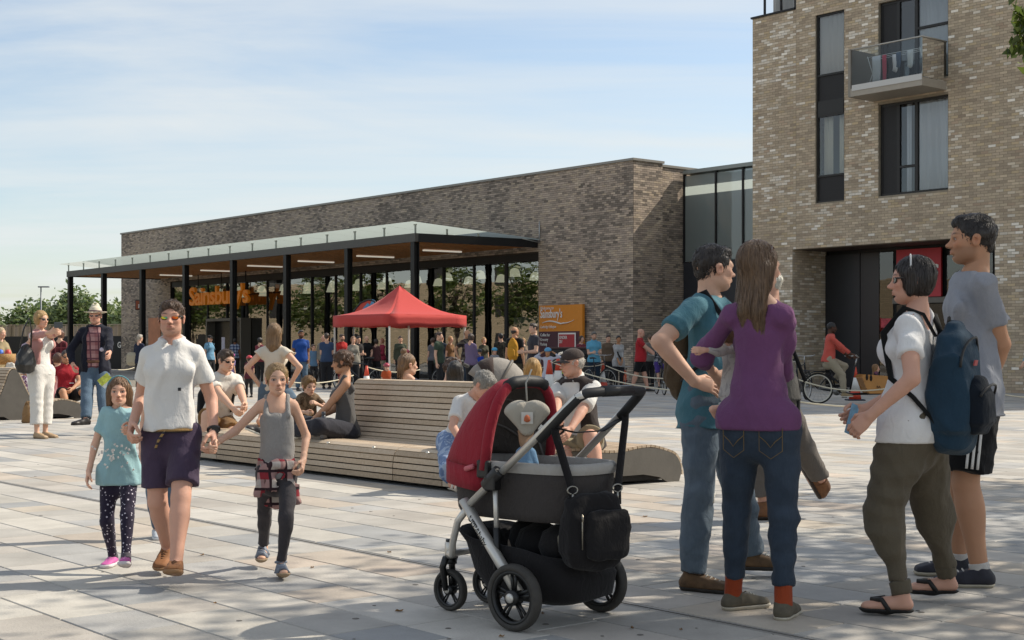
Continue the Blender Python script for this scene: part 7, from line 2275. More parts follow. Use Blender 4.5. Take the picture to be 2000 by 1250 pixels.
# ================================================================== people
def LT(loc, yaw, px, py, d):
 """photograph pixel at a depth -> figure's local frame"""
 w = Wp(px, py, d) - Vector(loc)
 v = rotz(-R(yaw)) @ np.array([w.x, w.y, w.z]); return tuple(v)
def LW(loc, yaw, w):
 w = Vector(w) - Vector(loc); return tuple(rotz(-R(yaw)) @ np.array([w.x, w.y, w.z]))
def ground(px, py): p = G(px, py); return (p.x, p.y, 0.0)
JEAN = cloth_mat('jeans_dark', '202831', 'denim', '3a4653'); JEANM = cloth_mat('jeans_mid', '313c48', 'denim', '5f6c79'); JEANB = cloth_mat('jeans_blue', '3a4c5e', 'denim', '687c8e')
WHT = cloth_mat('white', 'd9d6d0'); BLACKC = cloth_mat('black', '1a1a1c'); LACE = mat('lace_pale', 'b9b3a4', .8)
LEA = mat('leather_brown', '5b3a22', .55, var=.25, vscale=20)
# ---- father and the two girls
L1 = ground(335, 1128); y1 = 3; H1 = 1.44
d1 = L1[1]
handL = Wp(257, 858, 7.35); handR = Wp(416, 872, 7.35)
fa_ = Person('man in white polo and purple shorts walking hand in hand with two girls', L1, y1, H1, 'm', 'red', ('short', '3a2a20', 1, .9, '6a5240'), head=(-.05, 0, .06),
    hands=[LW(L1, y1, handL + Vector((.0, .02, .075))), LW(L1, y1, handR + Vector((0, .02, .07)))], elbow=[(-.12, 1, 0), (.12, 1, 0)],
    feet=[LT(L1, y1, 328, 1070, 7.62), LT(L1, y1, 343, 1113, 7.12)], knee=[(-.05, -1, 0), (.05, -1, 0)], foot_yaw=(-.1, .05), foot_pitch=(-.25, .22), hh=.128 * H1, w=.90, belly=.3, legs=1.0, arms=.93, res=.009, hres=.0034, curl=(.9, .9), seed=11, beard=.12, eyes=False, hscale=1.15, neck_f=.005)
POLO = cloth_mat('polo_white', 'dad7d2')
fa_.top(POLO, .62, -.004, .014, .015, collar=True, vneck=.07, slv_off=.020, fold=.0075)
fa_.trousers(cloth_mat('shorts_purple', '4a3d50', var=.2), .40, .008, name='shorts', flare=.014, fold=.006, waist=.006)
fa_.shoes(mat('suede_tan', '8a5c38', .8, var=.2, vscale=30), lace=mat('lace_brown', '5a3a22', .8), sole_c='8d6a48', off=.008)
fa_.shades('1a1a1c', mirror=True)
fa_.belt(cloth_mat('belt_stripe', '9a7a4c', 'stripe', '2b2a33', sc=3), -.004, .012, .010)
q = MB(); q.tube([Vector(fa_.T(-.012, -.118, -.004).tolist()), Vector(fa_.T(-.02, -.125, -.02).tolist()), Vector(fa_.T(-.045, -.124, -.06).tolist()), Vector(fa_.T(-.06, -.12, -.10).tolist())], .012, 6, flat=.4); q.build('belt_end', MATS['cloth_belt_stripe'], fa_.root)
q = MB(); q.box(fa_.T(.062, -.118, .205).tolist(), (.015, .008, .017)); q.build('chest_logo', mat('logo_black', '1d1d20', .7), fa_.root)
wv = fa_.wr[1] + unit(fa_.el[1] - fa_.wr[1]) * .02
dd_ = unit(fa_.wr[1] - fa_.el[1]); Mx = frame_z(dd_, npv(0, 1, 0))
q = MB(); q.tube([Vector((wv + Mx @ npv(.028 * math.cos(a), .026 * math.sin(a), 0)).tolist()) for a in np.linspace(0, 6.283, 16, endpoint=False)], .009, 6, closed=True); q.box((wv + npv(.012, -.028, 0)).tolist(), (.034, .012, .036)); q.build('watch', mat('watch_black', '161618', .35), fa_.root)
def girl_hand(p): return p
L2 = ground(233, 1108); y2 = 4; H2 = 1.035
g1 = Person('girl in pale blue T-shirt and star leggings holding the white polo man\'s hand', L2, y2, H2, 'c', 'pale', ('long', '5f4431', .95, .7, '8a6a4c'), head=(-.03, 0, .12), hands=[LT(L2, y2, 174, 920, 7.7), LW(L2, y2, handL + Vector((-.01, .0, .03)))],
   elbow=[(-.3, .8, 0), (.2, .8, -.6)], feet=[LT(L2, y2, 221, 1088, 7.85), LT(L2, y2, 246, 1092, 7.52)], foot_pitch=(0, .25), foot_yaw=(-.15, .1), hh=.152 * H2, res=.009, hres=.0034, curl=(.45, .9), seed=12, hscale=1.1)
g1.top(cloth_mat('tee_aqua', '94b8bd'), .62, -.075, .03, .008, slv_off=.012, slv_loose=.006, fold=.008, over=.004)
g1.trousers(cloth_mat('leggings_star', '2c2738', 'stars', 'cfc9d6', sc=1.6), .97, .003, fold=.003)
g1.shoes(mat('trainer_pink', 'c25c9e', .7, var=.1), sole_c='cfc8c8', lace=mat('lace_pink', 'd88abb', .8), socks=cloth_mat('sock_grey', '57535a'))
hb_m = MB(); hb_m.tube([Vector(g1.hp(math.sin(a) * .37, .00, .12 + .40 * math.cos(a)).tolist()) for a in np.linspace(-1.5, 1.5, 17)], .055 * g1.hh, 8, flat=.45, up=(0, 1, 0)); hb_m.build('headband', cloth_mat('headband_teal', '5f8f98'), g1.root)
rg_ = np.random.default_rng(3)
q = MB()
for i in range(34):
 x = rg_.normal() * .045; z = .10 + rg_.normal() * .035; yy = -.108 + abs(x) * .25
 p = g1.T(x, yy, z); q.box(p.tolist(), (.012, .006, .008), Matrix.Rotation(rg_.uniform(0, 3), 3, 'Y'))
setp(q.build('sequin_print', mat('sequin', 'cfc9c4', .4, .3), g1.root), kind='stuff')
L3 = ground(541, 1122); y3 = 10; H3 = 1.11
g2 = Person('girl in grey vest and black jeans with a checked shirt round her waist', L3, y3, H3, 'c', 'fair', ('back', '7d6142', 1, .8, 'b0905f'), head=(-.02, 0, .1), hands=[LW(L3, y3, handR + Vector((.02, 0, .02))), LT(L3, y3, 592, 900, 7.5)],
   elbow=[(-.2, .8, -.5), (.4, .8, 0)], feet=[LT(L3, y3, 515, 1088, 7.85), LT(L3, y3, 549, 1106, 7.42)], foot_pitch=(-.1, .15), foot_yaw=(-.12, .1), hh=.150 * H3, res=.009, hres=.0034, curl=(.9, .8), seed=13, hscale=1.1)
g2.top(cloth_mat('vest_grey', '9b9894', 'heather', '86827f'), 0, -.055, .006, .006, neck=.215, strap=True, fold=.004, under=.010, name='vest')
g2.trousers(cloth_mat('jeans_black', '2c2a2d', 'denim', '4a474a'), .95, .003, fold=.005)
g2.sandals(mat('sandal_strap', '6f7784', .6), 'strap', '8f7a60')
TART = cloth_mat('tartan', '8c2e36', 'plaid', 'b8b0a8', '2c2328', sc=.9)
P = [s for s in [g2.torso_prim(.018, 0, cap=(0, 0), lo=-.03, hi=.045)]]
P += [cone(g2.T(-.06, -.07, .02), g2.T(-.10, -.085, -.14), .03, .036, k=.02, hint=(0, 1, 0), flat=.45), cone(g2.T(.05, -.07, .01), g2.T(.105, -.07, -.19), .024, .034, k=.02, hint=(0, 1, 0), flat=.45), cone(g2.T(-.02, -.085, .015), g2.T(-.04, -.095, -.10), .03, .036, k=.02, hint=(0, 1, 0), flat=.45),
  cone(g2.T(-.02, -.09, .02), g2.T(.02, -.09, .02), .026, .026, k=.01), cone(g2.T(0, .06, -.02), g2.T(0, .075, -.20), .09, .10, k=.02, hint=(0, 1, 0), flat=.3)]
sdf_obj('tied_shirt', P, .009, TART, g2.root, folds(.010, 77, freq=45))
# child mostly hidden behind the man in white
Lx = ground(318, 1050)
hid = Person('child in jeans and pale trainers almost hidden behind the white polo man', Lx, 10, 1.15, 'c', 'fair', ('short', '4a3626'), res=.016, hres=.008, seed=14, feet=[LT(Lx, 10, 306, 1036, Lx[1]), LT(Lx, 10, 338, 1030, Lx[1] + .1)])
hid.top(cloth_mat('hid_blue', '4a6a8c'), .6); hid.trousers(JEANB, .97, .008); hid.shoes(mat('trainer_white', 'b9bec4', .6), sole_c='c9c9c9')
# ---- group on the right
L4 = ground(1384, 1142); y4 = 58; H4 = 1.715
bm = Person('man in teal T-shirt and torn jeans with sunglasses on his head', L4, y4, H4, 'm', 'fair', ('short', '201915', 1, .9), head=(.02, 0, .85), lean=(0, .10, 0), hands=[LT(L4, y4, 1356, 745, 6.96), None], elbow=[(-.8, .55, .05), (.3, .9, 0)],
   feet=[LT(L4, y4, 1352, 1128, 7.02), LT(L4, y4, 1470, 1098, 7.45)], knee=[(-.1, -1, 0), (.1, -1, 0)], foot_yaw=(.1, .5), res=.009, hres=.0042, curl=(.35, .4), palm=[(.7, .3, -.4), None], hand_dir=[(.55, -.75, -.25), None], seed=15, w=1.0)
bm.top(cloth_mat('tee_teal', '45707d', 'heather', '4f7a86', var=.15), .68, -.085, .01, .008, slv_off=.014, fold=.011, under=.0, over=.013)
bm.trousers(cloth_mat('jeans_torn', '334150', 'denim', '76848f'), .985, .013, fold=.009, flare=.008, crumple=.8)
bm.shoes(mat('hike_brown', '5e472f', .8, var=.35, vscale=25), lace=LACE, sole_c='2a2622', off=.012)
bm.shades('1d1b1c', '15161c', on_top=True)
def backpack(pr, m, label, sz=(.16, .10, .46), z0=.0, back=.10, name='rucksack', tilt=0.0, pocket=None, dark=None, group=None, xoff=0.0):
 H = pr.H; rt = empty(name, pr.root.location, pr.root.rotation_euler.z, label, 'rucksack', group)
 B = lambda x, y, z: pr.T(x + xoff, y, z)
 M = pr.Mt @ rotx(tilt)
 w, dpt, h = sz
 o = B(0, back, z0)
 prm = Prim(o, M, [0, .05 * h, .35 * h, .75 * h, .93 * h, h], [w * .8, w * .97, w, w * .88, w * .7, w * .45], [dpt * .8, dpt * .98, dpt, dpt * .78, dpt * .6, dpt * .4], n=3, k=.01)
 res = .010 if pr.res < .014 else .02
 bd = sdf_obj('pack_body', [prm], res, m, rt, folds(.008, 90 + pr.seed, freq=22))
 pk = Prim(o + M @ npv(0, dpt * .95, .08 * h), M, [0, .04 * h, .3 * h, .42 * h], [w * .6, w * .72, w * .7, w * .5], [dpt * .35, dpt * .55, dpt * .5, dpt * .3], n=3, k=.01)
 sdf_obj('front_pocket', [pk], res, pocket or m, rt, folds(.005, 91 + pr.seed))
 if res < .02:
  q = MB()
  zp = [o + M @ npv(w * .74 * math.sin(a), dpt * 1.46 - .22 * dpt * abs(math.sin(a)) ** 3, h * (.36 + .12 * math.cos(a))) for a in np.linspace(-1.45, 1.45, 13)]
  q.tube([Vector(p.tolist()) for p in zp], .006, 5); zp = [o + M @ npv(w * .93 * math.sin(a), dpt * .82 - .25 * dpt * abs(math.sin(a)), h * (.62 + .30 * math.cos(a))) for a in np.linspace(-1.5, 1.5, 13)]
  q.tube([Vector(p.tolist()) for p in zp], .006, 5); q.build('zip', mat('zip_black', '0f0f10', .5), rt)
  q = MB(); q.tube([Vector((o + M @ npv(-.03, -dpt * .2, h)).tolist()), Vector((o + M @ npv(0, -dpt * .2, h + .05)).tolist()), Vector((o + M @ npv(.03, -dpt * .2, h)).tolist())], .008, 6); q.build('grab_loop', dark or BLACKC, rt)
 for sg in (-1, 1):
  top_ = B(sg * .055 * H, .045 * H, pr.st + .018 * H); ov = B(sg * .062 * H, -.005 * H, pr.st + .036 * H); fr = B(sg * .070 * H, -.062 * H, pr.st - .035 * H); lowf = B(sg * .088 * H, -.035 * H, pr.st - .16 * H); side = B(sg * .10 * H, .03 * H, pr.st - .21 * H); end = o + M @ npv(sg * w * .85, -dpt * .3, .1 * h)
  q = MB(); q.tube([Vector(p.tolist()) for p in (o + M @ npv(sg * .05, -dpt * .6, h * .93), top_, ov, fr, lowf, side, end)], [.016, .018, .018, .017, .014, .011, .009], 8, flat=.3, up=None)
  q.build('shoulder_strap', dark or BLACKC, rt)
 return rt
backpack(bm, cloth_mat('pack_brown', '4a3d2e', 'heather', '5c4d3a'), 'dark brown rucksack on the back of the teal T-shirt man', (.12, .07, .40), .05, .135)
q = MB(); kk_ = bm.kn[0] + npv(0, -.078, -.02)
for j in range(7): q.tube([Vector((kk_ + npv(-.05 + .004 * j, .012, .016 - .006 * j)).tolist()), Vector((kk_ + npv(0, -.004, .018 - .007 * j)).tolist()), Vector((kk_ + npv(.05 - .005 * j, .012, .02 - .006 * j)).tolist())], .003, 4)
setp(q.build('knee_tear', mat('thread_pale', 'b9b6ae', .9), bm.root), kind='stuff')
L5 = ground(1483, 1202); y5 = 152; H5 = 1.665
pw = Person('long-haired woman in purple top and jeans holding a baby', L5, y5, H5, 'f', 'fair', ('long', '4a3626', 1.75, 1.0, '7d6248'), head=(.05, 0, -.55), lean=(-.02, 0, 0), hands=[LT(L5, y5, 1520, 790, 6.62), LT(L5, y5, 1400, 735, 6.78)], elbow=[(-.55, .6, -.3), (.6, .55, -.3)],
   feet=[LT(L5, y5, 1530, 1180, 6.28), LT(L5, y5, 1432, 1163, 6.5)], foot_yaw=(.10, -.55), knee=[(-.1, -1, 0), (.1, -1, 0)], res=.009, hres=.0042, curl=(.5, .5), seed=16, w=.88, arms=.8)
pw.top(cloth_mat('top_purple', '70466c', var=.15), 1.22, -.042, .006, .008, slv_off=.012, slv_loose=.008, fold=.008, scoop=.01, name='top', under=0, over=.008)
pw.trousers(cloth_mat('jeans_indigo', '202934', 'denim', '44505f'), .90, .006, fold=.006, crumple=1.0)
pw.shoes(mat('canvas_grey', '5b5446', .85, var=.2, vscale=30), sole_c='b9b1a0', lace=LACE, socks=cloth_mat('sock_rust', '9a4326'), sock_h=.30, off=.007)
pw.shades('5b4032', '2a2226', on_top=True)
for sg in (-1, 1):
 q = MB(); zz = -.055
 pts = [pw.T(sg * .085 + x, .118 - abs(sg * .085 + x) * .16, z) for x, z in ((-.05, zz), (-.05, zz - .10), (0, zz - .135), (.05, zz - .10), (.05, zz))]
 q.tube([Vector(p.tolist()) for p in pts], .002, 4); pts = [pw.T(sg * .085 + x, .122 - abs(sg * .085 + x) * .16, z) for x, z in ((-.05, zz - .035), (-.02, zz - .06), (0, zz - .085), (.02, zz - .06), (.05, zz - .035))]
 q.tube([Vector(p.tolist()) for p in pts], .002, 4); q.build('pocket_stitching', mat('stitch', '6a5634', .8), pw.root)
# baby on her arm, facing her
Lb = tuple((Vector(L5) + Vector((-.07, .27, 0))))
bb_ = Person('baby in pale romper carried by the woman in purple', Lb, 115, .68, 'c', 'pale', ('crop', '6a5238'), pelvis=(0, 0, .64), head=(.1, 0, 0), hands=[LT(Lb, 115, 1338, 684, 6.40), LT(Lb, 115, 1470, 700, 6.7)], elbow=[(-.3, .5, -.6), (.3, .5, -.6)],
    feet=[LT(Lb, 115, 1392, 798, 6.44), LT(Lb, 115, 1470, 800, 6.7)], foot_yaw=(.2, -.2), foot_pitch=(-.6, -.6), hh=.155, res=.009, hres=.0045, curl=(.4, .5), seed=17, knee=[(-.5, -.8, .2), (.5, -.8, .2)], w=1.1)
bb_.top(cloth_mat('romper', 'b9b3ae', 'print', 'a39d9a'), 1.85, -.04, .02, .010, name='romper'); bb_.trousers(cloth_mat('romper', ''), .92, .014, name='romper_legs')
L6 = ground(1783, 1196); y6 = -122; H6 = 1.605
wt = Person('woman in white T-shirt and khaki trousers wearing a teal rucksack', L6, y6, H6, 'f', 'red', ('bob', '1c1512', 1, .75), head=(0, 0, .32), hands=[LT(L6, y6, 1690, 800, 6.5), LT(L6, y6, 1700, 812, 6.22)], elbow=[(-.3, .8, -.5), (.5, .5, -.6)],
   feet=[LT(L6, y6, 1858, 1160, 6.72), LT(L6, y6, 1764, 1166, 6.33)], foot_yaw=(.35, .18), res=.009, hres=.0034, curl=(.6, .6), seed=18, w=1.08, eyes=False)
wt.top(cloth_mat('tee_white2', 'e2e0de', var=.12), .60, -.06, .03, .010, slv_off=.012, slv_loose=.008, fold=.012, scoop=.008, under=0, over=.026)
wt.trousers(cloth_mat('khaki_dark', '5a5244', 'heather', '665d4e', var=.2), .91, .026, cuff=.031, fold=.012, crumple=.7)
wt.sandals(mat('flip_black', '1a1817', .6), 'flip', '191716')
wt.shades('2b2420', '16171a')
q = MB(); q.tube([Vector(wt.hp(math.sin(a) * .345, -.02, .13 + .39 * math.cos(a)).tolist()) for a in np.linspace(-1.35, 1.35, 17)], .045 * wt.hh, 8, flat=.5, up=(0, 1, 0)); q.build('headband', cloth_mat('band_white', 'cfcdca'), wt.root)
for i in (0, 1):
 e0_ = wt.kn[i] + (wt.an[i] - wt.kn[i]) * .80; e1_ = wt.kn[i] + (wt.an[i] - wt.kn[i]) * .97
 sdf_obj('trouser_cuff', [cone(e0_, e1_, .050, .046, k=.005, cap=(0, 0))], .008, MATS['cloth_khaki_dark'], wt.root, folds(.003, 8, freq=120, vert=.0))
TEALP = cloth_mat('pack_teal', '22384a', 'heather', '2a4354', var=.2)
TP = backpack(wt, TEALP, 'large dark teal rucksack on the back of the white T-shirt woman', (.165, .115, .47), -.06, .185, tilt=.0, pocket=cloth_mat('pack_navy', '121a24', var=.2), dark=cloth_mat('strap_dark', '1b1c1c'))
pp = wt.pel + wt.Mt @ npv(.03, .285, .26)
q = MB(); q.box((0, 0, 0), (.05, .006, .024)); o = q.build('label_patch', mat('patch_red', 'a84a4a', .7), TP, loc=Vector(pp.tolist())); o.rotation_euler = (R(-12), 0, 0)
lf = empty('leaflet', Vector(wt.world(wt.wr[0])) + Vector((-.05, -.02, -.05)), R(30), 'blue and white leaflet held by the white T-shirt woman', 'leaflet')
q = MB(); q.box((0, 0, 0), (.09, .004, .14), Matrix.Rotation(.35, 3, 'Y')); q.build('sheet', mat('leaflet_blue', '7fa9c4', .6, var=.3, vscale=25), lf)
L7 = ground(1898, 1138); y7 = -98; H7 = 1.87
tm = Person('tall dark-haired man in grey T-shirt and black sports shorts', L7, y7, H7, 'm', 'tan', ('short', '1d1714', 1, .95), head=(-.02, 0, .02), hands=[LT(L7, y7, 1905, 800, 7.45), LT(L7, y7, 1925, 765, 7.3)], elbow=[(-.2, 1, 0), (.35, 1, .1)],
   feet=[LT(L7, y7, 1872, 1104, 7.5), LT(L7, y7, 1914, 1116, 7.12)], foot_yaw=(.1, -.05), res=.009, hres=.0034, curl=(.6, .6), seed=19, beard=.28, w=.97, legs=1.0)
tm.top(cloth_mat('tee_grey', '9c9ea5', 'heather', '8d8f96', var=.15), .66, -.085, .014, .009, slv_off=.014, slv_loose=.006, fold=.012, under=0, over=.022)
tm.trousers(cloth_mat('shorts_black', '151517'), .44, .022, name='shorts', flare=.012, fold=.009)
tm.shoes(mat('trainer_navy', '20202a', .7, var=.3, vscale=25), sole_c='a9a18e', lace=mat('lace_white', 'c9c5bd', .8), socks=cloth_mat('sock_white', 'c4c0ba'), sock_h=.10, off=.012)
# three white side stripes and maker's mark on the visible leg of the shorts
i = 1
ha_, ka_ = tm.hip[i], tm.kn[i]; ax_ = unit(ka_ - ha_)
side = unit(np.cross(ax_, npv(0, 1, 0)))
side = npv(1, 0, 0) - ax_ * np.dot(npv(1, 0, 0), ax_); side = unit(side); fwd = np.cross(ax_, side); fwd = fwd if fwd[1] < 0 else -fwd
l0 = tm.leg_r()[0]
for j, off_ in enumerate((-.20, .0, .20)):
 q = MB(); pts = []
 for t in np.linspace(.12, .84, 10):
  r_ = np.interp(t, [0, .88], [l0 + .024, tm.leg_r()[1] * 1.05 + .050 + .012]); an = off_ + .0
  pts.append(Vector((ha_ + ax_ * (t * tm.TH) + (side * math.cos(an) + fwd * math.sin(an)) * r_).tolist()))
 q.tube(pts, .0075, 6, flat=.4, up=Vector(side.tolist())); q.build('stripe', mat('stripe_white', 'd4d2ce', .7), tm.root)
tp_ = ha_ + ax_ * (.70 * tm.TH) + (side * math.cos(.62) + fwd * math.sin(.62)) * (tm.leg_r()[1] + .078)
me_ = text_mesh('adidas', .028, .002, .0006, 'CENTER')
rt_ = unit(-fwd * .8 + side * .25); nn_ = unit(side * math.cos(.62) + fwd * math.sin(.62)); rt_ = unit(rt_ - nn_ * np.dot(rt_, nn_)); up_t = np.cross(nn_, rt_)
M4 = Matrix((Vector(rt_.tolist()), Vector(up_t.tolist()), Vector(nn_.tolist()))).transposed().to_4x4(); M4.translation = Vector(tp_.tolist()); me_.transform(M4); me_.materials.clear(); link_mesh('lettering', me_, MATS['stripe_white'], tm.root)
q = MB()
for j, hgt in enumerate((.012, .021, .030)):
 b0v = Vector(tp_.tolist()) + Vector(rt_.tolist()) * (-.022 + .017 * j) + Vector(up_t.tolist()) * .034
 q.obox(b0v, Vector(rt_.tolist()) * .012, (Vector(up_t.tolist()) + Vector(rt_.tolist()) * -.5) * hgt, Vector(nn_.tolist()) * .002)
q.build('three_bar_mark', MATS['stripe_white'], tm.root)
cpt = tm.T(-.0, -.128, .17)
for j, (tx, sz_) in enumerate((('R. TOMLIN', .022),)):
 pass
q = MB()
for r_ in range(2):
 for k in range(9 if r_ == 0 else 12):
  q.box((tm.T(.045 - .010 * k + .0, -.128 + .0028 * abs(k - 5), .185 - .022 * r_)).tolist(), (.007, .004, .010 if r_ == 0 else .005))
setp(q.build('chest_print', mat('print_grey', '5f6168', .8), tm.root), kind='stuff')
L8 = ground(1512, 1018); y8 = -92; H8 = 1.78
wk = Person('white-bearded man in grey trousers striding left behind the woman in purple', L8, y8, H8, 'm', 'red', ('balding', 'b9b4aa'), head=(.1, 0, 0), lean=(.08, 0, 0), feet=[LT(L8, y8, 1492, 993, 9.95), LT(L8, y8, 1617, 968, 10.1)], foot_pitch=(0, 1.05), foot_yaw=(0, 0), knee=[(0, -1, 0), (0, -1, .2)],
   hands=[None, LT(L8, y8, 1505, 800, 9.8)], res=.012, hres=.006, seed=20, beard=.85)
wk.top(cloth_mat('jacket_grey', '4c4a47'), 1.9, -.075, .03, .012, name='jacket'); wk.trousers(cloth_mat('trouser_grey', '5a544e', 'heather', '67605a'), .90, .014, fold=.010, flare=.004)
wk.shoes(mat('boot_tan', '6b4424', .6, var=.3, vscale=22), high=.12, sole_c='2a1e14', off=.012)
mb_ = empty('messenger_bag', Vector(wk.world(wk.T(.06, .08, -.08))), R(y8), 'black shoulder bag on the striding man behind the woman in purple', 'bag')
sdf_obj('bag_body', [Prim((0, 0, -.17), np.eye(3), [0, .03, .24, .27], [.04, .05, .045, .03], [.07, .085, .085, .07], n=4)], .012, BLACKC, mb_, folds(.004, 3))
q = MB(); q.tube([(0, .12, .08), (-.04, .02, .35), (-.12, -.12, .55)], .016, 6, flat=.4); q.build('strap', BLACKC, mb_)
# ---- left group
L9 = ground(80, 855); y9 = 62; H9 = 1.72
ph = Person('woman in white with a pink cardigan photographing with a phone', L9, y9, H9, 'f', 'fair', ('bob', '8a6a42', 1, 1.1, 'b8965f'), head=(.03, 0, .0), hands=[LT(L9, y9, 104, 648, 18.75), LT(L9, y9, 124, 648, 18.8)], elbow=[(-.4, .2, -1), (.6, .2, -1)],
   res=.014, hres=.007, seed=21, feet=[LT(L9, y9, 72, 852, 19.15), LT(L9, y9, 88, 850, 19.35)], curl=(.6, .6), eyes=False, foot_yaw=(-.1, .1))
ph.top(WHT, 0.2, -.05, .01, .008, name='top'); ph.top(cloth_mat('cardigan_pink', 'b98882'), 1.62, .0, .004, .018, name='cardigan', open_front=True, neck=.272, under=0)
ph.trousers(cloth_mat('trouser_white', 'd6d2cb'), .86, .020, flare=.012, fold=.008); ph.shoes(mat('pump_beige', 'a58b6c', .6), sole_c='8d7a62', off=.003); ph.shades()
fo = empty('phone', Wp(114, 635, 18.72), R(62 - 90), 'dark smartphone held up by the woman in white', 'phone')
q = MB(); q.box((0, 0, 0), (.15, .010, .078)); q.build('phone_body', mat('phone', '3a3d42', .25), fo, bevel=.004); q = MB(); q.box((0, .0062, 0), (.135, .002, .068)); q.build('screen', mat('screen', '6d7f90', .15), fo)
hbg = empty('handbag', Wp(50, 735, 19.0), R(60), 'black leather handbag on the shoulder of the woman in white', 'bag')
sdf_obj('bag_body', [Prim((0, 0, .1), np.eye(3), [0, .05, .2, .30], [.14, .16, .13, .08], [.07, .08, .06, .03], n=3)], .014, mat('bag_leather', '1b1a19', .35), hbg, folds(.006, 4))
q = MB(); q.tube([(-.09, 0, .38), (-.02, .02, .62), (.06, 0, .78), (.10, 0, .62), (.09, 0, .38)], .012, 6); q.build('strap', MATS['bag_leather'], hbg)
L10 = ground(186, 846); y10 = 6; H10 = 1.80
ht = Person('older man in straw hat and navy fleece over a checked shirt', L10, y10, H10, 'm', 'red', ('balding', '9a948a'), head=(-.03, 0, 0), hands=[LT(L10, y10, 142, 712, 20.2), LT(L10, y10, 216, 722, 19.6)], elbow=[(-.8, .6, 0), (.4, .8, 0)], res=.013, hres=.006, seed=22, w=1.05, belly=.6,
   feet=[LT(L10, y10, 167, 845, 19.8), LT(L10, y10, 205, 842, 19.9)], eyes=False, foot_yaw=(-.9, .3), arms=.8)
ht.top(cloth_mat('check_pink', '8a5a5c', 'plaid', 'a98482', '5c3a44', sc=.7), .12, -.02, .01, .008, collar=True); ht.top(cloth_mat('fleece_navy', '1b1d2a', var=.2), 1.95, -.075, .03, .022, name='fleece', open_front=True, neck=.275, fold=.010)
ht.trousers(JEANB, .985, .014, flare=.008); ht.shoes(mat('shoe_black', '221d1a', .5), sole_c='17130f', off=.010); ht.shades(); ht.sunhat(mat('straw', 'cfc5ae', .85, bmp=.4, bscale=150), cloth_mat('band_purple', '4a2a3c')); ht.belt(LEA, .03, .02, .012)
q = MB(); q.lathe([(.03, 0), (.03, .006)], 16, M=Matrix.Rotation(R(90), 3, 'X'), c=ht.T(.118, -.155, .225).tolist()); q.build('badge', mat('badge', 'b9b4c4', .4), ht.root)
lf2 = empty('leaflet', Wp(210, 738, 19.5), R(20), 'yellow and white leaflet in the hand of the man in the straw hat', 'leaflet')
q = MB(); q.box((-.04, 0, -.02), (.17, .004, .10), Matrix.Rotation(-.7, 3, 'Y')); q.build('sheet', mat('leaflet_yellow', 'b9c24e', .6, var=.5, vscale=18), lf2); q = MB(); q.box((-.02, .01, -.05), (.17, .004, .10), Matrix.Rotation(-.9, 3, 'Y')); q.build('sheet', mat('leaflet_white', 'cfd4d4', .6), lf2)
def seated(label, loc, yaw, H, build, skin, hair, seat, **k):
 k.setdefault('pelvis', (0, 0, seat + .085 * H / 1.7 - (.54 if build != 'c' else .51) * H))
 return Person(label, loc, yaw, H, build, skin, hair, **k)
# man in red polo on the left bench
lp_ = Wp(130, 685, 25.6); Ls_ = (lp_.x, lp_.y, 0)
rd = seated('man in red polo and sunglasses sitting on the left bench', Ls_, 25, 1.74, 'm', 'tan', ('crop', '2a211b'), .30, hands=[(-.36, .06, .36), (.06, -.30, .50)], elbow=[(-.6, .5, .3), (.7, .2, 0)], feet=[(-.05, -.55, .07), (.30, -.55, .07)], knee=[(-.2, -.5, 1), (.2, -.5, 1)], res=.015, hres=.0075, seed=23, eyes=False, lean=(-.12, 0, 0), legs=1)
rd.top(cloth_mat('polo_red', '98222b'), .62, -.03, .02, .010, collar=True); rd.trousers(BLACKC, .42, .02, name='shorts'); rd.shoes(mat('trainer_dark', '2a2a2c', .7)); rd.shades()
q = MB(); q.box(rd.T(.075, -.125, .20).tolist(), (.08, .006, .016)); q.build('chest_lettering', mat('stripe_white', 'd4d2ce', .7), rd.root)
# ---- on the main bench
b7 = BP(4.0, .42); L11 = (b7.x, b7.y, 0)
m7 = seated('man in white T-shirt and dark sunglasses hunched on the bench end', L11, 38, 1.76, 'm', 'fair', ('short', '3a2b20', 1, 1.0), .335, lean=(.38, 0, 0), head=(.12, 0, .1), hands=[LT(L11, 38, 470, 815, 15.2), LT(L11, 38, 482, 800, 15.3)], elbow=[(-.6, .5, -.4), (.6, .5, -.4)],
   feet=[LT(L11, 38, 402, 888, 15.35), LT(L11, 38, 478, 884, 15.1)], knee=[(-.3, -.6, 1), (.3, -.6, 1)], res=.013, hres=.006, seed=24, eyes=False, curl=(.8, .8), legs=1)
m7.top(cloth_mat('tee_cream', 'd2ccc2'), .62, -.02, .02, .010, slv_off=.02); m7.trousers(cloth_mat('shorts_tan', '7d5f3c'), .42, .02, name='shorts'); m7.shoes(mat('trainer_black', '1d1d1f', .7), sole_c='8d8d8d'); m7.shades()
for sg in (1,):
 q = MB(); q.tube([Vector(p.tolist()) for p in (m7.T(.06, .06, m7.st + .02), m7.T(.085, -.01, m7.st + .05), m7.T(.09, -.115, m7.st - .08), m7.T(.10, -.12, .14), m7.T(.12, -.02, .06))], .022, 6, flat=.3); q.build('bag_strap', BLACKC, m7.root)
sdf_obj_root = empty('shoulder_bag', Vector(m7.world(m7.T(.0, .22, .05))), R(38), 'small black bag behind the man in the white T-shirt', 'bag')
sdf_obj('bag_body', [Prim((0, 0, -.1), np.eye(3), [0, .05, .25, .3], [.12, .14, .13, .1], [.05, .07, .06, .04], n=3)], .014, BLACKC, sdf_obj_root)
L12v = Wp(536, 685, 16.1); L12 = (L12v.x, L12v.y, 0)
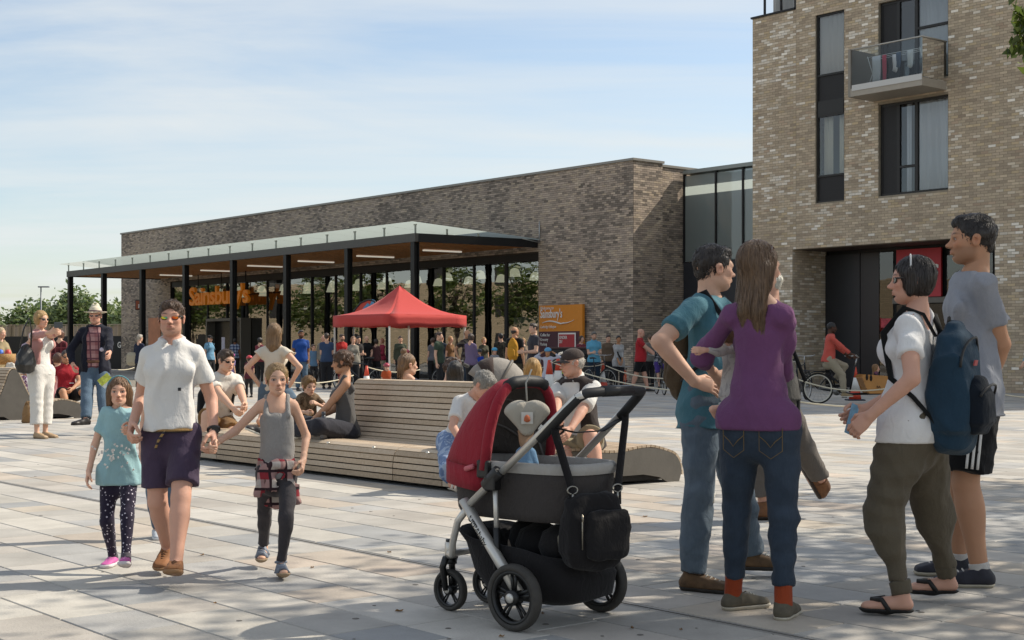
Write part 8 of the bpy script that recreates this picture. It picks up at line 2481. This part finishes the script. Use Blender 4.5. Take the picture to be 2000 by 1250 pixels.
g8 = Person('long-haired girl in cream top kneeling on the bench with her back turned', L12, 176, 1.55, 'f', 'fair', ('long', '6a5138', 1.35, 1.0, 'a08260'), pelvis=(0, 0, .355 + .27 * 1.55 - .54 * 1.55), hands=[(-.19, .02, .80), (.17, .03, .80)], elbow=[(-1, .35, .1), (1, .35, .1)], head=(.05, 0, -.15),
   feet=[(-.16, .36, .40), (.08, .38, .40)], knee=[(-.6, -1, -.4), (.1, -1, -.6)], foot_pitch=(1.2, 1.2), res=.013, hres=.006, seed=25, w=.95, curl=(.7, .7), legs=1)
g8.top(cloth_mat('blouse_cream', 'cfc6b6', var=.12), .30, -.03, .02, .010, slv_loose=.02, scoop=.014, name='blouse', fold=.009); g8.trousers(JEANB, .22, .012, name='shorts', flare=.01)
b9 = BP(2.25, .52); L13 = (b9.x, b9.y, 0)
by = seated('small boy in brown patterned T-shirt eating on the bench', L13, 25, 1.08, 'c', 'fair', ('short', '6a4c30', 1, 1.5, '93703f'), .335, head=(.15, 0, .15), lean=(.1, 0, 0), hands=[(-.10, -.26, .56), (.04, -.20, .64)], elbow=[(-.8, .2, -.5), (.8, .2, -.5)], feet=[(-.1, -.45, .14), (.1, -.45, .14)], knee=[(-.1, -.6, 1), (.1, -.6, 1)], res=.012, hres=.006, seed=26, curl=(.8, .8), legs=1)
by.top(cloth_mat('tee_brown', '5c4a38', 'print', '7a6650'), .6, -.03, .02, .010); by.trousers(cloth_mat('child_dark', '25262c'), .5, .014, name='shorts'); by.shoes(mat('trainer_dark', '2a2a2c', .7))
b10 = BP(1.5, .50); L14 = (b10.x, b10.y, 0)
tw = seated('woman in grey vest and dark trousers sitting sideways against the bench back', L14, -84, 1.66, 'f', 'tan', ('curly', '33231a', 1, 1.2, '6d4c34'), .335, head=(.12, 0, -.1), lean=(.05, 0, 0), hands=[(-.16, -.34, .50), (.10, -.36, .46)], elbow=[(-.4, .8, -.3), (.6, .6, -.4)],
   feet=[(-.05, -.78, .40), (.10, -.50, .40)], knee=[(-.5, -.5, .6), (1, -.6, .25)], res=.012, hres=.006, seed=27, foot_pitch=(.4, .2), curl=(.7, .7))
tw.top(cloth_mat('vest_char', '5d5a58', 'heather', '4c4a49'), 0, -.05, .03, .008, neck=.22, strap=True, name='vest'); tw.trousers(cloth_mat('trouser_ink', '2a2a31', 'heather', '33333a'), .95, .020, fold=.010); tw.shoes(mat('shoe_black', '221d1a', .5))
pt_ = empty('food_tray', Wp(607, 830, 14.3), R(15), 'pale cardboard food tray on the lap of the woman in the grey vest', 'food tray')
q = MB(); q.box((0, 0, 0), (.26, .18, .02)); q.build('tray', mat('card', 'b9b1a0', .8), pt_, bevel=.004); q = MB(); q.box((.02, 0, .02), (.14, .1, .03)); q.build('food', mat('greens', '7a8a44', .8, var=.5, vscale=30), pt_)
bt = empty('water_bottle', G(632, 857, .337), 0, 'grey metal water bottle standing on the bench seat', 'bottle')
q = MB(); q.lathe([(.033, 0), (.036, .006), (.036, .16), (.032, .19), (.018, .215), (.018, .225)], 20); q.build('bottle_body', mat('bottle_grey', '57585c', .35, .5), bt); q = MB(); q.lathe([(.019, .225), (.02, .23), (.02, .255), (.016, .26)], 16); q.build('cap', mat('cap_grey', '47484c', .4, .4), bt)
b11 = BP(-.52, .34); L15 = (b11.x, b11.y, 0)
gw = seated('grey-haired woman in white T-shirt and blue skirt bending over on the bench', L15, 28, 1.62, 'f', 'red', ('short', '6b6660', 1, 1.6, 'a8a39a'), .335, lean=(.72, 0, 0), head=(.75, 0, .5), hands=[LT(L15, 28, 905, 870, 11.7), LT(L15, 28, 975, 860, 11.7)], elbow=[(-.8, .2, -.4), (.8, .2, -.4)],
   feet=[LT(L15, 28, 885, 958, 11.42), LT(L15, 28, 935, 952, 11.55)], knee=[(-.1, -.7, 1), (.1, -.7, 1)], res=.012, hres=.0055, seed=28, w=1.05, curl=(.7, .7), legs=1)
gw.top(cloth_mat('tee_white3', 'd6d3cf'), .7, -.03, .02, .010, slv_off=.02); gw.skirt(cloth_mat('skirt_blue', '6d83a8', 'print', '9fb0c8', sc=.9), .62); gw.sandals(mat('sandal_white', 'c9c4bc', .5), 'strap', 'b5aea2')
b12 = BP(-1.12, 1.22); L16 = (b12.x, b12.y, 0)
cm_ = seated('older man in dark cap and body warmer sitting at the bench end', L16, -32, 1.74, 'm', 'red', ('balding', 'a59f96'), .325, lean=(.25, 0, 0), head=(.12, 0, -.62), hands=[LT(L16, -32, 1085, 826, 11.85), LT(L16, -32, 1098, 868, 11.75)], elbow=[(-.7, .4, -.4), (.8, .4, -.3)],
   feet=[LT(L16, -32, 1105, 945, 11.75), LT(L16, -32, 1172, 945, 11.85)], knee=[(-.2, -.7, 1), (.2, -.7, 1)], res=.012, hres=.0052, seed=29, w=1.05, belly=.5, curl=(.7, .4), eyes=True, legs=1)
cm_.top(cloth_mat('shirt_white4', 'd4d1cc'), .85, -.03, .02, .010, slv_off=.026, collar=True); cm_.top(cloth_mat('warmer', '38302e', var=.2), 0.12, -.05, .03, .020, name='body_warmer', open_front=True, neck=.275); cm_.trousers(cloth_mat('shorts_stone', '8f836a'), .46, .02, name='shorts', flare=.01); cm_.shoes(mat('shoe_black', '221d1a', .5));
CP = cm_.cap(cloth_mat('cap_brown', '3b322f', 'heather', '4a403c'))
me_ = text_mesh('NCDA', .030, .003, .001, 'CENTER')
cpos = cm_.hp(-.30, -.26, .33); nn_ = unit(cm_.Mh @ npv(-.75, -.6, .35)); up0 = cm_.Mh @ npv(.2, .1, 1); up_t = unit(up0 - nn_ * np.dot(up0, nn_)); rt_ = np.cross(up_t, nn_)
M4 = Matrix((Vector(rt_.tolist()), Vector(up_t.tolist()), Vector(nn_.tolist()))).transposed().to_4x4(); M4.translation = Vector((cpos + nn_ * .006).tolist()); me_.transform(M4); me_.materials.clear(); link_mesh('lettering', me_, MATS['stripe_white'], CP)
# ---- sitting on the far side of the bench, only heads and shoulders show
def far_side(label, px, d, yaw, H, build, skin, hair, topc, **k):
 p = Wp(px, 685, d); loc = (p.x, d, 0)
 a = seated(label, loc, yaw, H, build, skin, hair, .30, feet=[(-.1, -.5, .07), (.1, -.5, .07)], knee=[(-.1, -.6, 1), (.1, -.6, 1)], hands=[(-.14, -.3, .45), (.14, -.3, .45)], res=.014, hres=.0068, **k)
 a.top(topc, .6, -.03, .02, .010); a.trousers(JEAN, .95, .012); return a
far_side('woman with a messy brown bun seated behind the bench back', 797, 14.6, 172, 1.66, 'f', 'fair', ('bun', '4a3422', 1, 1.1, '8a6a48'), cloth_mat('navy_top', '23283a'), seed=41, head=(0, 0, -.9))
far_side('curly-haired man leaning over behind the bench back', 868, 14.8, 140, 1.72, 'm', 'fair', ('curly', '2f2119', 1, 1.0, '5a4030'), cloth_mat('grey_top', '4a484c'), seed=42, lean=(.45, .25, 0), head=(.2, 0, 0))
far_side('black-haired woman seated behind the bench back', 889, 14.2, 178, 1.52, 'f', 'olive', ('long', '100e0e', 1.2, 1.0, '2a2624'), cloth_mat('dark_top', '1f1e22'), seed=43)
far_side('blond-haired woman seated behind the bench near the capped man', 1040, 13.9, 185, 1.58, 'f', 'fair', ('long', '80602f', 1.0, 1.0, 'b8925a'), cloth_mat('pale_top', 'a39d94'), seed=44)
# ---- the queue and passers-by
def crowd(label, px, yh, H, yaw, build='m', skin='fair', hair=('short', '2e221a'), d=None, top=None, slv=.6, bottom=None, blen=.97, extra=None, res=.021, hres=.0105, group='people queuing outside the supermarket', collar=False, bname=None, hem=-.06, **k):
 if d is None: d = (H - CH) * F / (HZ - yh)
 p = Wp(px, HZ, d); loc = (p.x, d, 0)
 a = Person(label, loc, yaw, H, build, skin, hair, res=res, hres=hres, group=group, seed=int(px) % 97 + 100, legs=.84 if blen > .5 else 1, arms=.85 if slv > 1 else 1, **k)
 a.top(top, slv, hem, .01, .012, collar=collar, over=.014); a.trousers(bottom or JEAN, blen, .014, name='trousers' if blen > .5 else 'shorts'); a.shoes(mat('shoe_dim', '2b2826', .7), sole_c='5d5a55')
 return a
PH = [(-.10, -.28, 1.05), (.10, -.28, 1.05)]
def C(k, c, *a, **b): return cloth_mat('q_' + k, c, *a, **b)
c1 = crowd('man in black cap and light blue top left of the entrance', 410, 655, 1.74, 55, top=C('sky', '6f9dbb'), bottom=C('dk', '2a2a2c'), hair=('crop', '2a2018')); c1.cap(C('cap', '1b1c20'));
backpack(c1, C('pk', '1d1f26'), 'black rucksack on the man in the black cap', (.14, .09, .42), .06, .15)
crowd('man in blue checked shirt facing the entrance door', 459, 661, 1.74, 185, top=C('chk', '3f4f74', 'plaid', 'a9b0be', '232c48', sc=.6), bottom=C('dk', ''), skin='brown', hair=('short', '15110f'))
crowd('woman with dark hair beside the entrance door', 477, 668, 1.64, 60, 'f', 'olive', ('long', '17120f', 1.1), top=C('blk', '1c1b1d'), bottom=C('dk', ''))
k1 = crowd('child in a pink cycle helmet behind the bench', 452, 0, 1.12, 150, 'c', d=37, top=C('lil', '8a7aa8'), bottom=C('cy', '3a88a0')); k1.helmet(mat('helm_pink', 'c05aa0', .4))
k1 = crowd('child in a red cycle helmet behind the cream top girl', 487, 0, 1.05, 200, 'c', d=36, top=C('wine', '5a2a34'), bottom=C('dk', '')); k1.helmet(mat('helm_red', 'b03038', .4))
crowd('bearded man in royal blue T-shirt and jeans', 588, 645, 1.78, 20, skin='brown', hair=('short', '1c1512'), top=C('royal', '1f4488'), bottom=JEANB, beard=.8, hands=[None, (.20, -.08, .92)], w=1.08)
crowd('older man in beige jacket over a striped shirt', 632, 655, 1.72, 25, skin='red', hair=('balding', 'a8a298'), top=C('beige', '8c867a'), slv=1.9, bottom=C('chr', '2b292b'), w=1.03)
crowd('bearded man in bright red top behind the gazebo leg', 668, 653, 1.74, 40, hair=('short', '33241a'), top=C('red', 'a82e2c'), slv=1.9, bottom=C('redp', '7c2a2c'), beard=.7, hands=PH)
crowd('balding man in black polo under the gazebo', 716, 656, 1.74, 15, hair=('balding', '3a2e26'), top=BLACKC, bottom=C('dk', ''), hands=[None, (.15, -.25, 1.0)])
crowd('woman with reddish hair and a wine red blouse under the gazebo', 746, 661, 1.66, -60, 'f', 'pale', ('bob', '8a4a38', 1, 1.0, 'b07a58'), top=C('rose', '8c2c3e'), slv=1.4, bottom=C('stone', 'a29780'), hands=PH, w=1.1)
c2 = crowd('woman in white T-shirt and white cap under the gazebo', 822, 664, 1.68, -35, 'f', 'dark', ('back', '14100e'), top=C('wht', 'c9c8c8'), bottom=C('ltdenim', '7088a0'), hands=PH); c2.cap(C('capw', 'bfc3cc'))
k1 = crowd('child in a crimson cycle helmet behind the woman with the bun', 795, 0, 1.20, 30, 'c', 'dark', d=41, top=C('crim', '8c4450'), bottom=C('dk', '')); k1.helmet(mat('helm_crimson', 'a03a48', .4))
k1 = crowd('small child in a red helmet low in front of the gazebo leg', 755, 0, .92, 20, 'c', 'fair', d=29, top=C('orange', 'b5522c'), bottom=C('blu', '2c4c8c')); k1.helmet(mat('helm_crimson2', '9a3444', .4))
crowd('man in brown plaid shirt and jeans looking down', 912, 645, 1.78, 40, skin='tan', hair=('balding', '33281f'), top=C('plb', '3c2f2a', 'plaid', '7d7468', '1f1f2a', sc=.55), bottom=JEAN, head=(.2, 0, 0), hands=[(-.30, .05, 1.0), None])
k1 = crowd('child in a dark helmet and bright blue T-shirt', 936, 0, 1.22, 5, 'c', 'olive', d=40, top=C('cobalt', '23409a'), bottom=C('dk', '')); k1.helmet(mat('helm_black', '1c2026', .35))
k1 = crowd('child in a turquoise helmet and grey T-shirt', 966, 0, 1.26, 12, 'c', 'pale', d=41, top=C('greyt', '8c8c90'), bottom=C('dk', '')); k1.helmet(mat('helm_turq', '3d9ac0', .4))
crowd('woman with fair hair behind the helmeted children', 945, 671, 1.62, 30, 'f', 'pale', ('bob', '8a6a40'), top=C('olv', '4c4a3c'), bottom=C('dk', ''), d=47)
crowd('dark-haired man in a camouflage shirt with his back turned', 978, 647, 1.74, 190, hair=('short', '15110f'), top=C('camo', '2c2a26', 'camo', '4a4438', '1c1b1a'), slv=1.9, bottom=C('dk', ''), d=46)
c3 = crowd('man in black T-shirt wearing a yellow rucksack', 1006, 640, 1.78, 158, skin='tan', hair=('balding', '1c1613'), top=BLACKC, bottom=C('olvp', '4a4436'), head=(0, 0, -.5), d=36)
backpack(c3, C('mustard', 'b5822a'), 'mustard yellow rucksack on the man in black', (.14, .10, .46), .04, .16, dark=C('must2', '6a5028'))
crowd('man in charcoal T-shirt with glasses beside the orange board', 1042, 632, 1.82, -70, hair=('short', '2e221a'), top=C('char', '3a383e'), bottom=C('tealj', '2c4450'), head=(0, 0, .1), d=33.5, hands=[None, (.18, -.30, 1.15)], eyes=False)
k1 = crowd('girl in pale cardigan and blue helmet with her hands on her head', 1070, 0, 1.24, -15, 'c', 'olive', d=33.0, top=C('lilac', 'b9b9c6'), slv=1.95, bottom=C('lilp', '8f93ac'), hands=[(-.15, .0, 1.13), (.15, .0, 1.13)], elbow=[(-1, -.2, .1), (1, -.2, .1)]); k1.helmet(mat('helm_blue', '4a90b8', .4))
crowd('grey-haired man in light blue shirt standing behind a bicycle', 1160, 652, 1.74, 8, hair=('short', '4a4640'), top=C('shirtb', '5fa0bc'), collar=True, bottom=C('dkb', '22303e'), hands=[(-.10, -.28, 1.12), (.12, -.28, 1.12)], beard=.3, d=42.5, head=(.15, 0, 0))
c4 = crowd('woman in loose pale shirt with a black shoulder strap', 1208, 660, 1.64, 8, 'f', 'olive', ('short', '15110f'), top=C('linen', 'a9a8a6'), slv=1.5, bottom=C('dk', ''), hands=[(-.03, -.22, .78), (.06, -.24, .80)], d=44.0, hem=-.12)
q = MB(); q.tube([Vector(c4.T(-.09, -.0, c4.st + .05).tolist()), Vector(c4.T(-.04, -.14, .2).tolist()), Vector(c4.T(.08, -.15, -.02).tolist())], .025, 6, flat=.4); q.build('bag_strap', BLACKC, c4.root)
crowd('bald man in red T-shirt and black shorts walking past the brick wall', 1250, 641, 1.80, 82, skin='red', hair=('none', '6a5a50'), top=C('redt', 'a8282e'), bottom=BLACKC, blen=.42, w=1.12, belly=.7, hands=[(-.12, -.42, 1.06), (.10, -.44, 1.08)], elbow=[(-.3, .8, -.6), (.3, .8, -.6)], feet=[(-.08, .24, .075), (.08, -.22, .075)], d=40.5, eyes=False, head=(.3, 0, 0))
c5 = seated('child in dark top and purple shorts seated on a bicycle by the wall', (Wp(1286, 685, 38.2).x - .02, 38.2, 0), 60, 1.30, 'c', 'fair', ('long', '17120f', .9), .80, hands=[(-.12, -.32, .86), (.12, -.32, .86)], feet=[(-.10, -.1, .12), (.12, -.3, .35)], knee=[(0, -1, .1), (0, -1, .1)], res=.02, hres=.01, seed=61)
c5.top(C('darkp', '23262c', 'print', '9a9aa0'), .6); c5.trousers(C('purp', '4a3a7c'), .4, .015, name='shorts'); c5.shoes(mat('shoe_dim', '2b2826', .7)); setp(c5.root, group='people queuing outside the supermarket')
# cargo bike rider and passenger
ry_ = (cgx - .25, 31.6, 0)
rdr = seated('man in coral jumper and beige trousers riding the cargo bike', ry_, 90, 1.74, 'm', 'dark', ('crop', '0f0d0c'), .92, lean=(.12, 0, 0), hands=[LW(ry_, 90, (cgx + .22, 31.34, 1.08)), LW(ry_, 90, (cgx + .22, 31.86, 1.08))], elbow=[(-.4, .6, -.6), (.4, .6, -.6)],
    feet=[LW(ry_, 90, (cgx + .06, 31.46, .235)), LW(ry_, 90, (cgx - .1, 31.75, .50))], knee=[(-.1, -1, .4), (.1, -1, .4)], res=.014, hres=.007, seed=62, beard=.4, head=(.05, 0, 0))
rdr.top(cloth_mat('jumper_coral', 'c0564a'), 1.82, -.05, .02, .012, name='jumper'); rdr.trousers(cloth_mat('chino', '9a907c'), .97, .014); rdr.shoes(mat('shoe_sand', '8d7a5a', .7), off=.010)
kx = (cgx + .80, 31.6, 0)
kd = seated('long-haired child sitting in the cargo bike box', kx, 78, 1.0, 'c', 'pale', ('long', '6a4a2c', 1.6, 1.0, '8f6a40'), .34, pelvis=(0, 0, .34 + .05 - .51), feet=[(-.08, -.28, .31), (.08, -.28, .31)], knee=[(-.1, -.5, 1), (.1, -.5, 1)], hands=[(-.1, -.2, .55), (.1, -.2, .55)], res=.014, hres=.0075, seed=63)
kd.top(C('kdark', '2b2a38', 'print', '7a4a5c'), 1.9); kd.trousers(C('dk', ''), .95, .01)
# figures at the left behind the bench
crowd('person in pale lilac shirt bending behind the left bench', 40, 0, 1.70, 70, 'f', 'fair', ('short', '8a7d70'), d=36, top=C('lilsh', 'b5a0b0'), slv=1.5, bottom=C('creamt', 'a89e8e'), lean=(.55, 0, 0), head=(.5, 0, 0), group='people on the left of the plaza')
crowd('person in a wine red checked top behind the photographing woman', 118, 0, 1.66, 170, 'f', 'fair', ('bob', '4a3226'), d=33, top=C('wineck', '5c2228', 'plaid', '3c181e', '7c3a40', sc=.6), slv=1.6, bottom=C('dk', ''), group='people on the left of the plaza')
crowd('person with a beige sunhat at the left edge', 2, 0, 1.62, 60, 'f', 'fair', ('bob', '8a7a60'), d=27, top=C('khk', '9a8a6a'), slv=1.3, bottom=C('stone', ''), hands=[(-.1, -.35, 1.0), (.1, -.35, 1.0)], group='people on the left of the plaza')
pc = crowd('grey-haired person in navy with a pale bag below the pound sign', 273, 652, 1.66, 150, 'f', 'fair', ('short', '7d766c'), top=C('navyj', '20263a'), slv=1.9, bottom=C('dk', ''), d=42, group='people on the left of the plaza')
bg2 = empty('tote_bag', Vector(pc.world(pc.T(.20, .10, -.05))), 0, 'pale canvas tote bag carried by the person in navy', 'bag')
sdf_obj('bag_body', [Prim((0, 0, -.05), np.eye(3), [0, .04, .26, .3], [.16, .18, .17, .15], [.06, .09, .07, .04], n=3)], .02, C('tote', 'a39a86'), bg2)
ln_ = seated('barefoot person in pink lying back behind the woman in white', (Wp(104, 685, 26.2).x, 26.2, 0), -120, 1.62, 'f', 'fair', ('bob', '4a3226'), .32, feet=[(-.1, -.72, .36), (.1, -.75, .36)], knee=[(0, -.6, 1), (0, -.6, 1)], hands=[(-.25, .1, .45), (.25, .1, .45)], lean=(-.2, 0, 0), res=.018, hres=.009, seed=66)
ln_.top(C('pinkt', 'b9868a'), .6); ln_.trousers(C('pinkp', 'a97a80'), .8, .015)
# arm at the right edge: someone walking out of the picture
ea = Person('person in light blue jacket leaving at the right edge', (Wp(2014, 685, 33).x, 33, 0), 95, 1.72, 'f', 'fair', ('short', '4a3626'), hands=[(-.2, .30, .86), (.2, -.2, .85)], elbow=[(-.5, .8, .4), (.4, .8, -.2)], res=.02, hres=.01, seed=67)
ea.top(C('iceb', '86a8ba'), 1.9, -.06); ea.trousers(JEAN, .97); ea.shoes(mat('shoe_dim', '2b2826', .7))
# dim figures deeper in the queue, by the glazing
for j, (px, d, H, b, tc, hc, yaw) in enumerate(((700, 52, 1.7, 'm', '33302f', '1c1613', 40), (735, 54, 1.62, 'f', '5a3a3a', '2e221a', 150), (845, 53, 1.66, 'f', '6a6a70', '3a2a20', 200), (862, 50, 1.72, 'm', '2c3440', '1c1613', 160), (612, 50, 1.4, 'c', '5f7f9c', '3a2a20', 30), (1022, 47, 1.6, 'f', '8a7a6a', '8a6a40', 10), (652, 54, 1.68, 'f', '3a2a30', '17120f', 80), (782, 51, 1.7, 'm', '444a3c', '2e221a', 10), (880, 47, 1.66, 'f', '7a5a3c', '8a6a42', 50), (920, 38.5, 1.64, 'f', '6d5f7c', '2e221a', 150), (858, 40, 1.7, 'm', '3c4a3c', '3a2a20', 70), (690, 42, 1.6, 'f', '8a8478', '6a4a30', 20), (638, 44, 1.72, 'm', '394a66', '2e221a', 190), (1136, 46, 1.66, 'f', '7c3a44', '2e221a', 30), (1270, 47, 1.7, 'm', '74706a', '4a3626', 200), (1310, 46, 1.74, 'm', '2c2c30', '1c1613', 150), (1330, 44, 1.66, 'f', '4a6a8c', '3a2a20', 40), (540, 52, 1.72, 'm', '5a5348', '2e221a', 30), (508, 50, 1.64, 'f', '7c3a44', '17120f', 160), (1188, 47.5, 1.7, 'm', '6a5a4a', '2e221a', 20))):
 lab = ['man in a dark jacket deep under the gazebo', 'woman in brown by the glazing beside the gazebo', 'woman in grey near the lilac window panel', 'man in slate blue near the lilac window panel', 'child in pale blue between the blue T-shirt and beige jacket men', 'fair-haired woman half hidden behind the charcoal T-shirt man', 'woman in plum by the glazing left of the gazebo', 'man in olive green by the glazing under the gazebo', 'woman in brown left of the plaid-shirted man', 'woman in mauve in front of the plaid-shirted man', 'man in dark green left of the plaid-shirted man', 'woman in stone colour left of the gazebo leg', 'man in navy left of the gazebo with his back turned', 'woman in dull red behind the light blue shirt man', 'man in grey behind the bald man in red', 'man in black by the dark cladding', 'woman in blue by the dark cladding', 'man in olive brown by the entrance posts', 'woman in dull red by the entrance posts', 'man in brown between the blue and pale shirts'][j]
 crowd(lab, px, 0, H, yaw, b, 'fair', ('short' if b != 'f' else 'bob', hc), d=d, top=C('dim%d' % j, tc), slv=1.9 if j % 2 else .6, bottom=C('dk', ''), res=.026, hres=.013, hands=PH if j % 3 == 0 and b != 'c' else None)
# ---- belongings on and under the left bench
def soft(name, label, cat, loc, rx, ry, h, m, top=.6, res=.012):
 t = empty(name, loc, 0, label, cat)
 sdf_obj('bag_body', [Prim((0, 0, 0), np.eye(3), [0, .08 * h, .5 * h, .9 * h, h], [rx * .85, rx, rx * .95, rx * top, rx * top * .7], [ry * .85, ry, ry * .95, ry * top, ry * top * .6], n=3)], res, m, t, folds(.012, 7, freq=20)); return t
t = soft('patterned_bag', 'purple and white patterned cloth bag on the left bench', 'bag', Wp(46, 778, 24.9), .17, .1, .34, cloth_mat('bag_pattern', '6d4a72', 'print', 'd0cad2', sc=1.6), .75)
q = MB(); q.tube([(-.08, 0, .32), (-.05, 0, .42), (.05, 0, .42), (.08, 0, .32)], .01, 6); q.build('handle', cloth_mat('bag_hand', 'a05a44'), t)
sdf_obj('bag_base', [Prim((0, 0, -.005), np.eye(3), [0, .02, .1, .11], [.16, .175, .178, .176], [.09, .105, .108, .106], n=3)], .012, cloth_mat('bag_blue', '26386c'), t)
t = soft('white_sack', 'white paper sack leaning on the raised end of the left bench', 'bag', Wp(22, 752, 25.6), .14, .10, .34, cloth_mat('sack_white', 'c9c4ba'), .9)
t = soft('straw_bag', 'tan straw bag under the left bench', 'bag', G(55, 826), .10, .10, .30, cloth_mat('straw_bag', '8a6c4a'), .7)
q = MB(); q.tube([(-.05, -.05, .26), (0, -.06, .36), (.05, -.05, .26)], .008, 5); q.build('handle', MATS['cloth_straw_bag'], t)
wbk = empty('wicker_basket', Wp(8, 712, 26.5), 0, 'wicker basket with toys at the left edge', 'basket')
q = MB(); q.lathe([(.16, 0), (.2, .1), (.21, .2), (.19, .2), (.17, .03)], 18); q.build('basket_body', mat('wicker2', 'a07c4c', .8, var=.4, vscale=50, bmp=.6), wbk)
for x, c in ((-.06, '3a6ac0'), (.08, 'c0443a')):
 q = MB(); q.lathe([(.05, .05), (.06, .2), (.05, .26), (.02, .28)], 12, c=(x, -.02, 0)); q.build('toy', mat('toy_' + c, c, .5), wbk)
